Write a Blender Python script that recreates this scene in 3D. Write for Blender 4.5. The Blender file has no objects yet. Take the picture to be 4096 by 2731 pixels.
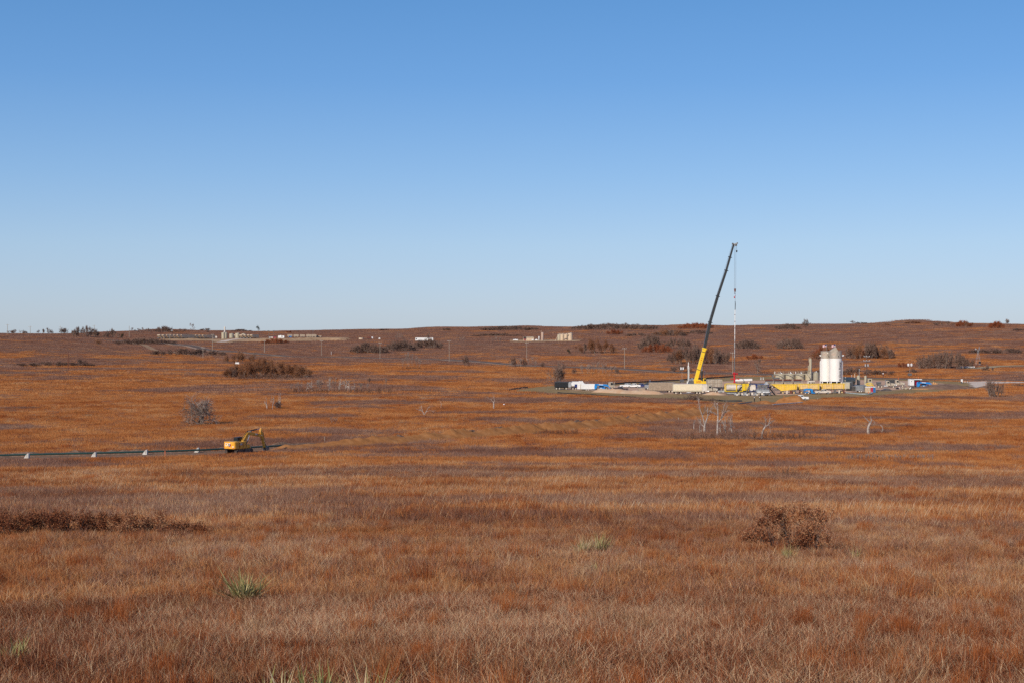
import bpy, bmesh, math, random
import numpy as np
from mathutils import Vector, Matrix
# ------------------------------------------------------------------ camera, light, exposure
S = bpy.context.scene
C = S.collection
R = math.radians
F = 4096 * 50 / 36.0          # focal length in photo pixels
HOR = 1335.0                  # eye level in photo pixels
cam_d = bpy.data.cameras.new('camera'); cam = bpy.data.objects.new('camera', cam_d); C.objects.link(cam)
cam_d.lens = 50; cam_d.sensor_width = 36; cam_d.clip_start = 0.1; cam_d.clip_end = 30000
cam_d.shift_y = -(1365.5 - HOR) / 4096
cam.location = (0, 0, 0); cam.rotation_euler = (R(90), 0, 0)
S.camera = cam
SUN_AZ = math.atan2(-0.52, -0.85)      # compass bearing of the sun: behind the camera and to the left
SUN_EL = R(29)
w = bpy.data.worlds.new('World'); S.world = w; w.use_nodes = True
nt = w.node_tree; nt.nodes.clear()
sky = nt.nodes.new('ShaderNodeTexSky'); sky.sky_type = 'NISHITA'; sky.sun_disc = False
sky.sun_elevation = SUN_EL; sky.sun_rotation = SUN_AZ
sky.altitude = 500; sky.air_density = 1.0; sky.dust_density = 0.3; sky.ozone_density = 2.0
bg = nt.nodes.new('ShaderNodeBackground'); bg.inputs[1].default_value = 0.11
wo = nt.nodes.new('ShaderNodeOutputWorld')
tcw = nt.nodes.new('ShaderNodeTexCoord'); sxy = nt.nodes.new('ShaderNodeSeparateXYZ'); nt.links.new(tcw.outputs['Generated'], sxy.inputs[0])
def sky_ramp(stops, k):
    r = nt.nodes.new('ShaderNodeValToRGB'); e = r.color_ramp.elements; nt.links.new(sxy.outputs[2], r.inputs[0])
    e[0].position, e[1].position = stops[0][0], stops[-1][0]
    e[0].color = (*[c * k for c in stops[0][1]], 1); e[1].color = (*[c * k for c in stops[-1][1]], 1)
    for p_, c_ in stops[1:-1]:
        q = e.new(p_); q.color = (*[c * k for c in c_], 1)
    return r.outputs[0]
# clear winter air: less yellow near the horizon than the model sky
corr = sky_ramp([(0, (.57, .70, 1.26)), (.013, (.60, .71, 1.2)), (.061, (.70, .735, 1.0)), (.109, (.77, .80, 1.0)), (.174, (.77, .86, 1.04)), (.227, (.80, .91, 1.06)), (1, (.80, .91, 1.06))], .5)
grad = sky_ramp([(0, (.530, .622, .700)), (.013, (.515, .617, .716)), (.061, (.434, .624, .823)), (.109, (.296, .521, .823)), (.174, (.171, .386, .753)), (.227, (.127, .323, .672)), (.5, (.055, .18, .46)), (1, (.03, .11, .33))], 1)
def vm(op, a, b):
    q = nt.nodes.new('ShaderNodeVectorMath'); q.operation = op
    nt.links.new(a, q.inputs[0])
    if isinstance(b, tuple): q.inputs[1].default_value = b
    else: nt.links.new(b, q.inputs[1])
    return q.outputs[0]
hs = nt.nodes.new('ShaderNodeHueSaturation'); hs.inputs['Saturation'].default_value = 1.25; nt.links.new(sky.outputs[0], hs.inputs['Color'])
part_a = vm('MULTIPLY', vm('MULTIPLY', hs.outputs[0], corr), (.85, .85, .85))
part_b = vm('MULTIPLY', grad, (.53 / .11, .53 / .11, .53 / .11))
tot = vm('ADD', part_a, part_b)
nt.links.new(tot, bg.inputs[0]); nt.links.new(bg.outputs[0], wo.inputs[0])
sd = bpy.data.lights.new('sun', 'SUN'); sd.energy = 4.0; sd.angle = R(0.53); sd.color = (1.0, 0.92, 0.80)
sun = bpy.data.objects.new('sun', sd); C.objects.link(sun)
sv = Vector((math.sin(SUN_AZ) * math.cos(SUN_EL), math.cos(SUN_AZ) * math.cos(SUN_EL), math.sin(SUN_EL)))
sun.rotation_euler = sv.to_track_quat('Z', 'Y').to_euler(); sun.location = (-200, -200, 200)
S.view_settings.view_transform = 'Standard'; S.view_settings.look = 'None'
S.view_settings.exposure = 0.0; S.view_settings.gamma = 1.0
S.view_settings.use_curve_mapping = False
S.cycles.use_denoising = False
S.cycles.max_bounces = 5; S.cycles.diffuse_bounces = 3; S.cycles.transparent_max_bounces = 6
rng = np.random.default_rng(7)
random.seed(7)

# ------------------------------------------------------------------ noise and terrain
def _hash(ix, iy, s):
    n = (ix.astype(np.int64) * 374761393 + iy.astype(np.int64) * 668265263 + s * 974634777) & 0x7fffffff
    n = ((n ^ (n >> 13)) * 1274126177) & 0x7fffffff
    n = n ^ (n >> 16)
    return (n & 0xffff) / 65535.0
def vnoise(x, y, s=0):
    x = np.asarray(x, float); y = np.asarray(y, float)
    ix = np.floor(x); iy = np.floor(y); fx = x - ix; fy = y - iy
    fx = fx * fx * (3 - 2 * fx); fy = fy * fy * (3 - 2 * fy)
    a = _hash(ix, iy, s); b = _hash(ix + 1, iy, s); c = _hash(ix, iy + 1, s); d = _hash(ix + 1, iy + 1, s)
    return (a * (1 - fx) + b * fx) * (1 - fy) + (c * (1 - fx) + d * fx) * fy
def fbm(x, y, s=0, o=4):
    t = 0; a = 0.5; n = 0
    for k in range(o):
        t = t + a * vnoise(x * 2 ** k, y * 2 ** k, s + k * 17); n += a; a *= 0.5
    return t / n
def sstep(a, b, x):
    t = np.clip((x - a) / (b - a), 0, 1); return t * t * (3 - 2 * t)
YS = np.array([0, 4, 8, 16, 31, 50, 80, 120, 180, 240, 320, 400, 500, 600, 700, 850, 1000, 1200, 1400, 1600, 1900, 2300, 3000, 5000, 9000], float)
near = [-1.65, -2.1, -2.75, -3.95, -5.95, -7.9, -10.3, -13.1, -16.9, -20.2, -21.8, -22.2, -22.3, -22.3]
farpy = {   # photo row of the ground at 700,850,1000,1200,1400,1600,1900,2300 m, by photo column
    0:    [1505, 1452, 1410, 1368, 1346, 1338, 1339, 1340],
    600:  [1506, 1462, 1428, 1396, 1371, 1353, 1343, 1332],
    1200: [1508, 1464, 1436, 1402, 1369, 1353, 1339, 1325],
    2000: [1512, 1466, 1436, 1396, 1362, 1345, 1329, 1313],
    2500: [1515, 1468, 1436, 1391, 1355, 1333, 1309, 1311],
    3100: [1516, 1468, 1426, 1370, 1328, 1305, 1306, 1316],
    3640: [1516, 1466, 1414, 1355, 1313, 1300, 1309, 1320],
    4096: [1516, 1466, 1412, 1353, 1314, 1303, 1310, 1320]}
cols = sorted(farpy)
ANG = np.array([math.atan((c - 2048) / F) for c in cols])
ZT = []
for c in cols:
    z = list(near)
    for yy, p in zip(YS[14:22], farpy[c]):
        z.append(-(p - HOR) * yy / F)
    top = z[-1]
    z += [min(top, 0) - 8, -25, -60]
    ZT.append(z)
ZT = np.array(ZT)
LS = np.log(YS + 12)
def _slopes(y):
    d = np.diff(y, axis=1) / np.diff(LS)
    m = np.zeros_like(y)
    a, b = d[:, :-1], d[:, 1:]
    m[:, 1:-1] = np.where(a * b > 0, 2 * a * b / np.where(np.abs(a + b) < 1e-9, 1, a + b), 0)
    m[:, 0] = d[:, 0]; m[:, -1] = d[:, -1]
    return m
MT = _slopes(ZT)
HUMPS = [(3640, 1560, 4.6, 34, 60), (2760, 1900, 3.0, 40, 90), (3900, 1590, 2.0, 60, 60), (2100, 2280, 3.5, 60, 120), (2450, 1900, 3.2, 70, 90),
         (3250, 1580, 1.6, 60, 60), (1750, 2290, 2.4, 50, 120), (1530, 2290, 2.2, 60, 120), (630, 2290, 4.0, 90, 120)]
def h(x, y):
    x = np.asarray(x, float); y = np.asarray(y, float)
    r = np.sqrt(x * x + np.maximum(y, 0) ** 2)
    ang = np.clip(np.arctan2(x, np.maximum(y, 1e-3)), ANG[0], ANG[-1])
    l = np.clip(np.log(r + 12), LS[0], LS[-1] - 1e-6)
    i = np.clip(np.searchsorted(LS, l, side='right') - 1, 0, len(LS) - 2)
    dl = LS[i + 1] - LS[i]; t = (l - LS[i]) / dl
    h00 = 2 * t ** 3 - 3 * t ** 2 + 1; h10 = t ** 3 - 2 * t ** 2 + t; h01 = -2 * t ** 3 + 3 * t ** 2; h11 = t ** 3 - t ** 2
    j = np.clip(np.searchsorted(ANG, ang, side='right') - 1, 0, len(ANG) - 2)
    u = (ang - ANG[j]) / (ANG[j + 1] - ANG[j]); u = u * u * (3 - 2 * u)
    def pr(k):
        return h00 * ZT[k, i] + h10 * dl * MT[k, i] + h01 * ZT[k, i + 1] + h11 * dl * MT[k, i + 1]
    z = pr(j) * (1 - u) + pr(j + 1) * u
    amp = np.interp(r, [0, 10, 60, 300, 430, 740, 900, 1500, 3000], [0, .04, .25, .3, 0.0, 0.0, .7, 2.2, 4])
    z = z + amp * (fbm(x / 90 + 5, y / 90, 3, 4) - 0.5) * 2
    z = z + 0.10 * (fbm(x / 3 + 5, y / 3, 9, 2) - 0.5) * (r < 380) * sstep(5, 20, r)
    for (p, yy, hh, sx, sy) in HUMPS:
        cx = (p - 2048) / F * yy
        z = z + hh * np.exp(-((x - cx) / sx) ** 2 - ((y - yy) / sy) ** 2)
    return z
def hz(x, y): return float(h(x, y))
_Yt = np.exp(np.linspace(math.log(6), math.log(4200), 900))
_cache = {}
def P(px, py):
    """the ground point seen at a photo pixel (the crest when the pixel is above the skyline)"""
    k = px
    if k not in _cache:
        X = (px - 2048) / F * _Yt
        z = h(X, _Yt); _cache[k] = HOR - z * F / _Yt
    rows = _cache[k]
    # first crossing of the row going outwards
    idx = np.where(rows <= py)[0]
    if len(idx) == 0:
        i = int(np.argmin(rows)); Y = _Yt[i]
    else:
        i = idx[0]
        if i == 0: Y = _Yt[0]
        else:
            a, b = rows[i - 1], rows[i]; t = (a - py) / (a - b) if a != b else 0
            Y = _Yt[i - 1] + t * (_Yt[i] - _Yt[i - 1])
    X = (px - 2048) / F * Y
    return Vector((X, Y, hz(X, Y)))
def W(px, py, Y): return Vector(((px - 2048) / F * Y, Y, -(py - HOR) / F * Y))

# ------------------------------------------------------------------ materials
def new_mat(name):
    m = bpy.data.materials.new(name); m.use_nodes = True
    n = m.node_tree.nodes; b = n['Principled BSDF']
    return m, n, m.node_tree.links, b
_mats = {}
def mat(name, rgb, rough=0.6, metal=0.0, var=0.25, scale=1.5, dirt=None, dirt_amt=0.4):
    """painted / plain surface with a little mottling, and dust in blotches when asked"""
    if name in _mats: return _mats[name]
    m, n, l, b = new_mat(name)
    tc = n.new('ShaderNodeTexCoord'); nz = n.new('ShaderNodeTexNoise')
    nz.inputs['Scale'].default_value = scale; nz.inputs['Detail'].default_value = 6
    l.new(tc.outputs['Object'], nz.inputs['Vector'])
    rp = n.new('ShaderNodeValToRGB'); l.new(nz.outputs['Fac'], rp.inputs[0])
    c0 = [c * (1 - var) for c in rgb] + [1]; c1 = [min(1, c * (1 + var * .5)) for c in rgb] + [1]
    rp.color_ramp.elements[0].position = .3; rp.color_ramp.elements[1].position = .65
    rp.color_ramp.elements[0].color = c0; rp.color_ramp.elements[1].color = c1
    col = rp.outputs[0]
    if dirt:
        nz2 = n.new('ShaderNodeTexNoise'); nz2.inputs['Scale'].default_value = scale * .6; nz2.inputs['Detail'].default_value = 8
        l.new(tc.outputs['Object'], nz2.inputs['Vector'])
        mr = n.new('ShaderNodeMapRange'); mr.inputs[1].default_value = .4; mr.inputs[2].default_value = .7; mr.inputs[4].default_value = dirt_amt
        l.new(nz2.outputs['Fac'], mr.inputs[0])
        mx = n.new('ShaderNodeMix'); mx.data_type = 'RGBA'; l.new(mr.outputs[0], mx.inputs[0]); l.new(col, mx.inputs[6]); mx.inputs[7].default_value = (*dirt, 1)
        col = mx.outputs[2]
    l.new(col, b.inputs['Base Color']); b.inputs['Roughness'].default_value = rough; b.inputs['Metallic'].default_value = metal
    _mats[name] = m; return m
DUST = (.45, .33, .22)
M = dict(
    cat=mat('excavator_yellow', (.88, .40, .025), .45, dirt=DUST, dirt_amt=.2),
    crane=mat('crane_yellow', (.86, .56, .02), .4, var=.1),
    black=mat('black_paint', (.022, .022, .024), .5), rubber=mat('rubber', (.03, .028, .026), .85, dirt=DUST, dirt_amt=.35),
    boom=mat('boom_charcoal', (.035, .035, .033), .35, var=.15),
    white=mat('white_paint', (.80, .78, .74), .45, var=.06), dusty=mat('dusty_white', (.72, .64, .54), .6, var=.15, dirt=DUST, dirt_amt=.5),
    cream=mat('cream_curtain', (.78, .66, .46), .8, var=.08), silo=mat('silo_white', (.82, .78, .72), .5, var=.05, scale=.6),
    silotop=mat('silo_dusty_steel', (.44, .37, .29), .5, .2, var=.2), tank=mat('olive_beige_tank', (.46, .40, .28), .6, var=.12, dirt=(.3, .22, .14), dirt_amt=.25),
    ribbed=mat('ribbed_grey_brown', (.38, .285, .20), .65), blue=mat('machine_blue', (.015, .24, .62), .4, var=.12),
    navy=mat('navy_paint', (.02, .035, .15), .4), red=mat('wellhead_red', (.55, .012, .02), .4), yellow=mat('hopper_yellow', (.88, .58, .06), .5, var=.1, dirt=(.62, .40, .22), dirt_amt=.5),
    hopper=mat('hopper_faded_yellow', (.84, .56, .20), .55, var=.12, dirt=(.55, .38, .22), dirt_amt=.6),
    steel=mat('steel', (.42, .41, .40), .4, .6), grey=mat('grey_paint', (.25, .25, .25), .5), dgrey=mat('dark_grey_paint', (.10, .10, .105), .5, dirt=DUST, dirt_amt=.2),
    chrome=mat('bright_steel', (.6, .6, .62), .25, .9), glass=mat('dark_glass', (.02, .026, .03), .12, var=.1), beige=mat('truck_beige', (.42, .36, .28), .5, dirt=DUST, dirt_amt=.4),
    brown=mat('brown_paint', (.06, .035, .03), .4), pipe=mat('green_pipe', (.018, .055, .047), .45, var=.15), wood=mat('weathered_wood', (.36, .29, .22), .85, scale=4),
    darkwood=mat('dark_pole_wood', (.07, .05, .045), .85), rust=mat('rust', (.16, .05, .03), .85), conc=mat('concrete', (.60, .56, .50), .85), orange=mat('stake_orange', (.85, .16, .03), .7),
    crate=mat('timber_orange', (.58, .30, .12), .8), lamp=mat('lamp_housing', (.9, .9, .9), .3, var=.02), skin=mat('skin', (.45, .25, .18), .6), cloth=mat('black_cloth', (.016, .017, .022), .9),
    plum=mat('plastic_red', (.50, .03, .07), .5), pblue=mat('plastic_blue', (.02, .17, .42), .5), pbeige=mat('plastic_beige', (.62, .46, .31), .6), hose=mat('pale_hose', (.38, .45, .45), .5),
    treered=mat('heater_pink_brown', (.52, .36, .27), .6), galv=mat('galvanised', (.45, .45, .44), .5, .4), concrete_dirt=mat('cut_clay', (.55, .36, .2), .95))
def lampmat():
    return M['lamp']

# ------------------------------------------------------------------ mesh helpers
class B:
    def __init__(s): s.v = []; s.f = []
    def add(s, vs, fs):
        o = len(s.v); s.v += [tuple(p) for p in vs]; s.f += [tuple(i + o for i in f) for f in fs]; return s
    def box(s, x, y, z, sx, sy, sz, ry=0, rz=0):
        """centre x,y, bottom z"""
        vs = [Vector((i * sx / 2, j * sy / 2, k * sz / 2)) for i in (-1, 1) for j in (-1, 1) for k in (-1, 1)]
        Mx = Matrix.Rotation(rz, 3, 'Z') @ Matrix.Rotation(ry, 3, 'Y')
        vs = [Mx @ p + Vector((x, y, z + sz / 2)) for p in vs]
        return s.add(vs, [(0, 1, 3, 2), (4, 6, 7, 5), (0, 4, 5, 1), (2, 3, 7, 6), (0, 2, 6, 4), (1, 5, 7, 3)])
    def bar(s, a, b, wx, wz=None):
        """rectangular bar between two points"""
        a = Vector(a); b = Vector(b); d = (b - a).normalized(); wz = wz or wx
        up = Vector((0, 0, 1)) if abs(d.z) < .95 else Vector((1, 0, 0))
        u = d.cross(up).normalized() * wx / 2; v = d.cross(u).normalized() * wz / 2
        vs = [a - u - v, a + u - v, a + u + v, a - u + v, b - u - v, b + u - v, b + u + v, b - u + v]
        return s.add(vs, [(3, 2, 1, 0), (4, 5, 6, 7), (0, 1, 5, 4), (1, 2, 6, 5), (2, 3, 7, 6), (3, 0, 4, 7)])
    def cyl(s, a, b, r0, r1=None, n=10, cap=True):
        a = Vector(a); b = Vector(b); r1 = r0 if r1 is None else r1
        d = (b - a).normalized(); up = Vector((0, 0, 1)) if abs(d.z) < .95 else Vector((1, 0, 0))
        u = d.cross(up).normalized(); v = d.cross(u).normalized()
        vs = []
        for c, r in ((a, r0), (b, r1)):
            for k in range(n):
                t = 2 * math.pi * k / n; vs.append(c + (u * math.cos(t) + v * math.sin(t)) * r)
        fs = [(k, (k + 1) % n, n + (k + 1) % n, n + k) for k in range(n)]
        if cap: fs += [tuple(range(n))[::-1], tuple(range(n, 2 * n))]
        return s.add(vs, fs)
    def tube(s, pts, r, n=6, cap=True):
        pts = [Vector(p) for p in pts]; rr = r if hasattr(r, '__len__') else [r] * len(pts)
        vs = []; m = len(pts); u0 = None
        for i, p in enumerate(pts):
            d = (pts[min(i + 1, m - 1)] - pts[max(i - 1, 0)]).normalized()
            if u0 is None:
                up = Vector((0, 0, 1)) if abs(d.z) < .95 else Vector((1, 0, 0)); u0 = d.cross(up).normalized()
            u = (u0 - d * u0.dot(d)).normalized(); u0 = u; v = d.cross(u)
            for k in range(n):
                t = 2 * math.pi * k / n; vs.append(p + (u * math.cos(t) + v * math.sin(t)) * rr[i])
        fs = [(i * n + k, i * n + (k + 1) % n, (i + 1) * n + (k + 1) % n, (i + 1) * n + k) for i in range(m - 1) for k in range(n)]
        if cap: fs += [tuple(range(n))[::-1], tuple(range((m - 1) * n, m * n))]
        return s.add(vs, fs)
    def prism(s, prof, y0, y1, ax='y'):
        """profile (x,z) pushed from y0 to y1; ax='x': profile (y,z) pushed along x"""
        n = len(prof)
        if ax == 'y': vs = [(a, y0, b) for a, b in prof] + [(a, y1, b) for a, b in prof]
        elif ax == 'x': vs = [(y0, a, b) for a, b in prof] + [(y1, a, b) for a, b in prof]
        else: vs = [(a, b, y0) for a, b in prof] + [(a, b, y1) for a, b in prof]
        fs = [tuple(range(n)), tuple(range(n, 2 * n))[::-1]] + [(k, n + k, n + (k + 1) % n, (k + 1) % n) for k in range(n)]
        return s.add(vs, fs)
    def dome(s, c, r, hgt, n=16, m=4):
        c = Vector(c); vs = []; fs = []
        for j in range(m):
            t = j / m * math.pi / 2
            for k in range(n):
                a = 2 * math.pi * k / n
                vs.append(c + Vector((math.cos(a) * math.cos(t) * r, math.sin(a) * math.cos(t) * r, math.sin(t) * hgt)))
        vs.append(c + Vector((0, 0, hgt)))
        fs = [(j * n + k, j * n + (k + 1) % n, (j + 1) * n + (k + 1) % n, (j + 1) * n + k) for j in range(m - 1) for k in range(n)]
        fs += [((m - 1) * n + k, (m - 1) * n + (k + 1) % n, m * n) for k in range(n)] + [tuple(range(n))[::-1]]
        return s.add(vs, fs)
    def mesh(s, name, m, smooth=False, off=None):
        me = bpy.data.meshes.new(name)
        vs = s.v if off is None else [(a[0] - off[0], a[1] - off[1], a[2] - off[2]) for a in s.v]
        me.from_pydata(vs, [], s.f); me.materials.append(m)
        bm = bmesh.new(); bm.from_mesh(me); bmesh.ops.recalc_face_normals(bm, faces=bm.faces); bm.to_mesh(me); bm.free()
        if smooth:
            me.shade_smooth()
            try: me.set_sharp_from_angle(angle=R(38))
            except Exception: pass
        return me
    def out(s, name, m, parent=None, smooth=False, off=None, loc=None, bev=0):
        if isinstance(m, str): m = M[m]
        o = bpy.data.objects.new(name, s.mesh(name, m, smooth, off)); C.objects.link(o)
        if parent is not None: o.parent = parent
        if loc is not None: o.location = loc
        if bev:
            b = o.modifiers.new('edge', 'BEVEL'); b.width = bev; b.segments = 2; b.limit_method = 'ANGLE'
        return o
def tag(o, label=None, cat=None, group=None, kind=None):
    if label: o['label'] = label
    if cat: o['category'] = cat
    if group: o['group'] = group
    if kind: o['kind'] = kind
    return o
def thing(name, label, cat, loc, yaw=0, group=None):
    o = bpy.data.objects.new(name, None); C.objects.link(o); o.empty_display_size = .5
    o.location = loc; o.rotation_euler = (0, 0, yaw); return tag(o, label, cat, group)
def link(name, me, parent, loc=(0, 0, 0), rot=None, scale=None):
    o = bpy.data.objects.new(name, me); C.objects.link(o); o.parent = parent; o.location = loc
    if rot: o.rotation_euler = rot
    if scale: o.scale = scale
    return o
def copy_tree(src, loc, yaw=None, label=None, group=None, scale=None):
    def cp(o, par):
        c = o.copy(); C.objects.link(c)
        if par is not None: c.parent = par
        for ch in o.children: cp(ch, c)
        return c
    r = cp(src, None); r.location = loc
    if yaw is not None: r.rotation_euler = (0, 0, yaw)
    if scale is not None: r.scale = scale if hasattr(scale, '__len__') else (scale,) * 3
    if label: r['label'] = label
    if group: r['group'] = group
    return r
def grid_obj(name, X, Y, Z, m, attrs=None, smooth=True):
    """a sheet from 2-D arrays"""
    a, b = X.shape
    co = np.stack([X, Y, Z], -1).reshape(-1, 3).astype(np.float32)
    i = np.arange(a * b).reshape(a, b)
    q = np.stack([i[:-1, :-1], i[:-1, 1:], i[1:, 1:], i[1:, :-1]], -1).reshape(-1, 4)
    me = bpy.data.meshes.new(name); me.vertices.add(len(co)); me.vertices.foreach_set('co', co.ravel())
    me.loops.add(q.size); me.loops.foreach_set('vertex_index', q.ravel().astype(np.int32))
    me.polygons.add(len(q)); me.polygons.foreach_set('loop_start', np.arange(0, q.size, 4, dtype=np.int32))
    try: me.polygons.foreach_set('loop_total', np.full(len(q), 4, np.int32))
    except Exception: pass
    me.update(calc_edges=True)
    for k, v in (attrs or {}).items():
        at = me.attributes.new(k, 'FLOAT', 'POINT'); at.data.foreach_set('value', v.ravel().astype(np.float32))
    if smooth: me.polygons.foreach_set('use_smooth', np.ones(len(q), bool))
    me.materials.append(m); me.update()
    o = bpy.data.objects.new(name, me); C.objects.link(o); return o
def text_mesh(txt, size, extrude=.01, shear=0.0, space=1.0, bold=.012):
    cu = bpy.data.curves.new('lettering', 'FONT'); cu.body = txt; cu.size = size; cu.extrude = extrude; cu.shear = shear
    cu.space_character = space; cu.align_x = 'CENTER'; cu.align_y = 'CENTER'; cu.offset = size * bold; cu.resolution_u = 3
    o = bpy.data.objects.new('lettering', cu); C.objects.link(o)
    dg = bpy.context.evaluated_depsgraph_get(); dg.update()
    me = o.evaluated_get(dg).to_mesh()
    vs = [v.co.copy() for v in me.vertices]; fs = [tuple(p.vertices) for p in me.polygons]
    o.evaluated_get(dg).to_mesh_clear(); bpy.data.objects.remove(o); bpy.data.curves.remove(cu)
    return vs, fs

# ------------------------------------------------------------------ plan of the place: where brush, bare ground and tracks lie
def pxpoly(pts): return [tuple(P(a, b)[:2]) for a, b in pts]
PAD = pxpoly([(2045, 1563), (2110, 1551), (2220, 1541), (2400, 1536), (2600, 1527), (2780, 1516), (2935, 1507), (3120, 1503), (3420, 1509),
              (3640, 1516), (3760, 1522), (3860, 1527), (3930, 1534), (3935, 1545), (3880, 1555), (3700, 1568), (3500, 1583), (3300, 1592), (3180, 1607),
              (3040, 1612), (2900, 1611), (2760, 1600), (2560, 1590), (2350, 1580), (2200, 1571)])
HARD = pxpoly([(2225, 1555), (2400, 1545), (2620, 1535), (2800, 1528), (3060, 1520), (3300, 1516), (3640, 1523), (3800, 1536), (3790, 1545), (3660, 1553), (3540, 1562),
               (3380, 1572), (3200, 1577), (3060, 1581), (2860, 1577), (2680, 1573), (2560, 1568), (2380, 1562), (2260, 1558)])
def inpoly(x, y, poly):
    x = np.asarray(x); y = np.asarray(y); c = np.zeros(x.shape, bool); n = len(poly)
    for i in range(n):
        x1, y1 = poly[i]; x2, y2 = poly[(i + 1) % n]
        if y1 == y2: continue
        cnd = ((y1 > y) != (y2 > y)) & (x < (x2 - x1) * (y - y1) / (y2 - y1) + x1); c ^= cnd
    return c
def dline(x, y, pts):
    x = np.asarray(x, float); y = np.asarray(y, float); d = np.full(x.shape, 1e9); sd_ = np.zeros(x.shape)
    for (x1, y1), (x2, y2) in zip(pts[:-1], pts[1:]):
        dx, dy = x2 - x1, y2 - y1; L = dx * dx + dy * dy
        t = np.clip(((x - x1) * dx + (y - y1) * dy) / L, 0, 1)
        ex = x - (x1 + t * dx); ey = y - (y1 + t * dy); q = np.hypot(ex, ey); k = q < d
        d = np.where(k, q, d); sd_ = np.where(k, np.sign(dx * ey - dy * ex), sd_)
    return d, sd_
def spline(pts, step=3.0):
    out = []; p = [Vector((a[0], a[1], 0)) for a in pts]
    for i in range(len(p) - 1):
        a = p[max(i - 1, 0)]; b = p[i]; c = p[i + 1]; d = p[min(i + 2, len(p) - 1)]
        n = max(2, int((c - b).length / step))
        for k in range(n):
            t = k / n
            q = 0.5 * ((2 * b) + (c - a) * t + (2 * a - 5 * b + 4 * c - d) * t * t + (3 * b - a - 3 * c + d) * t ** 3)
            out.append((q.x, q.y))
    out.append((p[-1].x, p[-1].y)); return out
# the pipeline: ground pixels under the pipe
PIPE_PX = [(-300, 1839), (0, 1830), (250, 1825), (450, 1820), (660, 1814), (900, 1805), (1130, 1790), (1400, 1775), (1794, 1747), (2054, 1726), (2250, 1710), (2520, 1684), (2760, 1654), (2940, 1631), (3030, 1616)]
PIPE = spline(pxpoly(PIPE_PX), 4)
HIGHWAY = spline(pxpoly([(420, 1362), (600, 1368), (690, 1375), (800, 1392), (900, 1404), (1050, 1416), (1180, 1426), (1350, 1428), (1500, 1432), (1780, 1438), (1960, 1450), (2080, 1460), (2300, 1467), (2500, 1476), (2700, 1488), (2860, 1492), (3080, 1498), (3400, 1510), (3700, 1516), (4096, 1521), (4600, 1526)]), 6)
TRACK1 = spline(pxpoly([(385, 1356), (470, 1363), (570, 1378), (600, 1392), (700, 1408), (800, 1420), (920, 1426), (1050, 1424), (1180, 1425)]), 5)
TRACK2 = spline(pxpoly([(-60, 1492), (180, 1485), (400, 1474), (700, 1463), (900, 1458), (1050, 1458)]), 5)
SITEROAD = spline(pxpoly([(880, 1369), (900, 1364), (930, 1359), (1000, 1354)]), 5)
WELLPAD = pxpoly([(640, 1352), (1020, 1354), (1290, 1351), (1390, 1350), (1400, 1358), (1290, 1360), (1120, 1364), (1000, 1365), (930, 1371), (860, 1370), (840, 1364), (640, 1360)])
BATPAD = pxpoly([(2040, 1358), (2300, 1358), (2330, 1365), (2040, 1367)])
GRAVEL2 = pxpoly([(3868, 1526), (3935, 1524), (4096, 1527), (4300, 1529), (4300, 1531), (4096, 1530), (3975, 1534), (3955, 1546), (3925, 1550), (3895, 1549), (3880, 1535)])
TRACKR = spline(pxpoly([(3860, 1474), (3920, 1472), (4000, 1464), (4096, 1462), (4400, 1458)]), 5)
def excluded(x, y):
    e = inpoly(x, y, PAD) | inpoly(x, y, WELLPAD) | inpoly(x, y, BATPAD) | inpoly(x, y, GRAVEL2)
    d, s_ = dline(x, y, PIPE); e |= (d < np.where(s_ < 0, np.where(x < -45, 9.0, 6.0), 2.4))
    for ln, wd in ((HIGHWAY, 10.5), (TRACK1, 4), (TRACK2, 1.5), (SITEROAD, 5), (TRACKR, 5)):
        e |= dline(x, y, ln[::3] + [ln[-1]])[0] < wd
    return e
# (column, row, half width, half height, +brush / -grass) of the big patches that can be made out
PATCH = [(260, 1862, 330, 13, 1), (1700, 1884, 330, 11, 1), (3100, 1862, 260, 10, 1), (2900, 1780, 330, 9, .5), (3550, 1792, 560, 20, 1), (3330, 1726, 260, 12, 1),
         (3700, 1672, 420, 7, .9), (3450, 1640, 160, 7, .9), (1250, 1665, 260, 7, .9), (1450, 1610, 260, 8, 1), (2300, 1600, 560, 12, .8), (2250, 1648, 420, 8, .7), (1850, 1648, 160, 8, .8), (1400, 1548, 320, 14, .8),
         (700, 2030, 900, 42, 1), (2400, 2010, 1300, 22, .6), (2450, 1905, 700, 15, .6), (180, 1395, 330, 12, .9), (150, 1450, 210, 10, .9), (300, 1475, 400, 5, .7), (1000, 1540, 220, 8, .6), (2000, 1570, 500, 8, .5),
         (2500, 2180, 2600, 34, .25), (1100, 1352, 2200, 8, .3), (3100, 1350, 900, 22, .55), (2000, 1395, 700, 14, .5), (2800, 1720, 220, 22, .8), (3700, 1945, 500, 20, .5),
         (700, 1935, 900, 26, -1.3), (2050, 1945, 800, 18, -.9), (3500, 1815, 700, 9, -1), (3000, 1655, 300, 14, -.8), (3600, 1610, 500, 16, -.9), (1300, 1640, 900, 10, -.8), (2000, 1625, 500, 10, -.8), (600, 1740, 700, 28, -.7), (1250, 1700, 700, 18, -.6),
         (2300, 1665, 300, 8, -.6), (600, 1600, 700, 30, -.7), (500, 1530, 700, 14, -.6), (2300, 1930, 700, 16, -.9), (3700, 1890, 600, 24, -.8), (2500, 1770, 700, 14, -.6), (3900, 1560, 300, 26, -.8), (1900, 1540, 300, 12, -.5), (2600, 1508, 300, 8, -.6),
         (3900, 1450, 300, 7, -1), (3500, 1440, 300, 8, -.5), (400, 1425, 500, 10, -.6), (1500, 1470, 500, 16, -.7), (2900, 1390, 400, 9, -.3), (3500, 1330, 300, 8, -.3), (1700, 2140, 600, 20, -.4)]
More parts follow.
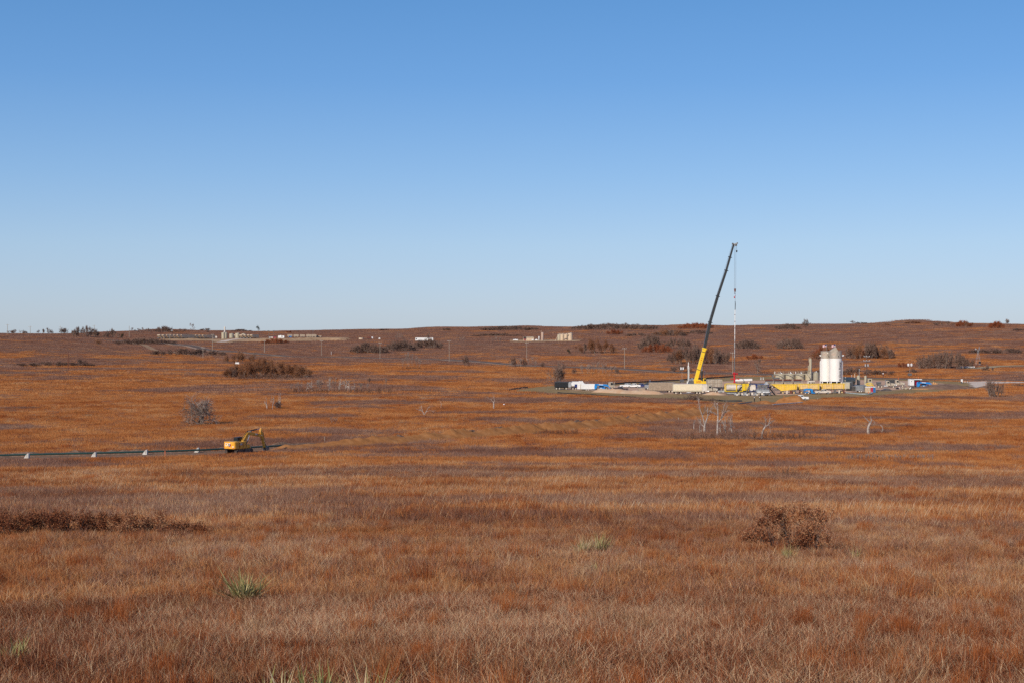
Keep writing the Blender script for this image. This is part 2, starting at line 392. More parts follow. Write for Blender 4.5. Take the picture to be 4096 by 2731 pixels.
def brush(x, y):
    x = np.asarray(x, float); y = np.asarray(y, float)
    yy = np.maximum(y, 1)
    px = 2048 + x * F / yy; py = HOR - h(x, y) * F / yy
    wob = (fbm(x / 14, y / 14, 41, 3) - .5) * 1.1
    n = fbm(x / 42, y / 30, 21, 4) * .75 + fbm(x / 9, y / 7, 31, 3) * .25
    v = (n - .5) * 6.0
    for (a, b, rx, ry, s_) in PATCH:
        q = ((px - a) / rx) ** 2 + ((py - b) / ry) ** 2
        v = v + s_ * 1.6 * sstep(1.35, .5, q + wob)
    r = np.hypot(x, y)
    v = v + np.interp(r, [0, 60, 200, 700, 900, 1300, 2500], [.1, 0, -.5, -.45, .3, .95, 1.1])
    return sstep(-.35, .35, v)
# ------------------------------------------------------------------ ground
def ground_material():
    m, n, l, b = new_mat('prairie_ground')
    geo = n.new('ShaderNodeNewGeometry'); at = n.new('ShaderNodeAttribute'); at.attribute_name = 'brush'
    def nz(sc, det=6, vec=None):
        t = n.new('ShaderNodeTexNoise'); t.inputs['Scale'].default_value = sc; t.inputs['Detail'].default_value = det
        l.new(vec or geo.outputs['Position'], t.inputs['Vector']); return t.outputs['Fac']
    def ramp(f, stops):
        r = n.new('ShaderNodeValToRGB'); l.new(f, r.inputs[0]); e = r.color_ramp.elements
        e[0].position, e[0].color = stops[0][0], (*stops[0][1], 1); e[1].position, e[1].color = stops[-1][0], (*stops[-1][1], 1)
        for p, c in stops[1:-1]:
            k = e.new(p); k.color = (*c, 1)
        return r.outputs[0]
    a = ramp(nz(.35), [(.3, (.24, .080, .028)), (.5, (.38, .13, .042)), (.7, (.46, .20, .085))])
    c = ramp(nz(.5), [(.3, (.16, .075, .052)), (.5, (.24, .12, .082)), (.72, (.32, .175, .12))])
    mx = n.new('ShaderNodeMix'); mx.data_type = 'RGBA'; l.new(at.outputs['Fac'], mx.inputs[0]); l.new(a, mx.inputs[6]); l.new(c, mx.inputs[7])
    # tan dry grass streaks on the far slopes
    t2 = n.new('ShaderNodeMapRange'); t2.inputs[1].default_value = .56; t2.inputs[2].default_value = .7; t2.inputs[4].default_value = .6; l.new(nz(.012, 9), t2.inputs[0])
    mx2 = n.new('ShaderNodeMix'); mx2.data_type = 'RGBA'; l.new(t2.outputs[0], mx2.inputs[0]); l.new(mx.outputs[2], mx2.inputs[6]); mx2.inputs[7].default_value = (.30, .19, .11, 1)
    # bush sized mottling
    v = n.new('ShaderNodeTexVoronoi'); v.inputs['Scale'].default_value = .22; l.new(geo.outputs['Position'], v.inputs['Vector'])
    mr = n.new('ShaderNodeMapRange'); mr.inputs[1].default_value = 0; mr.inputs[2].default_value = .8; mr.inputs[3].default_value = .72; mr.inputs[4].default_value = 1.12; l.new(v.outputs['Distance'], mr.inputs[0])
    mul = n.new('ShaderNodeMix'); mul.data_type = 'RGBA'; mul.blend_type = 'MULTIPLY'; mul.inputs[0].default_value = 1; l.new(mx2.outputs[2], mul.inputs[6]); l.new(mr.outputs[0], mul.inputs[7])
    l.new(mul.outputs[2], b.inputs['Base Color']); b.inputs['Roughness'].default_value = 1; b.inputs['Specular IOR Level'].default_value = 0
    bp = n.new('ShaderNodeBump'); bp.inputs['Strength'].default_value = .6; bp.inputs['Distance'].default_value = .5; l.new(nz(1.2, 8), bp.inputs['Height']); l.new(bp.outputs[0], b.inputs['Normal'])
    return m
GM = ground_material()
aa = np.concatenate([np.radians([-89.5, -70, -55, -45, -38, -33, -29, -26]), np.radians(np.arange(-24, 24.001, .13)), np.radians([26, 29, 33, 38, 45, 55, 70, 89.5])])
rr = np.concatenate([[0.3], np.exp(np.arange(math.log(1.0), math.log(9000), .0155))])
AA, RR = np.meshgrid(aa, rr)
TX = RR * np.sin(AA); TY = RR * np.cos(AA); TZ = h(TX, TY)
g = grid_obj('ground', TX[:, ::-1], TY[:, ::-1], TZ[:, ::-1], GM, {'brush': brush(TX, TY)[:, ::-1]})
tag(g, kind='structure')
bx = np.array([[-9000, 9000]] * 2, float).T; by = np.array([[-3000, .35]] * 2, float)
gb = grid_obj('ground', bx.T, by.T, np.full((2, 2), -1.66), GM, {'brush': np.full((2, 2), .5)}); tag(gb, kind='structure')

def soil(name, stops, sc=.6, bump=.3):
    m, n, l, b = new_mat(name); geo = n.new('ShaderNodeNewGeometry')
    t = n.new('ShaderNodeTexNoise'); t.inputs['Scale'].default_value = sc; t.inputs['Detail'].default_value = 10; t.inputs['Roughness'].default_value = .65; l.new(geo.outputs['Position'], t.inputs['Vector'])
    r = n.new('ShaderNodeValToRGB'); l.new(t.outputs['Fac'], r.inputs[0]); e = r.color_ramp.elements
    e[0].position, e[0].color = stops[0][0], (*stops[0][1], 1); e[1].position, e[1].color = stops[-1][0], (*stops[-1][1], 1)
    for p, c in stops[1:-1]:
        k = e.new(p); k.color = (*c, 1)
    l.new(r.outputs[0], b.inputs['Base Color']); b.inputs['Roughness'].default_value = 1; b.inputs['Specular IOR Level'].default_value = .1
    bp = n.new('ShaderNodeBump'); bp.inputs['Strength'].default_value = bump; bp.inputs['Distance'].default_value = .3; l.new(t.outputs['Fac'], bp.inputs['Height']); l.new(bp.outputs[0], b.inputs['Normal'])
    return m
SOIL = dict(
    verge=soil('mown_olive_verge', [(.3, (.24, .155, .066)), (.5, (.32, .205, .088)), (.7, (.42, .27, .13))], .25),
    hard=soil('pad_caliche', [(.3, (.48, .27, .17)), (.6, (.64, .40, .26)), (.75, (.72, .50, .34))], .2),
    clay=soil('orange_clay', [(.3, (.30, .115, .035)), (.5, (.42, .17, .055)), (.7, (.52, .24, .09))], .5, .6),
    sand=soil('peach_sand', [(.3, (.58, .30, .15)), (.5, (.66, .42, .25)), (.7, (.72, .52, .34))], .35, .4),
    row=soil('bare_brown_strip', [(.3, (.19, .10, .058)), (.5, (.27, .15, .088)), (.7, (.35, .21, .13))], 1.2, .6),
    clods=soil('grey_brown_clods', [(.3, (.13, .075, .05)), (.5, (.22, .13, .085)), (.7, (.34, .22, .15))], 1.5, .8),
    asphalt=soil('asphalt', [(.3, (.12, .080, .062)), (.7, (.18, .125, .095))], .3, .1),
    gravel=soil('gravel_shoulder', [(.3, (.34, .21, .14)), (.7, (.48, .32, .22))], .5, .1),
    track=soil('dirt_track', [(.3, (.26, .15, .08)), (.7, (.42, .27, .16))], .4, .2),
    cal=soil('pale_caliche', [(.3, (.60, .44, .33)), (.7, (.76, .60, .47))], .3, .1),
    tan=soil('cut_tan_bank', [(.3, (.32, .18, .09)), (.5, (.46, .28, .15)), (.7, (.56, .38, .23))], .25, .5),
    straw=soil('dry_straw_track', [(.3, (.30, .21, .12)), (.7, (.48, .36, .21))], .3, .2),
    dirt=soil('graded_brown_dirt', [(.3, (.17, .095, .06)), (.5, (.25, .145, .095)), (.7, (.33, .20, .13))], .4, .5))
def sheet(name, poly, m, lift, lab=None, n=None, rough=1.0, kind='structure'):
    """a ragged-edged surface laid on the ground: cells of a fine grid inside the outline"""
    xs = [p[0] for p in poly]; ys = [p[1] for p in poly]
    st = n or max(1.0, (max(xs) - min(xs)) / 160)
    gx = np.arange(min(xs) - 2, max(xs) + 2, st); gy = np.arange(min(ys) - 2, max(ys) + 2, st * 1.5)
    X, Y = np.meshgrid(gx, gy)
    cx = X[:-1, :-1] + st / 2; cy = Y[:-1, :-1] + st * .75
    jx = (fbm(cx / 5, cy / 5, 77, 3) - .5) * 7 * rough; jy = (fbm(cx / 5, cy / 5, 78, 3) - .5) * 9 * rough
    ins = inpoly(cx + jx, cy + jy, poly)
    Z = h(X, Y) + lift
    idx = -np.ones(X.shape, int); vs = []; fs = []
    ii, jj = np.where(ins)
    for i, j in zip(ii, jj):
        q = []
        for a, b_ in ((i, j), (i, j + 1), (i + 1, j + 1), (i + 1, j)):
            if idx[a, b_] < 0: idx[a, b_] = len(vs); vs.append((X[a, b_], Y[a, b_], Z[a, b_]))
            q.append(int(idx[a, b_]))
        fs.append(tuple(q))
    me = bpy.data.meshes.new(name); me.from_pydata(vs, [], fs); me.materials.append(m); me.shade_smooth()
    o = bpy.data.objects.new(name, me); C.objects.link(o); return tag(o, lab, kind=kind)
def ribbon(name, pts, w0, w1, m, lift, jit=.0, lab=None, kind='structure'):
    p = np.array(pts); d = np.gradient(p, axis=0); d /= np.linalg.norm(d, axis=1)[:, None]; nx, ny = -d[:, 1], d[:, 0]
    s = np.linspace(-w0, w1, 6)[None, :]
    s = s * (1 + jit * (vnoise(np.arange(len(p))[:, None] * .35, s * 0 + np.sign(s) * 3, 5) - .5))
    X = p[:, 0:1] + nx[:, None] * s; Y = p[:, 1:2] + ny[:, None] * s
    o = grid_obj(name, X, Y, h(X, Y) + lift, m); return tag(o, lab, kind=kind)
sheet('verge', PAD, SOIL['verge'], .05)
sheet('gravel_pad', HARD, SOIL['hard'], .09, rough=.7)
sheet('well_site_ground', WELLPAD, SOIL['tan'], .25, n=2.5)
sheet('battery_site_ground', BATPAD, SOIL['tan'], .2, n=2)
sheet('gravel_yard', GRAVEL2, SOIL['cal'], .12, rough=.6)
ribbon('road_shoulder', HIGHWAY, 7.5, 5.2, SOIL['gravel'], .16)
ribbon('road', HIGHWAY, 3.6, 3.9, SOIL['asphalt'], .22)
ribbon('dirt_track', TRACK1, 2.6, 2.6, SOIL['track'], .12, .3)
ribbon('dirt_track', TRACK2, .9, .9, SOIL['track'], .1, .4)
ribbon('site_road', SITEROAD, 4, 4, SOIL['cal'], .3, .2)
ribbon('dirt_track', TRACKR, 4.5, 4.5, SOIL['straw'], .12, .3)
ribbon('cleared_strip', PIPE, 8.5, 2.6, SOIL['row'], .035, .5)
ribbon('silage_track', spline(pxpoly([(2280, 1565), (2400, 1566), (2560, 1571), (2760, 1577), (2900, 1580), (3060, 1584)]), 4), 1.2, 1.2, SOIL['hard'], .075, .5)['kind']

def heap(name, line, halfw, hgt, m, label, cat, seed, skew=0.0, step=1.0, lump=(3.0, .45), n=13, fine=.12):
    """a spoil bank along a line; halfw and hgt may be lists of values along the line"""
    p = np.array(line); d = np.gradient(p, axis=0); d /= np.linalg.norm(d, axis=1)[:, None]; nx, ny = -d[:, 1], d[:, 0]
    k = len(p); u = np.linspace(0, 1, k)
    hw = np.interp(u, np.linspace(0, 1, len(halfw)), halfw); hh = np.interp(u, np.linspace(0, 1, len(hgt)), hgt)
    s = np.linspace(-1, 1, n)[None, :]
    X = p[:, 0:1] + nx[:, None] * s * hw[:, None]; Y = p[:, 1:2] + ny[:, None] * s * hw[:, None]
    L = np.concatenate([[0], np.cumsum(np.hypot(*np.diff(p, axis=0).T))])[:, None]
    prof = np.clip(1 - np.abs(s - skew) / np.where(s > skew, 1 - skew, 1 + skew), 0, 1) ** .85
    Lw = L + s * hw[:, None] * .9
    lm = 1 - lump[1] + lump[1] * 2 * vnoise(Lw / lump[0], s * 0 + seed, seed)
    lm = lm * (.85 + .3 * vnoise(Lw / (lump[0] * .35), s * 2, seed + 3))
    end = np.minimum(1, np.minimum(u, 1 - u)[:, None] * k * step / 3.0)
    Z = h(X, Y) - .08 + prof * hh[:, None] * lm * end + fine * prof * end * (fbm(X * 1.3, Y * 1.3, seed + 9, 3) - .5) * 2
    o = grid_obj(name, X, Y, Z, m); return tag(o, label, cat)
def off_line(line, a, b, dist):
    p = np.array(line); d = np.gradient(p, axis=0); d /= np.linalg.norm(d, axis=1)[:, None]
    q = p + np.stack([-d[:, 1], d[:, 0]], 1) * dist
    px = 2048 + q[:, 0] * F / q[:, 1]; k = (px >= a) & (px <= b); return [tuple(v) for v in q[k]]
fine_pipe = spline(PIPE[::3], 1.0)
heap('spoil_bank', off_line(fine_pipe, 1070, 3010, -3.4), [1.8, 2.8, 3.0, 3.2, 3.4, 3.8, 3.4], [.8, 1.5, 1.7, 1.8, 1.9, 2.2, 1.1], SOIL['clay'], 'long bank of dug orange clay piled beside the pipeline trench', 'spoil bank', 3, lump=(2.6, .26), n=21)
heap('clod_row', off_line(fine_pipe, -260, 2700, 2.6), [1.3], [.55, .6, .8, .9, .9], SOIL['clods'], 'low ragged row of dark turf clods behind the green pipeline', 'clod row', 11, lump=(1.6, .6), fine=.4)
heap('dirt_mound', spline(pxpoly([(3095, 1611), (3150, 1611), (3225, 1610)]), .8), [4.2], [.8, 2.2, 2.5, .9], SOIL['clay'], 'large smooth orange dirt mound in front of the white pickup tail', 'dirt mound', 5, lump=(9, .1), n=25)
heap('dirt_mound', spline(pxpoly([(2990, 1614), (3040, 1613), (3095, 1612)]), .8), [3.0], [.3, .5, 1.5, .6], SOIL['clay'], 'smaller orange dirt mound just in front of the two workers', 'dirt mound', 6, lump=(7, .2), n=21)
heap('sand_bank', spline(pxpoly([(2378, 1566), (2440, 1568), (2510, 1571), (2580, 1574), (2660, 1575)]), .9), [4.2, 5, 5, 4], [1.0, 1.5, 1.3, 1.4, .6], SOIL['sand'], 'bank of peach coloured sand before the dark brown pickup', 'sand bank', 8, lump=(6, .35), n=21)
heap('sand_bank', spline(pxpoly([(2806, 1577), (2850, 1578), (2900, 1578)]), .9), [3.4], [.5, 1.1, .6], SOIL['sand'], 'low pile of peach sand beside the dusty beige truck cab', 'sand bank', 9, lump=(4, .35), n=17)
heap('graded_bank', spline(pxpoly([(3722, 1556), (3780, 1550), (3840, 1549), (3900, 1550)]), 1.2), [7, 12, 13, 6], [.5, 2.1, 2.0, .6], SOIL['dirt'], 'broad bank of graded brown dirt right of the blue telehandler', 'dirt bank', 12, lump=(9, .25), n=23, fine=.35)
heap('graded_bank', spline(pxpoly([(3915, 1551), (3950, 1549), (3990, 1547)]), 1.0), [4], [.4, 1.2, .4], SOIL['dirt'], 'small hump of brown dirt beside the pale gravel yard', 'dirt bank', 13, lump=(6, .3), n=15, fine=.3)
heap('cut_bank', spline(pxpoly([(640, 1361), (760, 1362), (850, 1363)]), 5), [8], [2.2, 2.6, 2.0], SOIL['tan'], 'raw tan earth bank below the left row of tanks', 'earth bank', 14, lump=(12, .3))
heap('cut_bank', spline(pxpoly([(960, 1365), (1130, 1365), (1290, 1361), (1400, 1361)]), 5), [9], [2.0, 3.2, 3.0, 1.2], SOIL['tan'], 'raw tan earth bank below the white camper on the far site', 'earth bank', 15, lump=(12, .3))

# ------------------------------------------------------------------ grass and brush, scattered by geometry nodes
def veg_mat(name, cols, trans=.25, vw=.8):
    m, n, l, b = new_mat(name)
    at = n.new('ShaderNodeAttribute'); at.attribute_name = 'v'
    oi = n.new('ShaderNodeObjectInfo'); geo = n.new('ShaderNodeNewGeometry')
    t = n.new('ShaderNodeTexNoise'); t.inputs['Scale'].default_value = .07; t.inputs['Detail'].default_value = 5; l.new(geo.outputs['Position'], t.inputs['Vector'])
    # blade value + a slow drift over the field + a little per clump
    a = n.new('ShaderNodeMath'); a.operation = 'MULTIPLY_ADD'; a.inputs[1].default_value = 1.3; l.new(t.outputs['Fac'], a.inputs[0])
    a2 = n.new('ShaderNodeMath'); a2.operation = 'MULTIPLY_ADD'; a2.inputs[1].default_value = .22; l.new(oi.outputs['Random'], a2.inputs[0])
    a3 = n.new('ShaderNodeMath'); a3.operation = 'MULTIPLY_ADD'; a3.inputs[1].default_value = vw; l.new(at.outputs['Fac'], a3.inputs[0])
    t2 = n.new('ShaderNodeTexNoise'); t2.inputs['Scale'].default_value = .75; t2.inputs['Detail'].default_value = 3; l.new(geo.outputs['Position'], t2.inputs['Vector'])
    a4 = n.new('ShaderNodeMath'); a4.operation = 'MULTIPLY_ADD'; a4.inputs[1].default_value = .8; a4.inputs[2].default_value = -.645 - vw / 2; l.new(t2.outputs['Fac'], a4.inputs[0]); l.new(a4.outputs[0], a3.inputs[2])
    l.new(a3.outputs[0], a2.inputs[2]); l.new(a2.outputs[0], a.inputs[2])
    r = n.new('ShaderNodeValToRGB'); l.new(a.outputs[0], r.inputs[0]); e = r.color_ramp.elements
    k = len(cols); e[0].color = (*cols[0], 1); e[0].position = .05; e[1].color = (*cols[-1], 1); e[1].position = .95
    for i in range(1, k - 1):
        q = e.new(.05 + .9 * i / (k - 1)); q.color = (*cols[i], 1)
    n.remove(b); df = n.new('ShaderNodeBsdfDiffuse'); tr = n.new('ShaderNodeBsdfTranslucent'); ms = n.new('ShaderNodeMixShader'); ms.inputs[0].default_value = trans
    l.new(r.outputs[0], df.inputs[0]); l.new(r.outputs[0], tr.inputs[0]); l.new(df.outputs[0], ms.inputs[1]); l.new(tr.outputs[0], ms.inputs[2])
    l.new(ms.outputs[0], n['Material Output'].inputs[0]); return m
VM = dict(
    grass=veg_mat('bluestem_grass', [(.22, .068, .026), (.38, .128, .044), (.52, .195, .066), (.62, .29, .11), (.72, .46, .24)]),
    near=veg_mat('tangled_grass', [(.04, .012, .007), (.18, .048, .021), (.36, .108, .042), (.52, .205, .088), (.82, .57, .34)], vw=1.25),
    brush=veg_mat('grey_brush', [(.16, .068, .043), (.25, .112, .070), (.33, .163, .103), (.41, .22, .14), (.50, .31, .20)]),
    grass_far=veg_mat('bluestem_grass_far', [(.29, .094, .031), (.40, .138, .044), (.51, .192, .062), (.59, .265, .095), (.65, .37, .17)], vw=.4),
    brush_far=veg_mat('grey_brush_far', [(.17, .078, .052), (.23, .108, .074), (.29, .148, .10), (.35, .19, .13), (.42, .26, .18)], vw=.4),
    rust=veg_mat('rust_red_tuft', [(.20, .050, .018), (.34, .090, .028), (.46, .145, .044), (.56, .23, .08)]),
    tussock=veg_mat('pale_tussock', [(.26, .115, .05), (.40, .20, .09), (.54, .33, .17), (.68, .48, .29)]),
    straw=veg_mat('straw_stalk', [(.42, .24, .12), (.55, .36, .20), (.66, .46, .28), (.75, .58, .40)]))
def blades(n, rad, h0, h1, wd, lean, curl, seed, seg=3, bias=-.12, pw=.6, fork=0):
    g_ = np.random.default_rng(seed)
    a = g_.uniform(0, 2 * np.pi, n); rr_ = rad * g_.uniform(0, 1, n) ** pw
    bx_ = rr_ * np.cos(a); by_ = rr_ * np.sin(a); H = g_.uniform(h0, h1, n)
    la = g_.uniform(0, 2 * np.pi, n); lm = lean * np.abs(g_.normal(0, 1, n)); ca = g_.uniform(0, 2 * np.pi, n); cm = curl * g_.uniform(-1, 1, n)
    fa = g_.uniform(0, np.pi, n); wx, wy = np.cos(fa) * wd / 2, np.sin(fa) * wd / 2
    V = []; 
    for k in range(seg + 1):
        t = k / seg
        x = bx_ + H * (t * (lm * np.cos(la) + bias) + t * t * cm * np.cos(ca)); y = by_ + H * (t * lm * np.sin(la) + t * t * cm * np.sin(ca))
        z = H * (t - .35 * t * t * np.minimum(1, np.abs(cm) + lm * .6)) - .03
        q = 1 - t * .75
        if k < seg: V += [np.stack([x - wx * q, y - wy * q, z], 1), np.stack([x + wx * q, y + wy * q, z], 1)]
        else: V += [np.stack([x, y, z], 1)]
    m_ = len(V); co = np.stack(V, 1).reshape(-1, 3); fs = []
    for i in range(n):
        o = i * m_
        for k in range(seg - 1): fs.append((o + 2 * k, o + 2 * k + 1, o + 2 * k + 3, o + 2 * k + 2))
        fs.append((o + 2 * seg - 2, o + 2 * seg - 1, o + 2 * seg))
    return co, fs, np.repeat(g_.uniform(0, 1, n), m_)
def proto(name, parts):
    """parts: list of (co, faces, v, material)"""
    me = bpy.data.meshes.new(name); co = []; fs = []; vv = []; mi = []; o = 0
    for i, (c, f, v, m_) in enumerate(parts):
        co += c.tolist(); fs += [tuple(k + o for k in q) for q in f]; vv.append(v); mi += [i] * len(f); o += len(c); me.materials.append(m_)
    me.from_pydata(co, [], fs); me.polygons.foreach_set('material_index', mi)
    at = me.attributes.new('v', 'FLOAT', 'POINT'); at.data.foreach_set('value', np.concatenate(vv).astype(np.float32))
    return bpy.data.objects.new(name, me)
def scatter(name, pts, rot, scl, pid, protos, label, cat=None):
    me = bpy.data.meshes.new(name); me.vertices.add(len(pts)); me.vertices.foreach_set('co', pts.astype(np.float32).ravel())
    for k, v, ty in (('rz', rot, 'FLOAT'), ('sc', scl, 'FLOAT'), ('pid', pid, 'INT')):
        at = me.attributes.new(k, ty, 'POINT'); at.data.foreach_set('value', v.astype(np.float32 if ty == 'FLOAT' else np.int32))
    o = bpy.data.objects.new(name, me); C.objects.link(o)
    col = bpy.data.collections.new(name + '_kinds')
    for k, p in enumerate(protos):
        p.name = '%s_kind.%03d' % (name, k); col.objects.link(p)
    ng = bpy.data.node_groups.new(name, 'GeometryNodeTree')
    ng.interface.new_socket('Geometry', in_out='INPUT', socket_type='NodeSocketGeometry'); ng.interface.new_socket('Geometry', in_out='OUTPUT', socket_type='NodeSocketGeometry')
    n = ng.nodes; l = ng.links; gi = n.new('NodeGroupInput'); go = n.new('NodeGroupOutput')
    iop = n.new('GeometryNodeInstanceOnPoints'); ci = n.new('GeometryNodeCollectionInfo'); ci.inputs['Collection'].default_value = col
    ci.inputs['Separate Children'].default_value = True; ci.inputs['Reset Children'].default_value = True; iop.inputs['Pick Instance'].default_value = True
    def na(nm, ty):
        q = n.new('GeometryNodeInputNamedAttribute'); q.data_type = ty; q.inputs['Name'].default_value = nm
        return [s_ for s_ in q.outputs if s_.enabled][0]
    cx = n.new('ShaderNodeCombineXYZ'); l.new(na('rz', 'FLOAT'), cx.inputs[2])
    l.new(gi.outputs[0], iop.inputs['Points']); l.new(ci.outputs[0], iop.inputs['Instance']); l.new(na('pid', 'INT'), iop.inputs['Instance Index'])
    e2r = n.new('FunctionNodeEulerToRotation'); l.new(cx.outputs[0], e2r.inputs[0]); l.new(e2r.outputs[0], iop.inputs['Rotation'])
    l.new(na('sc', 'FLOAT'), iop.inputs['Scale']); l.new(iop.outputs[0], go.inputs[0])
    md = o.modifiers.new('scatter', 'NODES'); md.node_group = ng
    return tag(o, label, cat, kind='stuff')
# bands: near, far, spacing, blades, width, grass heights, brush heights
LOD = [(9, 34, .16, 48, .0062, (.13, .36), (.16, .42)), (34, 75, .34, 56, .011, (.2, .44), (.22, .52)), (75, 180, .74, 74, .023, (.24, .55), (.3, .68)),
       (180, 520, 1.55, 95, .042, (.24, .56), (.32, .78)), (520, 1300, 4.0, 120, .11, (.25, .55), (.3, .8)), (1300, 2500, 9.5, 130, .28, (.25, .6), (.35, .9))]
XP, YP, ZP, PID, SC = [], [], [], [], []; protos = []
for li, (r0, r1, sp, nb, wd, hg, hb) in enumerate(LOD):
    base = len(protos); rad = sp * .85
    gm = VM['near'] if li == 0 else VM['grass'] if li < 3 else VM['grass_far']; bmm = VM['brush'] if li < 3 else VM['brush_far']
    for k in range(4):
        parts = [(*blades(nb, rad, hg[0], hg[1], wd, .6 if li < 2 else .26, 1.2 if li < 2 else .3, 100 * li + k, bias=-.03 if li < 2 else -.1), gm)]
        if li < 3: parts.append((*blades(10, rad * 1.1, hg[0] * .5, hg[0] * 1.5, wd * 1.5, 1.4, 1.5, 100 * li + k + 80, bias=0), gm))
        if li < 3 and k % 2: parts.append((*blades(1, rad, hg[1] * .9, hg[1] * 1.8, wd * 1.0, .45, .9, 100 * li + k + 40, bias=-.12), VM['straw']))
        protos.append(proto('clump', parts))
    for k in range(3):
        parts = [(*blades(int(nb * (.2 if li == 0 else .5 if li == 1 else 1.1)), rad * 1.05, hb[0] * .7, hb[1], wd * .8, .5, .5, 100 * li + k + 50), bmm)]
        if li < 3: parts.append((*blades(int(nb * (.75 if li == 0 else .5 if li == 1 else .25)), rad, hg[0], hg[1], wd, .5, .9, 100 * li + k + 60, bias=-.05), VM['near']))
        protos.append(proto('clump', parts))
    if li < 4:   # upright rust-red tufts and pale straw tussocks
        protos.append(proto('clump', [(*blades(int(nb * 1.5), rad * .75, hg[1] * .6, hg[1] * 1.35, wd * .8, .16, .3, 100 * li + 90, bias=-.16), VM['rust'])]))
        protos.append(proto('clump', [(*blades(int(nb * 1.1), rad * .8, hg[1] * .5, hg[1] * 1.3, wd * .8, .3, .6, 100 * li + 91, bias=-.12), VM['tussock'])]))
    xm = r1 * math.tan(R(23.5)); gx, gy = np.meshgrid(np.arange(-xm, xm, sp), np.arange(r0, r1, sp))
    gx = (gx + rng.uniform(-.5, .5, gx.shape) * sp).ravel(); gy = (gy + rng.uniform(-.5, .5, gy.shape) * sp).ravel()
    k = (np.abs(gx) < gy * math.tan(R(23.5)) + 3); gx, gy = gx[k], gy[k]
    if r1 > 150:
        k = ~excluded(gx, gy); gx, gy = gx[k], gy[k]
    b_ = brush(gx, gy) * .82 + .07
    if r0 < 150: b_ = b_ * np.interp(np.hypot(gx, gy), [20, 60, 110], [.35, .5, .85]) + .08
    isb = rng.uniform(0, 1, len(gx)) < b_
    if li >= 4:
        # leave gaps so the ground shows between clumps far away
        k = rng.uniform(0, 1, len(gx)) < .85; gx, gy, isb = gx[k], gy[k], isb[k]
    pid = base + np.where(isb, 4 + rng.integers(0, 3, len(gx)), rng.integers(0, 4, len(gx)))
    if li < 4:
        q = 1.3 if li < 2 else 4.0 if li == 2 else 12.0
        nr = fbm(gx / q, gy / q * .8, 131, 3); ns = fbm(gx / q / 1.3, gy / q, 141, 3); u1 = rng.uniform(0, 1, len(gx))
        pid = np.where((nr > .64) & (u1 < .20) & ~(isb & (b_ > .6)), base + 7, pid); pid = np.where((ns > .62) & (u1 < .11) & ~(isb & (b_ > .6)), base + 8, pid)
    if li < 2:
        k = (fbm(gx / .8, gy / .8, 151, 2) > .25) & (rng.uniform(0, 1, len(gx)) < .9); gx, gy, pid = gx[k], gy[k], pid[k]
    s = (.55 + .9 * fbm(gx / (7 if r0 > 70 else 1.6), gy / (7 if r0 > 70 else 1.6), 61, 3)) * rng.uniform(.7, 1.3, len(gx))
    XP.append(gx); YP.append(gy); ZP.append(h(gx, gy)); PID.append(pid); SC.append(s)
X_, Y_, Z_, I_, S_ = map(np.concatenate, (XP, YP, ZP, PID, SC))
scatter('prairie_grass', np.stack([X_, Y_, Z_], 1), np.where(Y_ < 75, rng.uniform(-3.1, 3.1, len(X_)), rng.uniform(-.7, .7, len(X_))), S_, I_, protos, 'russet bluestem grass and grey brush covering the prairie')
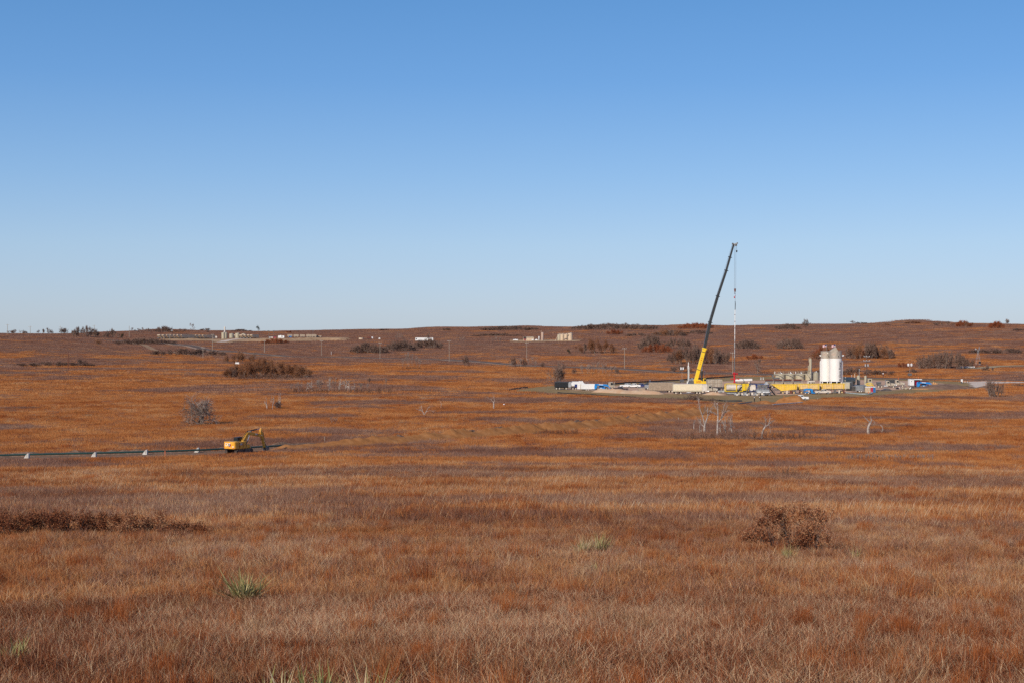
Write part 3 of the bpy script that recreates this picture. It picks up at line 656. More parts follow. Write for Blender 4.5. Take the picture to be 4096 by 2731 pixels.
# ------------------------------------------------------------------ vehicles and machines (local axes: x forward, y left, z up)
_wheel = {}
def wheel(par, x, y, r=.42, wd=.28, rimm='steel'):
    k = (round(r, 2), round(wd, 2), rimm)
    if k not in _wheel:
        t = B(); t.cyl((0, -wd / 2, 0), (0, wd / 2, 0), r, n=18)
        rm = B(); rm.cyl((0, -wd / 2 - .015, 0), (0, wd / 2 + .015, 0), r * .56, n=12); rm.cyl((0, -wd / 2 - .03, 0), (0, wd / 2 + .03, 0), r * .2, n=8)
        _wheel[k] = (t.mesh('tyre', M['rubber']), rm.mesh('rim', M[rimm]))
    a, b = _wheel[k]
    o = link('wheel', a, par, (x, y, r)); link('rim', b, o); return o
def seat(px, py): return P(px, py)
_pick = {}
def pickup(px, py, yaw, paint, label, name='pickup_truck', cat='pickup truck', group=None, suv=False, number=None, z=None):
    g = seat(px, py)
    if z is not None: g.z = z
    t = thing(name, label, cat, g, yaw, group)
    L, Wd = 5.9, 1.98; h2 = Wd / 2
    b = B()
    if suv: low = [(-2.5, .45), (2.35, .45), (2.5, .62), (2.5, .95), (2.35, 1.06), (1.15, 1.14), (-2.45, 1.16), (-2.52, .7)]
    else: low = [(-2.95, .52), (2.8, .48), (2.95, .65), (2.95, 1.0), (2.8, 1.14), (1.35, 1.2), (-.55, 1.2), (-.6, 1.28), (-2.93, 1.28), (-2.97, .8)]
    b.prism(low, -h2, h2); b.out('body', paint, t, bev=.04)
    c = B()
    cab = [(1.2, 1.12), (.45, 1.72), (.2, 1.8), (-2.1 if suv else -1.0, 1.8), (-2.4 if suv else -1.25, 1.7), (-2.5 if suv else -1.45, 1.18)] if not suv else [(1.1, 1.1), (.4, 1.6), (.1, 1.68), (-1.9, 1.68), (-2.3, 1.55), (-2.48, 1.1)]
    n = len(cab); ins = .16
    vs = []
    for sgn in (-1, 1):
        for (a, z_) in cab: vs.append((a, sgn * (h2 - .03 - (ins if z_ > 1.4 else 0)), z_))
    c.add(vs, [tuple(range(n)), tuple(range(n, 2 * n))[::-1]] + [(k, n + k, n + (k + 1) % n, (k + 1) % n) for k in range(n)])
    c.out('cab', paint, t)
    zt = cab[1][1] - .04; xf = cab[0][0] - .1; xr = cab[-1][0]
    mid = (xf + xr) / 2 - .1
    for sgn in (-1, 1):
        yo = h2 - .02; yi = h2 - .03 - ins + .012
        for (x0, x1, x2, x3) in ((mid + .07, xf - .12, .42, mid + .07), (xr + .14, mid - .07, mid - .07, cab[-2][0] + .1)):
            q = B(); vs = [(x0, sgn * yo, 1.22), (x1, sgn * yo, 1.22), (x2, sgn * yi, zt), (x3, sgn * yi, zt)]
            q.add(vs + [(a, b_ - sgn * .02, z_) for a, b_, z_ in vs], [(0, 1, 2, 3), (7, 6, 5, 4), (0, 4, 5, 1), (1, 5, 6, 2), (2, 6, 7, 3), (3, 7, 4, 0)]); q.out('window', 'glass', t)
    ws = B(); ws.add([(cab[0][0] - .02, -h2 + .16, 1.18), (cab[0][0] - .02, h2 - .16, 1.18), (cab[1][0] + .06, h2 - .26, zt), (cab[1][0] + .06, -h2 + .26, zt)], [(0, 1, 2, 3)]); ws.out('windscreen', 'glass', t)
    rw = B(); a0, a1 = cab[-1], cab[-2]; rw.add([(a0[0] - .02, -h2 + .22, 1.26), (a0[0] - .02, h2 - .22, 1.26), (a1[0] - .03, h2 - .3, zt - .02), (a1[0] - .03, -h2 + .3, zt - .02)], [(0, 3, 2, 1)]); rw.out('rear_window', 'glass', t)
    if not suv:
        bed = B(); bed.box(-2.05, 0, 1.281, 1.5, Wd - .3, .01); bed.out('bed_floor', 'dgrey', t)
    for x in ((1.75, -1.75) if not suv else (1.55, -1.5)):
        for y in (-h2 + .1, h2 - .1):
            wheel(t, x, y, .40)
    gr = B(); xe = 2.96 if not suv else 2.51; gr.box(xe, 0, .68, .05, 1.1, .3); gr.out('grille', 'dgrey', t)
    bp = B(); bp.box(xe + .02, 0, .45, .14, Wd - .05, .2); bp.out('bumper', 'steel', t)
    bp = B(); bp.box(-xe - .03, 0, .5, .14, Wd - .05, .2); bp.out('bumper', 'steel', t)
    for y in (-.78, .78):
        q = B(); q.box(xe - .02, y, .78, .1, .32, .2); q.out('headlight', 'lamp', t)
        q = B(); q.box(-xe, y * 1.16, .85, .08, .14, .34); q.out('tail_light', 'red', t)
        q = B(); q.box(.85, y * 1.38, 1.18, .12, .22, .22); q.out('mirror', 'black', t)
    if number:
        vs, fs = text_mesh(number, .55, .004)
        q = B(); q.add([(-1.75 - 0 + -v.x * 1, h2 + .006 + v.z * .2, 1.06 + v.y) for v in vs] if False else [(-2.3 + v.x, -h2 - .008 - v.z * .2, .98 + v.y) for v in vs], fs); q.out('number', 'black', t)
    return t
def axle_set(t, xs, hw, r=.5, wd=.3, rim='dusty'):
    for x in xs:
        for y in (-hw + wd / 2, hw - wd / 2): wheel(t, x, y, r, wd, rim)
def tractor(px, py, yaw, paint, label, group=None, chassis=2.6):
    """conventional truck tractor: hood forward, day cab, bare frame behind"""
    t = thing('truck_tractor', label, 'truck', seat(px, py), yaw, group)
    f = B(); f.box(-.3, .42, .75, 7.4, .12, .28); f.box(-.3, -.42, .75, 7.4, .12, .28); f.box(-2.9, 0, 1.03, 1.2, 1.0, .12); f.out('frame', 'dgrey', t)
    hd = B(); hd.prism([(1.3, .95), (3.35, .95), (3.4, 1.1), (3.35, 1.75), (2.6, 1.95), (1.3, 2.1)], -.72, .72); hd.out('hood', paint, t, bev=.06)
    cb = B(); cb.prism([(-.5, .9), (1.28, .9), (1.28, 2.1), (.85, 2.85), (.5, 3.0), (-.45, 3.0), (-.5, 2.9)], -1.1, 1.1); cb.out('cab', paint, t, bev=.05)
    w1 = B(); w1.add([(1.31, -.95, 2.15), (1.31, .95, 2.15), (.93, .88, 2.8), (.93, -.88, 2.8)], [(0, 1, 2, 3)]); w1.out('windscreen', 'glass', t)
    for s_ in (-1, 1):
        q = B(); q.prism([(.1, 1.95), (1.1, 1.95), (.78, 2.65), (.1, 2.65)], s_ * 1.1, s_ * 1.125); q.out('side_window', 'glass', t)
        q = B(); q.cyl((.2, s_ * .95, .75), (-1.3, s_ * .95, .75), .32, n=12); q.out('fuel_tank', 'steel', t)
        q = B(); q.tube([(-.62, s_ * .8, 1.0), (-.62, s_ * .8, 3.3), (-.72, s_ * .8, 3.45)], .07, 8); q.out('exhaust_stack', 'chrome', t)
        q = B(); q.prism([(1.9, .62), (2.1, 1.12), (2.5, 1.28), (3.0, 1.12), (3.2, .8), (3.0, .9), (2.5, 1.12), (2.1, .95)], s_ * .7, s_ * 1.15); q.out('fender', paint, t)
        q = B(); q.box(3.1, s_ * .88, 1.2, .22, .26, .24); q.out('headlight', 'lamp', t)
        q = B(); q.box(1.25, s_ * 1.32, 1.9, .1, .18, .5); q.out('mirror', 'dgrey', t)
    q = B(); q.box(3.4, 0, 1.05, .05, 1.0, .75); q.out('grille', 'dgrey', t)
    q = B(); q.box(3.5, 0, .5, .2, 2.3, .38); q.out('bumper', 'steel', t)
    axle_set(t, (2.5,), 1.15, .5, .3, 'dusty'); axle_set(t, (-2.2, -3.5), 1.15, .5, .5, 'dusty'); return t
def van_trailer(name, px, py, yaw, L, H, floor, m, label, cat, axles=(), ribs=None, group=None, legs=False, rail='dgrey', Wd=2.5, tarp=None):
    """a box on a chassis; the box runs -L/2..L/2"""
    t = thing(name, label, cat, seat(px, py), yaw, group)
    b = B(); b.box(0, 0, floor, L, Wd, H); b.out('body', m, t, bev=.03)
    r_ = B(); r_.box(0, 0, floor + H, L + .06, Wd + .06, .09); r_.out('top_rail', rail, t)
    c = B(); c.box(0, .5, floor - .32, L * .98, .15, .3); c.box(0, -.5, floor - .32, L * .98, .15, .3); c.out('chassis', 'dgrey', t)
    if ribs:
        q = B(); n = int(L / ribs)
        for k in range(n):
            x = -L / 2 + (k + .5) * L / n
            q.box(x, Wd / 2 + .03, floor + .08, ribs * .45, .07, H - .16); q.box(x, -Wd / 2 - .03, floor + .08, ribs * .45, .07, H - .16)
        for k in range(5): q.box(L / 2 + .03, -Wd / 2 + (k + .5) * Wd / 5, floor + .08, .07, Wd / 10, H - .16); q.box(-L / 2 - .03, -Wd / 2 + (k + .5) * Wd / 5, floor + .08, .07, Wd / 10, H - .16)
        q.out('side_ribs', m, t)
    if axles: axle_set(t, axles, Wd / 2 - .02, .48, .3)
    if legs:
        q = B(); q.box(L * .3, .8, 0, .15, .15, floor); q.box(L * .3, -.8, 0, .15, .15, floor); q.out('landing_leg', 'dgrey', t)
    return t
def telehandler(px, py, yaw, label, boom_up=.12):
    t = thing('telehandler', label, 'telehandler', seat(px, py), yaw)
    b = B(); b.prism([(-2.6, .65), (2.3, .65), (2.5, .85), (2.3, 1.15), (.6, 1.2), (-1.6, 1.25), (-2.7, 1.5)], -.85, .85); b.out('chassis', 'blue', t, bev=.05)
    b = B(); b.prism([(-3.0, .55), (-2.2, .55), (-1.9, 1.5), (-2.1, 2.5), (-2.9, 2.55), (-3.05, 1.6)], -.75, .75); b.out('rear_housing', 'blue', t, bev=.06)
    b = B(); b.prism([(-.9, 1.15), (.75, 1.1), (.95, 1.5), (.6, 2.35), (-.8, 2.35)], .2, 1.15); b.out('cab_frame', 'black', t)
    b = B(); b.prism([(-.7, 1.5), (.65, 1.5), (.5, 2.2), (-.7, 2.2)], 1.15, 1.17); b.out('cab_window', 'glass', t)
    b = B(); b.prism([(-2.75, 2.1), (2.5, 2.1 - .55 * 1), (2.65, 2.0 - .5), (2.6, 2.3 - .3), (1.9, 2.42), (-2.7, 2.65)], -.75, -.2); b.out('boom', 'blue', t, bev=.04)
    b = B(); b.bar((2.4, -.48, 1.9), (3.3, -.48, .75), .35, .3); b.out('boom_nose', 'blue', t)
    b = B(); b.box(3.4, -.1, .35, .12, 1.7, .95); b.box(3.95, .3, .3, 1.1, .12, .06); b.box(3.95, -.5, .3, 1.1, .12, .06); b.out('fork_carriage', 'dgrey', t)
    b = B(); b.bar((-1.3, -.48, 1.3), (.9, -.48, 1.95), .12); b.out('lift_cylinder', 'black', t)
    b = B(); b.box(-.4, -.76, 2.2, 1.7, .03, .24, ry=R(3)); b.out('decal', 'white', t)
    b = B(); b.box(-.4, -.86, .85, .8, .03, .2); b.out('decal', 'white', t)
    for x in (-1.65, 1.75):
        for y in (-.98, .98): wheel(t, x, y, .66, .42, 'grey')
    return t
YAW_R, YAW_L = 0.0, math.pi

# --- left end of the pad
t = van_trailer('dump_trailer', 2247, 1557, R(6), 5.6, 2.05, 1.05, M['black'], 'black ribbed open-top trailer at the left tip of the pad', 'trailer', (-2.3, -1.1, 1.6), ribs=.4, rail='dgrey')
t = thing('tank_trailer', 'white sloping-topped trailer with a navy panel and grey ribbed rear', 'trailer', seat(2308, 1557), R(4))
b = B(); b.prism([(-2.3, 1.5), (3.2, 1.5), (3.2, 2.2), (2.2, 3.25), (-1.9, 3.3), (-2.5, 2.4)], -1.2, 1.2); b.out('body', 'white', t, bev=.05)
b = B(); b.prism([(-3.6, .95), (-2.5, .95), (-2.5, 2.5), (-1.95, 3.2), (-3.2, 3.1), (-3.6, 2.5)], -1.25, 1.25); b.out('rear_housing', 'galv', t, bev=.05)
b = B(); b.box(.2, -1.22, 1.0, 2.6, .06, 1.2); b.out('navy_panel', 'navy', t)
b = B(); b.box(0, 0, .85, 7.6, 2.2, .2); b.out('chassis', 'brown', t)
b = B(); b.cyl((1.2, -.3, 3.28), (1.2, -.3, 3.45), .55, n=12); b.box(1.9, 0, 3.25, .9, .7, .22); b.out('roof_hatch', 'white', t)
for y_ in (-1, 1):
    b = B(); b.tube([(3.3, y_, 1.2), (3.3, y_, 2.9), (4.4, y_, 2.9), (4.4, y_, 1.2)], .06, 6); b.out('rack_hoop', 'steel', t)
axle_set(t, (-1.8, -.7, 2.2), 1.2, .45, .3)
t = thing('cargo_trailer', 'small white enclosed trailer with its rear door open', 'trailer', seat(2348, 1560), R(3))
b = B(); b.prism([(-2.5, .5), (2.9, .5), (3.3, .8), (3.3, 2.4), (3.1, 2.6), (-2.5, 2.6)], -1.05, 1.05); b.out('body', 'white', t, bev=.05)
b = B(); b.box(-2.55, .98, .5, 1.3, .05, 2.1, rz=0); 
b.v = [(v[0] - .6, v[1], v[2]) for v in b.v]; b.out('door', 'white', t)
b = B(); b.box(-2.515, 0, .6, .02, 1.8, 1.85); b.out('door_opening', 'wood', t)
b = B(); b.box(.3, -1.07, .55, 5.4, .03, .06); b.out('side_trim', 'steel', t)
axle_set(t, (.35, -.45), 1.1, .34, .2, 'white')
t = thing('generator', 'small dark generator skid between the white trailer and the blue telehandler', 'generator', seat(2376, 1560), 0)
b = B(); b.box(0, 0, .25, 1.9, 1.2, 1.15); b.out('casing', 'dgrey', t, bev=.03); b = B(); b.box(.9, 0, .2, .8, .9, 1.5); b.out('radiator', 'black', t); b = B(); b.box(0, 0, .05, 2.4, 1.2, .18); b.out('skid', 'steel', t)
b = B(); b.cyl((.3, 0, 1.4), (.3, 0, 1.9), .07); b.out('exhaust', 'rust', t)
telehandler(2407, 1560, R(4), 'blue telehandler at the left part of the pad beside the beige truck cab')
t = thing('picker_truck', 'beige truck with tall square cab behind the brown pickup', 'truck', seat(2444, 1557), R(0))
b = B(); b.prism([(-1.1, .9), (.9, .9), (.95, 2.0), (.75, 3.0), (-.9, 3.05), (-1.1, 2.2)], -1.1, 1.1); b.out('cab', 'beige', t, bev=.05)
b = B(); b.prism([(-.2, 1.9), (.8, 1.9), (.65, 2.8), (-.2, 2.8)], -1.13, -1.1); b.out('side_window', 'glass', t)
b = B(); b.box(1.15, 0, .8, .3, 2.1, 1.0); b.out('nose', 'beige', t); b = B(); b.box(-3.0, 0, .95, 3.8, 2.2, .25); b.out('deck', 'dgrey', t)
b = B(); b.tube([(1.4, -1, .9), (1.4, -1, 3.1), (1.4, 1, 3.1), (1.4, 1, .9)], .06, 6); b.out('guard_rail', 'beige', t)
axle_set(t, (.4, -3.2, -4.2), 1.12, .48, .3)
pickup(2483, 1563, R(-6), M['brown'], 'dark brown pickup parked behind the peach sand bank')
pickup(2503, 1549, R(176), M['white'], 'white car with sloping roof, left of the two white vehicles parked together', 'parked_car', 'car', suv=True)
pickup(2534, 1550, R(172), M['white'], 'white crew-cab pickup parked right behind the white car')
pickup(2562, 1549, R(172), M['navy'], 'dark navy pickup parked at the right of the white pickup')
pickup(2590, 1546, R(170), M['black'], 'black pickup half behind the long ribbed container')
t = thing('vacuum_truck', 'dusty steel truck front between the black pickup and the ribbed container', 'truck', seat(2592, 1557), R(188))
b = B(); b.box(0, 0, .6, 2.4, 2.2, 1.3); b.out('hood', 'galv', t, bev=.08); b = B(); b.box(-1.3, 0, .9, 1.3, 2.3, 2.2); b.out('cab', 'navy', t, bev=.06); b = B(); b.box(-.63, 0, 2.0, .03, 1.9, .8); b.out('windscreen', 'glass', t)
b = B(); b.box(1.22, 0, .7, .06, 1.6, .9); b.out('grille', 'chrome', t); b = B(); b.box(1.35, 0, .4, .2, 2.2, .35); b.out('bumper', 'chrome', t)
for z_ in (3.1, 3.75): 
    b = B(); b.cyl((-.9, -.8, z_), (-.9, .0, z_), .2, n=10); b.out('air_filter', 'chrome', t)
axle_set(t, (.4, -2.6), 1.1, .5, .3)
t = thing('utility_box', 'small beige utility box standing at the foot of the ribbed container', 'box', seat(2566, 1565), R(3))
b = B(); b.box(0, 0, .12, 2.4, 1.6, 1.35); b.out('casing', 'ribbed', t, bev=.03); b = B(); b.box(0, 0, .0, 2.2, 1.4, .12); b.out('base', 'dgrey', t); b = B(); b.box(0, 0, 1.47, 2.5, 1.7, .06); b.out('lid', 'galv', t)
van_trailer('container_trailer', 2648, 1569, R(1.5), 9.8, 3.1, .85, M['ribbed'], 'long grey-brown ribbed container trailer left of the cream curtain trailer', 'trailer', (2.6, 3.7), ribs=.36, legs=True)
t = van_trailer('curtain_trailer', 2749, 1575, R(1.5), 10.6, 2.75, 1.05, M['cream'], 'long cream curtain-sided trailer parked below the yellow crane', 'trailer', (-4.4, -2.6), rail='galv')
b = B()
for k in range(34): b.box(-5.1 + k * .31, -1.275, 1.05, .05, .03, .55)
b.out('curtain_straps', 'dgrey', t)
b = B(); b.box(6.3, 0, 1.15, 1.95, 2.5, 2.6); b.out('headboard_box', 'dusty', t, bev=.04)
b = B()
for k in range(5): b.cyl((-.3 + k * .34, -1.15, .72), (-.3 + k * .34, -1.32, .72), .14, n=10)
b.out('air_tank', 'lamp', t)
axle_set(t, (3.4, 4.5), 1.2, .5, .35)
tractor(2836, 1571, R(-14), M['beige'], 'dusty beige truck cab at the front of the cream trailer')
for (a, b_, lb) in ((2866, 1571, 'orange traffic cone left of the pair in front of the beige boxes'), (2871, 1572, 'orange traffic cone right of the pair in front of the beige boxes')):
    t = thing('traffic_cone', lb, 'traffic cone', seat(a, b_), 0, 'traffic cones beside the truck cab')
    b = B(); b.cyl((0, 0, .04), (0, 0, .9 if a < 2868 else .6), .17, .03, n=10); b.out('cone', 'orange', t); b = B(); b.box(0, 0, 0, .45, .45, .04); b.out('base', 'black', t)
pickup(2900, 1572, R(172), M['galv'], 'silver car whose nose shows left of the yellow-framed tank', 'parked_car', 'car', suv=True)

# --- light towers
def light_tower(px, py, top, label, spread, mast=True, body='dgrey', heads=4, r=.22, mw=.025):
    g = seat(px, py); Hh = (py - top) / F * g.y
    t = thing('light_tower', label, 'light tower', g, 0)
    b = B(); b.box(0, 0, .35, 1.9, 1.2, 1.1); b.out('engine_box', body, t, bev=.03)
    b = B(); b.cyl((0, 0, 1.4), (0, 0, Hh * .55), mw * 1.5, n=6); b.cyl((0, 0, Hh * .55), (0, 0, Hh), mw, n=6); b.bar((-spread, 0, Hh - .55), (spread, 0, Hh - .55), .04); b.out('mast', 'galv', t)
    for i in range(heads):
        sx = -1 if i % 2 == 0 else 1; z_ = Hh - (.15 if i < 2 else .75)
        q = B(); q.cyl((sx * spread, -.22, z_ - .08), (sx * spread, .12, z_ + .05), r, r * .5, n=12); q.out('lamp', 'lamp', t)
    wheel(t, -.2, -.75, .32, .2); wheel(t, -.2, .75, .32, .2); return t
light_tower(2728, 1530, 1468, 'light tower with four round lamps above the cream trailer, left of the white mast', .5, r=.33)
light_tower(3639, 1503, 1454, 'light tower with four bright lamps standing alone behind the far road', .8, r=.5)
light_tower(3048, 1548, 1508, 'light tower with grey lamps over the silver tanks', .5, r=.2)
light_tower(3515, 1540, 1526, 'low folded light tower left of the beige truck pair', .35, r=.25)
# white tall mast beside the crane
g = seat(2754, 1548); t = thing('wireline_mast', 'tall white telescopic mast left of the yellow crane boom', 'mast', g, 0)
zz = lambda py: (1548 - py) / F * g.y
b = B(); b.box(0, 0, 0, 1.6, 1.4, .8); b.out('base', 'dgrey', t); b = B(); b.box(-.1, 0, .8, .5, .5, zz(1462) - .8); b.out('lower_section', 'white', t)
b = B(); b.box(.15, 0, .8, .3, .5, zz(1465) - .8); b.out('side_rail', 'white', t); b = B(); b.box(-.05, 0, zz(1462), .26, .3, zz(1448) - zz(1462)); b.out('upper_section', 'white', t)
b = B(); b.bar((-.42, -.3, .8), (-.42, -.3, zz(1475)), .12); b.out('cable_track', 'black', t)
b = B(); b.box(-.6, -1.0, 0, .45, .45, 2.6); b.out('winch_post', 'white', t)

# --- crane
YC = 590.0
def wp(px, py, dy=0): return W(px, py, YC + dy)
g = P(2790, 1550); g.y = YC; g.x = (2790 - 2048) / F * YC; g.z = hz(g.x, g.y)
t = thing('crane', 'tall yellow mobile crane with its charcoal boom raised over the red wellhead', 'crane', g, 0); G = g
def W2(b, name, m, par=t, **k): return b.out(name, m, par, off=G, **k)
b = B(); b.box(G.x, G.y, G.z + .6, 13, 2.8, 1.1); W2(b, 'carrier', 'crane', bev=.05)
for x in (-5.4, -3.9, -2.4, 2.2, 3.7, 5.2):
    for y in (-1.2, 1.2): wheel(t, x, y, .62, .4)
b = B()
for x in (-4.4, 4.6):
    b.box(G.x + x, G.y, G.z + .5, .5, 7.4, .3); b.box(G.x + x, G.y - 3.7, G.z, .7, .7, .5); b.box(G.x + x, G.y + 3.7, G.z, .7, .7, .5)
W2(b, 'outriggers', 'crane')
b = B(); z1 = wp(0, 1533).z; z2 = wp(0, 1517).z
b.prism([(wp(2759, 0).x, z1), (wp(2824, 0).x, z1), (wp(2824, 0).x, z1 + .5), (wp(2810, 0).x, z1 + .7), (wp(2808, 0).x, wp(0, 1522).z), (wp(2798, 0).x, z2), (wp(2774, 0).x, z2 + .1), (wp(2771, 0).x, wp(0, 1528).z), (wp(2759, 0).x, z1 + .3)], YC - 1.3, YC + 1.3)
W2(b, 'superstructure', 'crane', bev=.05)
b = B(); b.box(wp(2765, 0).x, YC, G.z + 1.8, 1.9, 2.7, 1.1); b.box(wp(2763, 0).x, YC, z1 + .35, 1.6, 2.4, .5); W2(b, 'counterweight', 'dgrey')
b = B(); b.box(wp(2817, 0).x, YC - .9, z1 + .5, 1.1, .9, 1.7); W2(b, 'operator_cab', 'crane', bev=.06)
b = B(); b.box(wp(2818, 0).x, YC - 1.37, z1 + 1.1, .8, .03, .9); W2(b, 'cab_window', 'glass')
b = B(); b.cyl((wp(2769, 0).x, YC - 1, z2 + .1), (wp(2769, 0).x, YC + 1, z2 + .1), .55, n=14); b.cyl((wp(2762, 0).x, YC - 1, z2 - .1), (wp(2762, 0).x, YC + 1, z2 - .1), .4, n=14); W2(b, 'winch_drums', 'steel')
c0 = wp(2783, 1520); c1 = wp(2817.5, 1392); c2 = wp(2935, 978)
b = B(); b.bar(c0, c1, 1.5, 1.45); W2(b, 'base_boom_section', 'crane', bev=.08)
b = B(); d = (c1 - c0).normalized(); nrm = Vector((d.z, 0, -d.x))
for q in (.33, .88):
    p_ = c0.lerp(c1, q); b.bar(p_ - d * .12, p_ + d * .12, 1.56, 1.52)
W2(b, 'boom_bands', 'black')
b = B(); b.bar(c1 - d * .6, c1 + d * .05, 1.72, 1.7); b.bar(c1 + nrm * .8 - d * .15, c1 + nrm * 1.15 - d * .15, .3); W2(b, 'boom_collar', 'crane')
stops = [(2817.5, 1392), (2840.5, 1289), (2871, 1185), (2905, 1082), (2920, 1029), (2935, 978)]
for k in range(5):
    a_, b_ = wp(*stops[k]), wp(*stops[k + 1]); wd_ = [1.22, 1.12, 1.0, .88, .78][k]
    q = B(); q.bar(a_ - d * .3, b_, wd_, wd_ * .95); W2(q, 'boom_section', 'boom', bev=.06)
    if k < 4:
        q = B(); q.bar(b_ - d * .12, b_ + d * .14, wd_ + .28, wd_ + .25); q.bar(b_ - nrm * (wd_ / 2 + .35), b_ + nrm * (wd_ / 2 + .4), .14, .3); W2(q, 'section_collar', 'boom')
tip = wp(2935, 976)
b = B(); b.prism([(tip.x - .75, tip.z - .2), (tip.x + .3, tip.z - .9), (tip.x + 1.0, tip.z - .7), (tip.x + 1.6, tip.z + .1), (tip.x + 1.35, tip.z + .5), (tip.x + .3, tip.z + .1), (tip.x - .7, tip.z + .35)], YC - .35, YC + .35); W2(b, 'boom_head', 'galv')
for (x_, z_, r_) in ((.95, -.55, .45), (1.45, .25, .3), (-.45, .1, .3)):
    q = B(); q.cyl((tip.x + x_, YC - .45, tip.z + z_), (tip.x + x_, YC + .45, tip.z + z_), r_, n=12); W2(q, 'sheave', 'dgrey')
b = B(); b.cyl(wp(2806, 1524), wp(2807.5, 1482), .42, n=10); W2(b, 'lift_cylinder', 'black'); b = B(); b.cyl(wp(2807.5, 1482), wp(2809, 1437), .24, n=10); W2(b, 'lift_rod', 'chrome')
b = B(); b.bar(wp(2809, 1442), wp(2811, 1420), .5, .9); W2(b, 'cylinder_bracket', 'crane')
b = B(); b.tube([wp(2770, 1516), wp(2811, 1392, 0) - nrm * .9, wp(2929, 978)], .035, 4); W2(b, 'hoist_rope', 'dgrey')
b = B(); b.tube([wp(2938.2, 985), wp(2937.5, 1155)], .04, 4); W2(b, 'hoist_rope', 'dgrey')
b = B(); b.tube([wp(2943.6, 985), wp(2943.0, 1155)], .04, 4); W2(b, 'hoist_rope', 'dgrey')
b = B(); b.tube([wp(2946.5, 975), wp(2947, 1002)], .04, 4); W2(b, 'auxiliary_rope', 'dgrey')
b = B(); b.cyl(wp(2947, 1002), wp(2947, 1010), .32, .2, n=8); W2(b, 'auxiliary_hook', 'black')
b = B(); b.cyl(wp(2940, 1155), wp(2940, 1168), .42, .3, n=10); b.cyl(wp(2940, 1168), wp(2940, 1173), .12, n=8); W2(b, 'hook_block', 'rust')
b = B(); b.tube([wp(2940, 1171), wp(2937.6, 1173), wp(2938, 1176), wp(2941.5, 1176), wp(2942, 1174)], .09, 6); W2(b, 'hook', 'black')
# letters on the crane
ux = Vector((d.x, 0, d.z))
for (txt, sz, cen, u, col_) in (('AXIS', 1.15, wp(2801, 1440), Vector((1, 0, 0)), 'red'), ('AXIS', 1.0, wp(2793, 1525), Vector((1, 0, 0)), 'red')):
    vs, fs = text_mesh(txt, sz, .01); q = B()
    if cen.z > wp(0, 1500).z:
        # letters stacked up the boom
        for i, ch in enumerate(txt[::-1]):
            v2, f2 = text_mesh(ch, .85, .01); c_ = c0.lerp(c1, .50 + .065 * i) 
            a_ = ux; s_ = Vector((a_.z, 0, -a_.x))
            q.add([c_ + s_ * v.x + a_ * v.y + Vector((0, -.79 - v.z, 0)) for v in v2], f2)
        W2(q, 'boom_lettering', 'red')
    else:
        q.add([cen + Vector((v.x, -1.335 - v.z, v.y)) for v in vs], fs); W2(q, 'body_lettering', 'red')
# thing hung from the hook: slings and the tool string down to the wellhead
t = thing('lubricator', 'long slender lubricator pipe hanging from the crane hook to the red wellhead', 'pipe string', wp(2938, 1488), 0); G = wp(2938, 1488)
b = B(); b.tube([wp(2941, 1176), wp(2940.5, 1205)], .05, 4); b.out('sling', 'dgrey', t, off=G)
b = B(); b.tube([wp(2939, 1183), wp(2942.5, 1183)], .1, 5); b.cyl(wp(2938, 1187), wp(2938, 1193), .3, .2, n=8); b.out('shackle', 'red', t, off=G)
b = B(); b.tube([wp(2940.5, 1205), wp(2941.2, 1216), wp(2940.6, 1240)], [.12, .16, .14], 6); b.out('pulley_head', 'black', t, off=G)
b = B(); b.tube([wp(2940.4, 1240), wp(2939.5, 1300), wp(2939, 1356)], .15, 6); b.out('pale_riser', 'white', t, off=G)
b = B(); b.tube([wp(2939, 1356), wp(2938.4, 1430)], .17, 6); b.out('grey_riser', 'galv', t, off=G)
b = B(); b.tube([wp(2938.4, 1430), wp(2938.2, 1460), wp(2938, 1488)], [.22, .24, .24], 6); b.out('lower_riser', 'dgrey', t, off=G)
b = B()
for q in (1258, 1285, 1312, 1340, 1366, 1392, 1416, 1437, 1452): b.cyl(wp(2939.2, q), wp(2939.2, q + 2), .24, n=8)
b.out('collars', 'rust', t, off=G)
# red wellhead
g = P(2938, 1548); g.y = YC; g.x = (2938 - 2048) / F * YC; g.z = hz(g.x, g.y)
t = thing('wellhead', 'bright red stacked wellhead below the hanging pipe string', 'wellhead', g, 0); zz = lambda py: wp(0, py).z - g.z
b = B(); b.cyl((0, 0, 0), (0, 0, zz(1531)), .5, n=12); b.out('casing_head', 'dgrey', t)
b = B(); b.cyl((0, 0, zz(1531)), (0, 0, zz(1490)), .32, n=12); b.out('spool', 'red', t)
for q, r_ in ((1528, .55), (1516, .5), (1505, .5), (1494, .55), (1489, .42)):
    b = B(); b.cyl((0, 0, zz(q) - .14), (0, 0, zz(q) + .14), r_, n=12); b.out('flange', 'red', t)
b = B(); b.cyl((-1.3, 0, zz(1514.5) - .0), (1.7, 0, zz(1514.5)), .13, n=8); b.out('lower_wing', 'red', t)
b = B(); b.cyl((-.65, 0, zz(1494)), (1.3, 0, zz(1494)), .24, n=10); b.out('upper_wing', 'red', t)
for x_ in (-.62, 1.15):
    b = B(); b.cyl((x_ - .12, 0, zz(1494)), (x_ + .12, 0, zz(1494)), .42, n=12); b.out('valve_body', 'red', t)
for x_ in (-1.3, 1.75):
    b = B(); b.cyl((x_, -.2, zz(1514.5)), (x_, .2, zz(1514.5)), .28, n=10); b.out('hand_wheel', 'red', t)
b = B(); b.tube([(.3, -.1, zz(1505)), (1.8, -.4, zz(1505)), (3.0, -.6, zz(1510)), (3.9, -.8, zz(1522)), (4.3, -.9, 0.1)], .13, 6); b.out('flow_hose', 'dgrey', t)
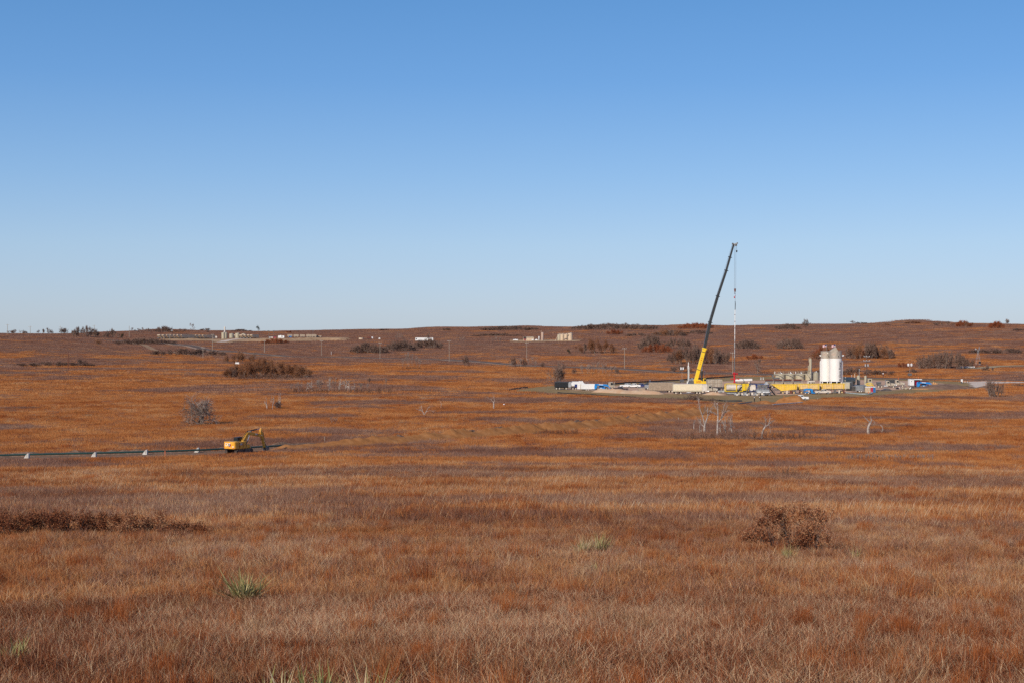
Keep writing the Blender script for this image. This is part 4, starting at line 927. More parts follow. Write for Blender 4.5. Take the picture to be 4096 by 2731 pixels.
# long white pipe/duct right of the wellhead
g = seat(2975, 1533); t = thing('white_duct', 'long white duct lying on stands right of the red wellhead', 'duct', g, R(2)); k = g.y / F
b = B(); b.box(0, 0, 1.15, 68 * k, .9, 1.0, ry=R(-1.2)); b.out('duct', 'white', t, bev=.1)
b = B(); [b.box(x * k, 0, 0, .2, .8, 1.2) for x in (-28, 0, 28)]; b.out('stand', 'dgrey', t)
b = B(); b.cyl((20 * k, -.7, 0.2), (20 * k, -.7, .9), .55, .3, n=10); b.out('valve_cover', 'pbeige', t)

# --- beige sand boxes behind, on a black chassis
for i, x in enumerate((2847, 2877)):
    g = seat(x, 1566); t = thing('sand_box', ['beige panelled sand box behind the truck cab, left of the two', 'beige panelled sand box behind the truck cab, right of the two'][i], 'sand box', g + Vector((0, 3, 0)), R(2), 'sand boxes on the black chassis')
    b = B(); b.prism([(-1.35, 1.9), (1.35, 1.9), (1.5, 2.2), (1.5, 4.4), (1.2, 4.7), (-1.2, 4.7), (-1.5, 4.4), (-1.5, 2.2)], -1.2, 1.2); b.out('hopper', 'beige', t)
    b = B(); [b.box(x_, -1.24, 2.0, .1, .08, 2.6) for x_ in (-1.45, -.5, .5, 1.45)]; b.box(0, -1.24, 3.3, 2.9, .08, .1); b.out('frame', 'ribbed', t)
    b = B(); [b.box(1.0, -1.3, 2.0 + .35 * q, .35, .06, .05) for q in range(7)]; b.out('ladder', 'dgrey', t)
g = seat(2868, 1566) + Vector((0, 3, 0)); t = thing('chassis_trailer', 'long black chassis carrying the beige sand boxes', 'trailer', g, R(2))
b = B(); b.box(0, 0, 1.2, 9.4, 2.4, .5); b.out('deck', 'black', t); b = B(); [b.box(x_, 0, .1, 1.4, 2.2, 1.0) for x_ in (-2.5, 1.0)]; b.out('underframe', 'black', t); axle_set(t, (3.0, 4.1), 1.2, .48, .3)

# --- ISO tanks
def iso_tank(px, py, L, frame, shell, label, yaw=0, end=False, z0=1.2, Hh=2.9):
    t = thing('tank_container', label, 'tank container', seat(px, py), yaw)
    b = B(); r_ = Hh / 2 - .18; b.cyl((-L / 2 + .2, 0, z0 + Hh / 2), (L / 2 - .2, 0, z0 + Hh / 2), r_, n=20); b.out('tank', shell, t, smooth=True)
    b = B()
    for x in (-L / 2, L / 2):
        for y in (-1.2, 1.2): b.box(x, y, z0, .2, .2, Hh)
        for z_ in (z0, z0 + Hh - .18): b.box(x, 0, z_, .2, 2.4, .18)
    for y in (-1.2, 1.2):
        for z_ in (z0, z0 + Hh - .18): b.box(0, y, z_, L, .16, .18)
    b.out('frame', frame, t)
    b = B(); [b.cyl((x, 0, z0 + Hh / 2), (x + .05, 0, z0 + Hh / 2), r_ + .02, n=20) for x in (-L / 4, 0, L / 4)]; b.out('tank_bands', 'pbeige', t)
    b = B(); b.box(0, 0, z0 - .35, L + .6, 2.2, .33); b.out('chassis', 'dgrey', t)
    axle_set(t, (L / 2 - .4, L / 2 - 1.5), 1.15, .45, .3, 'dusty'); return t
iso_tank(2923, 1577, 4.0, M['crane'], M['dusty'], 'white tank in a yellow frame at the left of the tank row', R(1.5), Hh=2.9)
iso_tank(2955, 1577, 2.3, M['crane'], M['dusty'], 'short white tank in a yellow frame behind the first black stairs', R(1.5), Hh=2.8)
iso_tank(3011, 1577, 2.6, M['navy'], M['dusty'], 'white tank end in a navy blue frame between the two staircases', R(78), Hh=2.85)
t = thing('yellow_tank_unit', 'yellow tank box behind the coiled black hose', 'tank', seat(2982, 1574), 0)
b = B(); b.box(0, 0, 1.2, 2.3, 2.4, 2.7); b.out('casing', 'crane', t, bev=.1); b = B(); b.cyl((.2, -1.22, 2.5), (.2, -1.26, 2.5), .7, n=14); b.out('manhole', 'yellow', t); b = B(); b.box(0, 0, .5, 2.6, 2.2, .7); b.out('chassis', 'dgrey', t)
def stairs(px, py, yaw, label, run=2.3, rise=3.2, m='black'):
    t = thing('access_stairs', label, 'stairs', seat(px, py), yaw)
    for y in (-.4, .4):
        b = B(); b.bar((-run / 2, y, .2), (run / 2, y, rise), .08, .3); b.out('stringer', m, t)
        b = B(); b.bar((-run / 2, y, 1.2), (run / 2, y, rise + 1), .06); [b.bar((-run / 2 + run * q / 3, y, .2 + (rise - .2) * q / 3), (-run / 2 + run * q / 3, y, 1.2 + (rise - .2) * q / 3), .05) for q in range(4)]; b.out('handrail', m, t)
    for q in range(9):
        b = B(); u = (q + .5) / 9; b.box(-run / 2 + run * u, 0, .2 + (rise - .2) * u, .28, .8, .05); b.out('tread', m, t)
    return t
stairs(2955, 1580, R(10), 'black stairs climbing right in front of the short yellow-framed tank')
stairs(3087, 1580, R(185), 'black stairs climbing left up to the silver tanks beside the hopper')
g = seat(3020, 1577); t = thing('overhead_gantry', 'black pipe gantry running over the row of tanks', 'gantry', g, R(1)); k = g.y / F
b = B(); b.box(0, .2, 4.05, 130 * k, .5, .14); b.out('walkway', 'black', t)
for x in (-54, -36, -10, 22, 60):
    b = B(); b.box(x * k, .2, 0, .12, .12, 4.05); b.out('post', 'black', t)
g = seat(2988, 1579); t = thing('coiled_hose', 'coiled black ribbed hose standing before the yellow tank box', 'hose', g, 0)
b = B(); b.tube([(-.9, 0, .3), (-.5, 0, .6), (0, 0, 1.3), (.35, 0, 2.2), (.9, 0, 3.3), (1.3, 0, 3.8)], .3, 10); b.out('hose', 'dgrey', t)
b = B(); pts = [Vector(p) for p in [(-.5, 0, .6), (-.25, 0, .95), (0, 0, 1.3), (.17, 0, 1.75), (.35, 0, 2.2), (.62, 0, 2.75), (.9, 0, 3.3)]]; [b.cyl(p, p + Vector((.05, 0, .1)), .38, n=10) for p in pts]; b.out('hose_rings', 'rubber', t)
def silver(px, py, label, sc=1):
    t = thing('mixing_unit', label, 'mixing unit', seat(px, py), R(4))
    b = B(); b.cyl((0, 0, 2.9), (0, 0, 4.0), .85, .95, n=18); b.cyl((0, 0, 2.2), (0, 0, 2.9), .25, .85, n=18); b.out('cone_tank', 'chrome', t, smooth=True)
    b = B(); b.box(-.1, -.2, 1.0, 2.6, 1.8, 1.2); b.out('pump_housing', 'galv', t, bev=.1); b = B(); [b.cyl((-1 + .5 * q, -1.12, 1.3), (-1 + .5 * q, -1.22, 1.3), .2, n=10) for q in range(5)]; b.out('gauges', 'lamp', t)
    b = B(); b.box(0, 0, .45, 3.6, 2.2, .5); b.out('deck', 'dgrey', t); b = B(); [b.tube([(-1.3 + q * .5, -1, .9), (-1.3 + q * .5, -1, 3.6)], .07, 6) for q in (0, 1, 3)]; b.out('riser_pipe', 'steel', t)
    axle_set(t, (-1.0, 1.2), 1.1, .46, .3, 'chrome'); return t
silver(3040, 1580, 'navy and silver pumping unit right of the navy-framed tank')
silver(3062, 1581, 'silver mixing unit with round cone tank left of the yellow hoppers')
t = thing('pump_trailer', 'navy blue panelled pump trailer behind the silver mixing units', 'trailer', seat(3046, 1571), R(2))
b = B(); b.box(0, 0, 1.9, 5.2, 2.3, 1.5); b.out('body', 'navy', t, bev=.05); b = B(); b.prism([(1.1, 3.4), (1.9, 4.1), (2.6, 3.4)], -1.1, 1.1); b.out('white_hood', 'white', t); b = B(); b.box(0, 0, 1.0, 6, 2, .6); b.out('chassis', 'dgrey', t); axle_set(t, (-2, -.8, 2), 1.2, .48, .3)
t = thing('manifold_row', 'row of small pumps, filters and wheels along the front of the pad', 'pump manifold', seat(2995, 1582), R(-1))
b = B(); b.box(0, 0, .15, 10.5, .7, .18); b.out('skid', 'dgrey', t)
for i in range(9):
    x = -4.8 + i * 1.2
    b = B(); b.box(x, 0, .33, .75, .7, .75 + .2 * (i % 2)); b.out('pump_box', ['galv', 'beige', 'dusty'][i % 3], t, bev=.03)
    b = B(); b.cyl((x + .55, -.42, .42), (x + .55, .2, .42), .32, n=12); b.out('filter_drum', ['dusty', 'black', 'steel'][i % 3], t)
t = thing('air_tank_skid', 'long dark skid in front of the yellow-framed tank', 'skid', seat(2928, 1579), R(1)); b = B(); b.box(0, 0, .25, 4.4, 1.0, .7); b.out('skid', 'dgrey', t, bev=.1); b = B(); b.cyl((-1.9, -.6, .6), (1.9, -.6, .6), .22, n=10); b.out('air_tank', 'galv', t)
axle_set(t, (1.9,), .9, .4, .3, 'lamp')

# --- yellow hoppers
def hopper(x0, x1, py, top, label, slant=False, seed=0, lean=0):
    xm = (x0 + x1) / 2; g = seat(xm, py); k = g.y / F; L = (x1 - x0) * k; Hh = (py - top) * k
    t = thing('sand_hopper', label, 'sand hopper', g, R(1.2), 'row of yellow sand hoppers'); zb = 1.75
    prof = [(-L / 2 + (3.6 if slant else .05), zb - (.6 if slant else 0)), (L / 2 - .05, zb), (L / 2 - .05, Hh), (-L / 2 + .05, Hh)]
    b = B(); b.prism(prof, -1.3, 1.3); b.out('bin', 'yellow' if slant else 'hopper', t)
    b = B(); n = int(L / .62)
    for q in range(n):
        x = -L / 2 + (q + .5) * L / n; zlo = zb + .05
        if slant and x < -L / 2 + 3.6: zlo = zb + (Hh - zb) * (1 - (x + L / 2) / 3.6) * .95 + .1
        b.box(x, -1.34, zlo, .24, .12, Hh - zlo - .1); b.box(x, 1.34, zlo, .24, .12, Hh - zlo - .1)
    b.out('side_ribs', 'yellow' if slant else 'hopper', t)
    b = B(); b.box(0, -1.36, Hh - .08, L, .16, .14); b.box(0, 1.36, Hh - .08, L, .16, .14); b.out('top_rail', 'crane', t)
    for q in (.08, .5, .93):
        if slant and q < .4: continue
        b = B(); b.box(-L / 2 + L * q, -1.42, zb - .1, .22, .2, Hh - zb + .2); b.out('corner_post', 'crane', t)
    b = B(); b.box(.5 if slant else 0, 0, 1.35, L * (.8 if slant else .98), 2.2, .38); b.out('chassis', 'dgrey', t)
    n = max(2, int(L / 1.5))
    for q in range(n):
        x = -L / 2 + (q + .6) * L / n
        if slant and x < -L / 2 + 2.6: continue
        b = B(); b.box(x, -.9, .15, .55 + .3 * ((q * 7 + seed) % 2), .5, 1.15); b.out('discharge_gate', ['dgrey', 'dusty', 'rust'][(q + seed) % 3], t)
    axle_set(t, (L / 2 - 1.2, -L / 2 + (4.2 if slant else 1.5)), 1.15, .5, .32, 'hopper'); return t
hopper(3084, 3186, 1574, 1536, 'yellow sand hopper with its left end slanting down', True, 1)
hopper(3187, 3276, 1573, 1534, 'faded yellow sand hopper in the middle of the row, behind the blue machine', seed=2)
hopper(3277, 3378, 1572, 1533, 'yellow sand hopper at the right of the row, below the white silos', seed=0)
t = thing('gooseneck_trailer', 'blue gooseneck trailer coupled behind the white pickup', 'trailer', seat(3236, 1575), R(0))
b = B(); b.prism([(-2.0, 1.3), (-1.8, 1.95), (-1.2, 2.1), (.8, 2.1), (1.3, 1.7), (1.2, .7), (2.1, .6), (2.1, .35), (.8, .35), (.5, 1.5), (-1.2, 1.55), (-1.6, 1.2)], -.9, .9); b.out('gooseneck', 'blue', t)
b = B(); b.box(-1.0, 0, .5, 1.6, 1.8, .4); b.out('deck', 'blue', t); b = B(); b.cyl((1.6, 0, .5), (1.6, 0, 1.2), .25, n=10); b.out('winch', 'steel', t); axle_set(t, (-1.5, -.4), .95, .4, .25)
pickup(3291, 1575, R(180), M['dusty'], 'dusty white crew-cab pickup numbered 2 parked before the yellow hoppers', number='2')
pickup(3198, 1600, R(176), M['white'], 'clean white pickup half hidden behind the orange dirt mound')
# ------------------------------------------------------------------ silos
def silo(px, py, dia_px, top, ledge, label, word=None, red=None, cone=False):
    g = seat(px, py); k = g.y / F; r_ = dia_px * k / 2; H_ = (py - top) * k; zb = (py - 1524) * k; zl = (py - ledge) * k
    t = thing('sand_silo', label, 'silo', g, 0)
    b = B(); b.cyl((0, 0, zb), (0, 0, zl), r_, n=40); b.out('shell', 'silo', t, smooth=True)
    b = B(); b.cyl((0, 0, zl), (0, 0, H_), r_ * .995, n=40); b.out('upper_band', 'silotop', t, smooth=True)
    b = B(); b.cyl((0, 0, H_ - .05), (0, 0, H_ + .12), r_ + .06, n=40); b.out('roof', 'silotop', t)
    b = B(); b.cyl((0, 0, zb - 1.7), (0, 0, zb), .5, r_ * .95, n=24); b.out('hopper_cone', 'black', t, smooth=True)
    for a in (-2.6, -1.57, -.54, .54, 1.57, 2.6):
        b = B(); b.box(math.cos(a) * (r_ - .15), math.sin(a) * (r_ - .15), 0, .32, .32, zb); b.out('leg', 'white', t)
    b = B(); b.box(0, 0, 0, 2 * r_ + .3, 2 * r_ + .3, .25); b.out('base_skid', 'rust', t)
    b = B(); b.box(r_ * .25, -r_ * .96, zl + (H_ - zl) * .22, .22, .2, .6); b.out('level_gauge', 'black', t)
    def wrap(txt, size, zc, ang, shear=0, vert=False, m='dgrey', name='lettering', sp=1.0):
        vs, fs = text_mesh(txt, size, .0, shear, sp, .03); q = B(); out = []
        for v in vs:
            s_, z_ = (-v.y, v.x) if vert else (v.x, v.y)
            a_ = ang + s_ / r_; out.append((math.sin(a_) * (r_ + .03), -math.cos(a_) * (r_ + .03), zc + z_))
        q.add(out, fs); q.out(name, m, t)
    if red: wrap(red, 1.2, zl + (H_ - zl) * .6, -.6, .35, m='treered', name='red_lettering')
    if word:
        zc = (py - (1443 + 1512) / 2) * k; wrap(word, 1.45, zc, .56, .3, True, 'dgrey', 'lettering', .92)
        q = B(); a0 = .58; zc2 = (py - 1518) * k
        for i in range(6):
            th = i * math.pi / 3; s_, z_ = .34 * math.cos(th), .34 * math.sin(th); c_ = B(); n_ = 8
            ring = [(s_ + .17 * math.cos(j * math.pi / 4), z_ + .17 * math.sin(j * math.pi / 4)) for j in range(n_)]
            q.add([(math.sin(a0 + u / r_) * (r_ + .03), -math.cos(a0 + u / r_) * (r_ + .03), zc2 + z) for u, z in ring], [tuple(range(n_))])
        q.out('flower_logo', 'black', t)
    if cone:
        b = B(); b.prism([(-r_ * 1.0, H_ + .1), (r_ * .35, H_ + .1), (r_ * .3, H_ + .5), (-.1, H_ + 1.7), (-.5, H_ + 1.6)], -.9, .9); b.out('roof_housing', 'beige', t)
        b = B(); b.bar((-.1, 0, H_ + 1.65), (.35, 0, H_ + 1.05), .6, .35); b.out('vent_hood', 'white', t)
    return t, g, r_, H_, k
s1 = silo(3305, 1545, 44, 1405, 1433, 'white sand silo with a round emblem on its tan top, left of the pair', red='NG')
s2 = silo(3342, 1547, 49, 1405, 1433, 'white sand silo with vertical Gore Energy lettering, right of the pair', word='Gore Energy', red='NG', cone=True)
t = s1[0]; r_, H_, k = s1[2:]
b = B(); b.cyl((.0, -r_ - .0, (1545 - 1411.5) * k), (.0, -r_ - .05, (1545 - 1411.5) * k), .36, n=16); b.out('round_emblem', 'dusty', t)
for (px, y_, lb, sil) in ((3281, 0, 'white fill pipe running down the left silo', s1), (3316.5, -2.2, 'white fill pipe in the gap between the two silos', s1), (3370, 0, 'white fill pipe running down the right side of the right silo', s2)):
    g = sil[1]; k = g.y / F; pxc = 3305 if sil is s1 else 3342; x = (px - pxc) * k; py = 1545 if sil is s1 else 1547
    q = B(); z1 = (py - 1443) * k; q.tube([(x, y_ , .5), (x, y_, z1 - .4), (x + (.1 if px < 3300 else -.1), y_, z1), (x + (.6 if px < 3300 else -.6), y_, z1 + .1)], .17, 8); q.out('fill_pipe', 'white', sil[0])
    q = B(); q.prism([(x, (py - 1421) * k - .4), (x + .5, (py - 1421) * k - .15), (x + .5, (py - 1421) * k + .3), (x - .5, (py - 1421) * k + .1)], y_ - .3, y_ + .3); q.out('lifting_lug', 'white', sil[0])
red_m, wht_m, cant_m = M['plum'], M['white'], M['navy']
def flag(px, py_top, Yd, z0, label, sgn):
    top = W(px, py_top, Yd); g = Vector((top.x, Yd, z0)); t = thing('flag', label, 'flag', g, 0); Ht = top.z - z0
    b = B(); b.cyl((0, 0, 0), (0, 0, Ht), .045, n=6); b.out('pole', 'steel', t)
    L, Hf = 1.55, 1.1; n = 8
    for s_ in range(13):
        b = B(); vs = []
        for i in range(n + 1):
            u = i / n; w_ = .12 * math.sin(u * 7); dz = -.28 * u * u
            for e in (0, 1): vs.append((-.05 - L * u, w_, Ht - .1 - Hf * (s_ + e) / 13 + dz))
        b.add(vs, [(2 * i, 2 * i + 1, 2 * i + 3, 2 * i + 2) for i in range(n)]); b.out('stripe', red_m if s_ % 2 == 0 else wht_m, t)
    b = B(); vs = []
    for i in range(5):
        u = i / 10.0; w_ = .12 * math.sin(u * 7); dz = -.28 * u * u
        for e in (0, 7): vs.append((-.05 - L * u, w_ - .015, Ht - .1 - Hf * e / 13 + dz))
    b.add(vs, [(2 * i, 2 * i + 1, 2 * i + 3, 2 * i + 2) for i in range(4)]); b.out('canton', cant_m, t)
    b = B(); vs = [(x_, y_ - .0 + .03, z_) for x_, y_, z_ in vs]; b.add(vs, [(2 * i, 2 * i + 1, 2 * i + 3, 2 * i + 2) for i in range(4)]); b.out('canton', cant_m, t)
g1 = s1[1]; flag(3306, 1376, g1.y, g1.z + s1[3] + .1, 'flag of red and white stripes flying on the left silo', -1)
g2 = s2[1]; flag(3342, 1376, g2.y, g2.z + s2[3] + 1.6, 'flag of red and white stripes flying above the right silo hood', -1)
# crew unit with white window frames left of the silos
t = thing('crew_cabin', 'white-framed control cabin behind the yellow hoppers, left of the silos', 'cabin', seat(3244, 1560), R(5)); 
b = B(); b.box(0, 0, 1.2, 2.6, 2.3, 2.6); b.out('body', 'dusty', t, bev=.08); 
for x in (-.85, .1, .85):
    b = B(); b.box(x, -1.17, 2.6, .5, .04, .75); b.out('window', 'glass', t)
b = B(); b.box(0, 0, .3, 3.4, 2.2, .9); b.out('deck', 'dgrey', t)
# pump trucks behind the hoppers (rows of tubes)
for i, (x, lb) in enumerate(((3076, 'dusty pump truck with ribbed tubes behind the slanted hopper, leftmost of its row'), (3112, 'dusty pump truck behind the hoppers, second in its row'), (3150, 'dusty pump truck behind the hoppers, third in its row'), (3190, 'dusty pump truck behind the hoppers, rightmost of its row'))):
    t = thing('pump_truck', lb, 'pump truck', seat(x, 1551), R(2), 'pump trucks behind the hoppers')
    b = B(); b.box(0, 0, .9, 3.4, 2.3, 1.5); b.out('engine_deck', 'ribbed', t, bev=.05)
    b = B(); [b.tube([(-1.5 + q * .5, -1.2, 1.5), (-1.35 + q * .5, -1.2, 2.5), (-1.1 + q * .5, -.2, 2.9)], .14, 6) for q in range(7)]; b.out('ribbed_tubes', 'beige', t)
    b = B(); b.cyl((-1.6, -.3, 3.4), (1.6, -.3, 3.4), .32, n=10); b.out('header_pipe', 'rust', t); b = B(); b.box(0, 0, 2.4, 2.8, 1.6, .6); b.out('radiator', 'dgrey', t)
    axle_set(t, (-1.1, 1.1), 1.15, .48, .3)
g = seat(3100, 1545); t = thing('black_duct', 'fat black pipe elbow lying behind the pump trucks', 'pipe', g, 0); b = B(); b.tube([(-1.0, 0, 5.0), (-.9, 0, 3.8), (-.2, 0, 3.5), (2.0, 0, 3.6)], .35, 10); b.out('elbow', 'dgrey', t); b = B(); b.box(-.5, 0, 0, .3, .3, 3.4); b.box(1.5, 0, 0, .3, .3, 3.4); b.out('stand', 'dgrey', t)

# ------------------------------------------------------------------ tank batteries
def vtank(px, py, dia, top, label, m='tank', group=None, dy=0):
    g = seat(px, py) + Vector((0, dy, 0)); g.z = hz(g.x, g.y); k = g.y / F; r_ = dia * k / 2; H_ = (py - top) * k
    t = thing('storage_tank', label, 'storage tank', g, 0, group)
    b = B(); b.cyl((0, 0, 0), (0, 0, H_), r_, n=28); b.out('shell', m, t, smooth=True)
    b = B(); b.cyl((0, 0, H_), (0, 0, H_ + r_ * .12), r_ + .04, .2, n=28); b.out('roof', m, t)
    b = B(); b.cyl((r_ * .3, -r_ * .3, H_ + .1), (r_ * .3, -r_ * .3, H_ + .5), .25, n=8); b.out('hatch', 'lamp', t)
    b = B(); b.box(0, -r_ - .04, .4, .6, .1, .7); b.out('manway', m, t); return t
for i, (x, lb) in enumerate(((3120, 'first olive tank from the left under the long walkway'), (3158, 'second olive tank from the left under the long walkway'), (3199, 'third olive tank from the left under the long walkway'), (3237, 'olive tank under the stairs end of the long walkway'))):
    vtank(x, 1520 - i * .3, 37, 1494, lb, group='olive tanks under the walkway')
vtank(3259, 1520, 33, 1488, 'taller olive tank standing at the right end of the battery')
g = seat(3175, 1523); k = g.y / F; t = thing('tank_walkway', 'olive steel walkway and stairs along the top of the olive tanks', 'walkway', g, 0)
zt = (1523 - 1496) * k; L0, L1 = (3094 - 3175) * k, (3228 - 3175) * k
b = B(); b.box((L0 + L1) / 2, -1.0, zt, L1 - L0, 1.0, .28); b.out('deck', 'tank', t)
for i in range(8):
    x = L0 + (L1 - L0) * i / 7; b = B(); b.box(x, -1.45, zt + .28, .16, .1, 1.25); b.out('rail_post', 'tank', t)
for z_ in (.75, 1.35):
    b = B(); b.bar((L0, -1.45, zt + z_), (L1, -1.45, zt + z_), .1); b.out('rail', 'tank', t)
b = B(); b.bar((L1, -1.4, zt + .1), ((3246 - 3175) * k, -1.4, 0.1), .1, .3); b.bar((L1, -.6, zt + .1), ((3246 - 3175) * k, -.6, 0.1), .1, .3); b.out('stair_stringer', 'tank', t)
for q in range(10):
    u = (q + .5) / 10; x = L1 + ((3246 - 3175) * k - L1) * u; b = B(); b.box(x, -1.0, zt * (1 - u), .3, .8, .06); b.out('tread', 'tank', t)
b = B(); b.bar((L0 + .1, -1.4, zt), ((3086 - 3175) * k, -1.4, 0), .12); b.out('brace', 'tank', t)
for x_ in (3113, 3154, 3196): 
    b = B(); xa = (x_ - 3175) * k; b.tube([(xa - 2.2, -2.1, zt - .1), (xa - .6, -2.15, zt - .35), (xa + 1.0, -2.15, zt - 1.0), (xa + 2.2, -2.1, zt - 1.9)], .2, 6); b.out('load_line', 'dgrey', t)
b = B(); b.bar(((3090 - 3175) * k, -.3, (1523 - 1481) * k), ((3250 - 3175) * k, -.3, (1523 - 1482) * k), .12); b.out('top_pipe', 'brown', t)
for x_ in (3100, 3123, 3163, 3183, 3205): 
    b = B(); xa = (x_ - 3175) * k; b.cyl((xa, .3, zt + .3), (xa, .3, zt + 1.3), .14, n=6); b.out('vent', 'lamp', t)
b = B(); xa = (3123 - 3175) * k; b.cyl((xa, 0, zt), (xa, 0, (1523 - 1466) * k), .07, n=6); b.cyl((xa, 0, (1523 - 1469) * k), (xa, 0, (1523 - 1464) * k), .16, n=6); b.out('vent_mast', 'brown', t)
def vessel(px, py, w_, top, label, m='tank', dome=True, cap=None):
    g = seat(px, py); k = g.y / F; r_ = w_ * k / 2; H_ = (py - top) * k; t = thing('process_vessel', label, 'vessel', g, 0)
    b = B(); b.cyl((0, 0, .5), (0, 0, H_ - r_ * .6), r_, n=18); b.dome((0, 0, H_ - r_ * .6), r_, r_ * .6); b.out('shell', m, t, smooth=True)
    b = B(); b.cyl((0, 0, 0), (0, 0, .5), r_ * .9, n=14); b.out('skirt', 'dgrey', t)
    b = B(); b.tube([(r_ * .2, -r_ - .12, .4), (r_ * .2, -r_ - .12, H_ * .6)], .08, 6); b.box(-r_ * .3, -r_, H_ * .3, .3, .2, .3); b.out('fittings', 'steel', t)
    return t, g, k, r_, H_
t, g, k, r_, H_ = vessel(3242, 1521, 10.5, 1434, 'tall slim olive heater tower beside the tank walkway')
b = B(); b.tube([(r_ * .2, 0, H_ - .2), (r_ * .2, 0, H_ + .35), (-r_ * .3, 0, H_ + .55), (-r_ - .05, 0, H_ + .3), (-r_ - .05, 0, H_ - 1.6)], .14, 6); b.out('gooseneck_pipe', 'tank', t)
b = B(); b.tube([(-r_ - .4, 0, 3), (-r_ - .4, 0, H_ * .66), (-r_ + .2, 0, H_ * .7)], .2, 6); b.out('side_pipe', 'tank', t)
b = B(); b.tube([(-r_ - .3, -.5, H_ * .45), (r_ + .4, -.5, H_ * .48), (r_ + .4, -.5, .2)], .07, 5); b.out('ladder', 'brown', t)
vessel(3434, 1540, 13, 1500, 'squat olive vessel with rounded top left of the crossarm pole')
vessel(3462, 1542, 10, 1501, 'slim olive vessel with rounded top right beside the crossarm pole')
t, g, k, r_, H_ = vessel(3419, 1540, 3.4, 1496, 'thin pale pointed standpipe left of the squat vessel', 'pbeige'); b = B(); b.cyl((0, 0, H_ - .1), (0, 0, H_ + .6), r_, .02, n=10); b.out('tip', 'pbeige', t)
for (x, y0, y1, lb) in ((3437, 1535, 1478, 'thin white mast rising behind the squat olive vessel'), (2819, 1548, 1484, 'thin grey whip mast right of the crane body'), (3407, 1520, 1502, 'short thin pipe stub above the olive horizontal tank'), (3381, 1523, 1509, 'short curved pipe left of the olive horizontal tank')):
    g = seat(x, y0); k = g.y / F; t = thing('mast', lb, 'mast', g, 0); b = B(); b.cyl((0, 0, 0), (0, 0, (y0 - y1) * k), .08, n=6); b.out('pole', 'galv', t); b = B(); b.cyl((0, 0, (y0 - y1) * k), (0, 0, (y0 - y1) * k + .3), .13, n=6); b.out('cap', 'lamp', t)
g = seat(3396, 1540); k = g.y / F; t = thing('horizontal_tank', 'large olive horizontal tank with sloped end behind the grey trailer', 'tank', g, 0)
b = B(); b.cyl((-22 * k, 0, 2.2), (24 * k, 0, 2.2), 1.25, n=20); b.out('shell', 'tank', t, smooth=True); b = B(); [b.box(x * k, 0, 0, .4, 1.8, 1.2) for x in (-14, 16)]; b.out('saddle', 'dgrey', t)
t = thing('frac_tank', 'olive tank with a triangular sloped front right of the yellow hoppers', 'tank', seat(3392, 1560), R(70))
def frac_parts(t, m='tank', s_=1):
    b = B(); b.prism([(-5.5, .9), (3.6, .9), (5.6, 2.6), (4.4, 3.3), (-5.5, 3.3)], -1.3, 1.3); b.out('body', m, t)
    b = B(); [b.box(x, y, .6, .15, .08, 2.5) for x in (-5, -3.4, -1.8, -.2, 1.4, 3.0) for y in (-1.33, 1.33)]; b.out('side_ribs', m, t)
    b = B(); b.box(5.0, 0, .3, 1.0, 1.2, .8); b.out('nose_skid', 'dgrey', t); axle_set(t, (-4.2,), 1.25, .5, .3)
frac_parts(t)
t = thing('hose_reel', 'dark reels and hoses under the sloped olive tank', 'hose reel', seat(3402, 1563), 0)
for i in range(5):
    b = B(); b.cyl((-1.3 + .65 * i, -.25, .6), (-1.3 + .65 * i, .25, .6), .42, n=14); b.out('reel', 'rubber', t)
b = B(); b.box(0, 0, .02, 3.4, .7, .15); b.out('base', 'dgrey', t)
t = thing('cargo_trailer', 'dark grey enclosed trailer with its left end open beside the toilets', 'trailer', seat(3441, 1567), R(2))
b = B(); b.prism([(-2.15, .55), (2.0, .5), (2.15, .8), (2.1, 2.5), (1.9, 2.75), (-2.1, 2.6)], -1.1, 1.1); b.out('body', 'grey', t, bev=.05); b = B(); b.box(1.35, -1.12, .7, .8, .03, 1.8); b.out('side_door', 'dgrey', t)
b = B(); b.box(-3.0, -.2, .5, 1.5, 1.9, 1.7); b.out('open_end', 'black', t); b = B(); [b.box(-3.0, -1.2, .7 + .45 * q, 1.4, .1, .08) for q in range(4)]; b.out('shelf', 'wood', t); axle_set(t, (.1, -.65), 1.12, .36, .22, 'white')
pickup(3426, 1557, R(180), M['navy'], 'dark blue pickup roof showing over the grey trailer')
t = thing('pipe_cage', 'yellow tubular cage behind the row of toilets', 'cage', seat(3477, 1556), 0)
b = B()
for y in (-.8, .8):
    b.tube([(-1.7, y, 0), (-1.5, y, 1.6), (-.8, y, 2.5), (.8, y, 2.5), (1.5, y, 1.6), (1.8, y, 0)], .09, 6); b.tube([(-1.5, y, 1.6), (1.5, y, 1.6)], .08, 6); b.tube([(-.8, y, 2.5), (0, y, .8), (.8, y, 2.5)], .08, 6)
b.tube([(-.8, -.8, 2.5), (-.8, .8, 2.5)], .08, 6); b.tube([(.8, -.8, 2.5), (.8, .8, 2.5)], .08, 6); b.out('tubes', 'crane', t)
b = B(); b.box(0, 0, .02, 3.6, 1.6, .14); b.out('base', 'crane', t)
t = thing('control_cabinet', 'beige cabinet with a dark window right beside the slim olive vessel', 'cabinet', seat(3479, 1542), R(3)); b = B(); b.box(0, 0, .2, 1.7, 1.3, 2.9); b.out('casing', 'tank', t, bev=.05); b = B(); b.box(-.05, -.67, 2.0, .75, .03, .75); b.out('window', 'glass', t); b = B(); b.box(0, 0, 0, 1.8, 1.4, .2); b.out('base', 'dgrey', t)
g0 = seat(3481, 1569); kk = g0.y / F
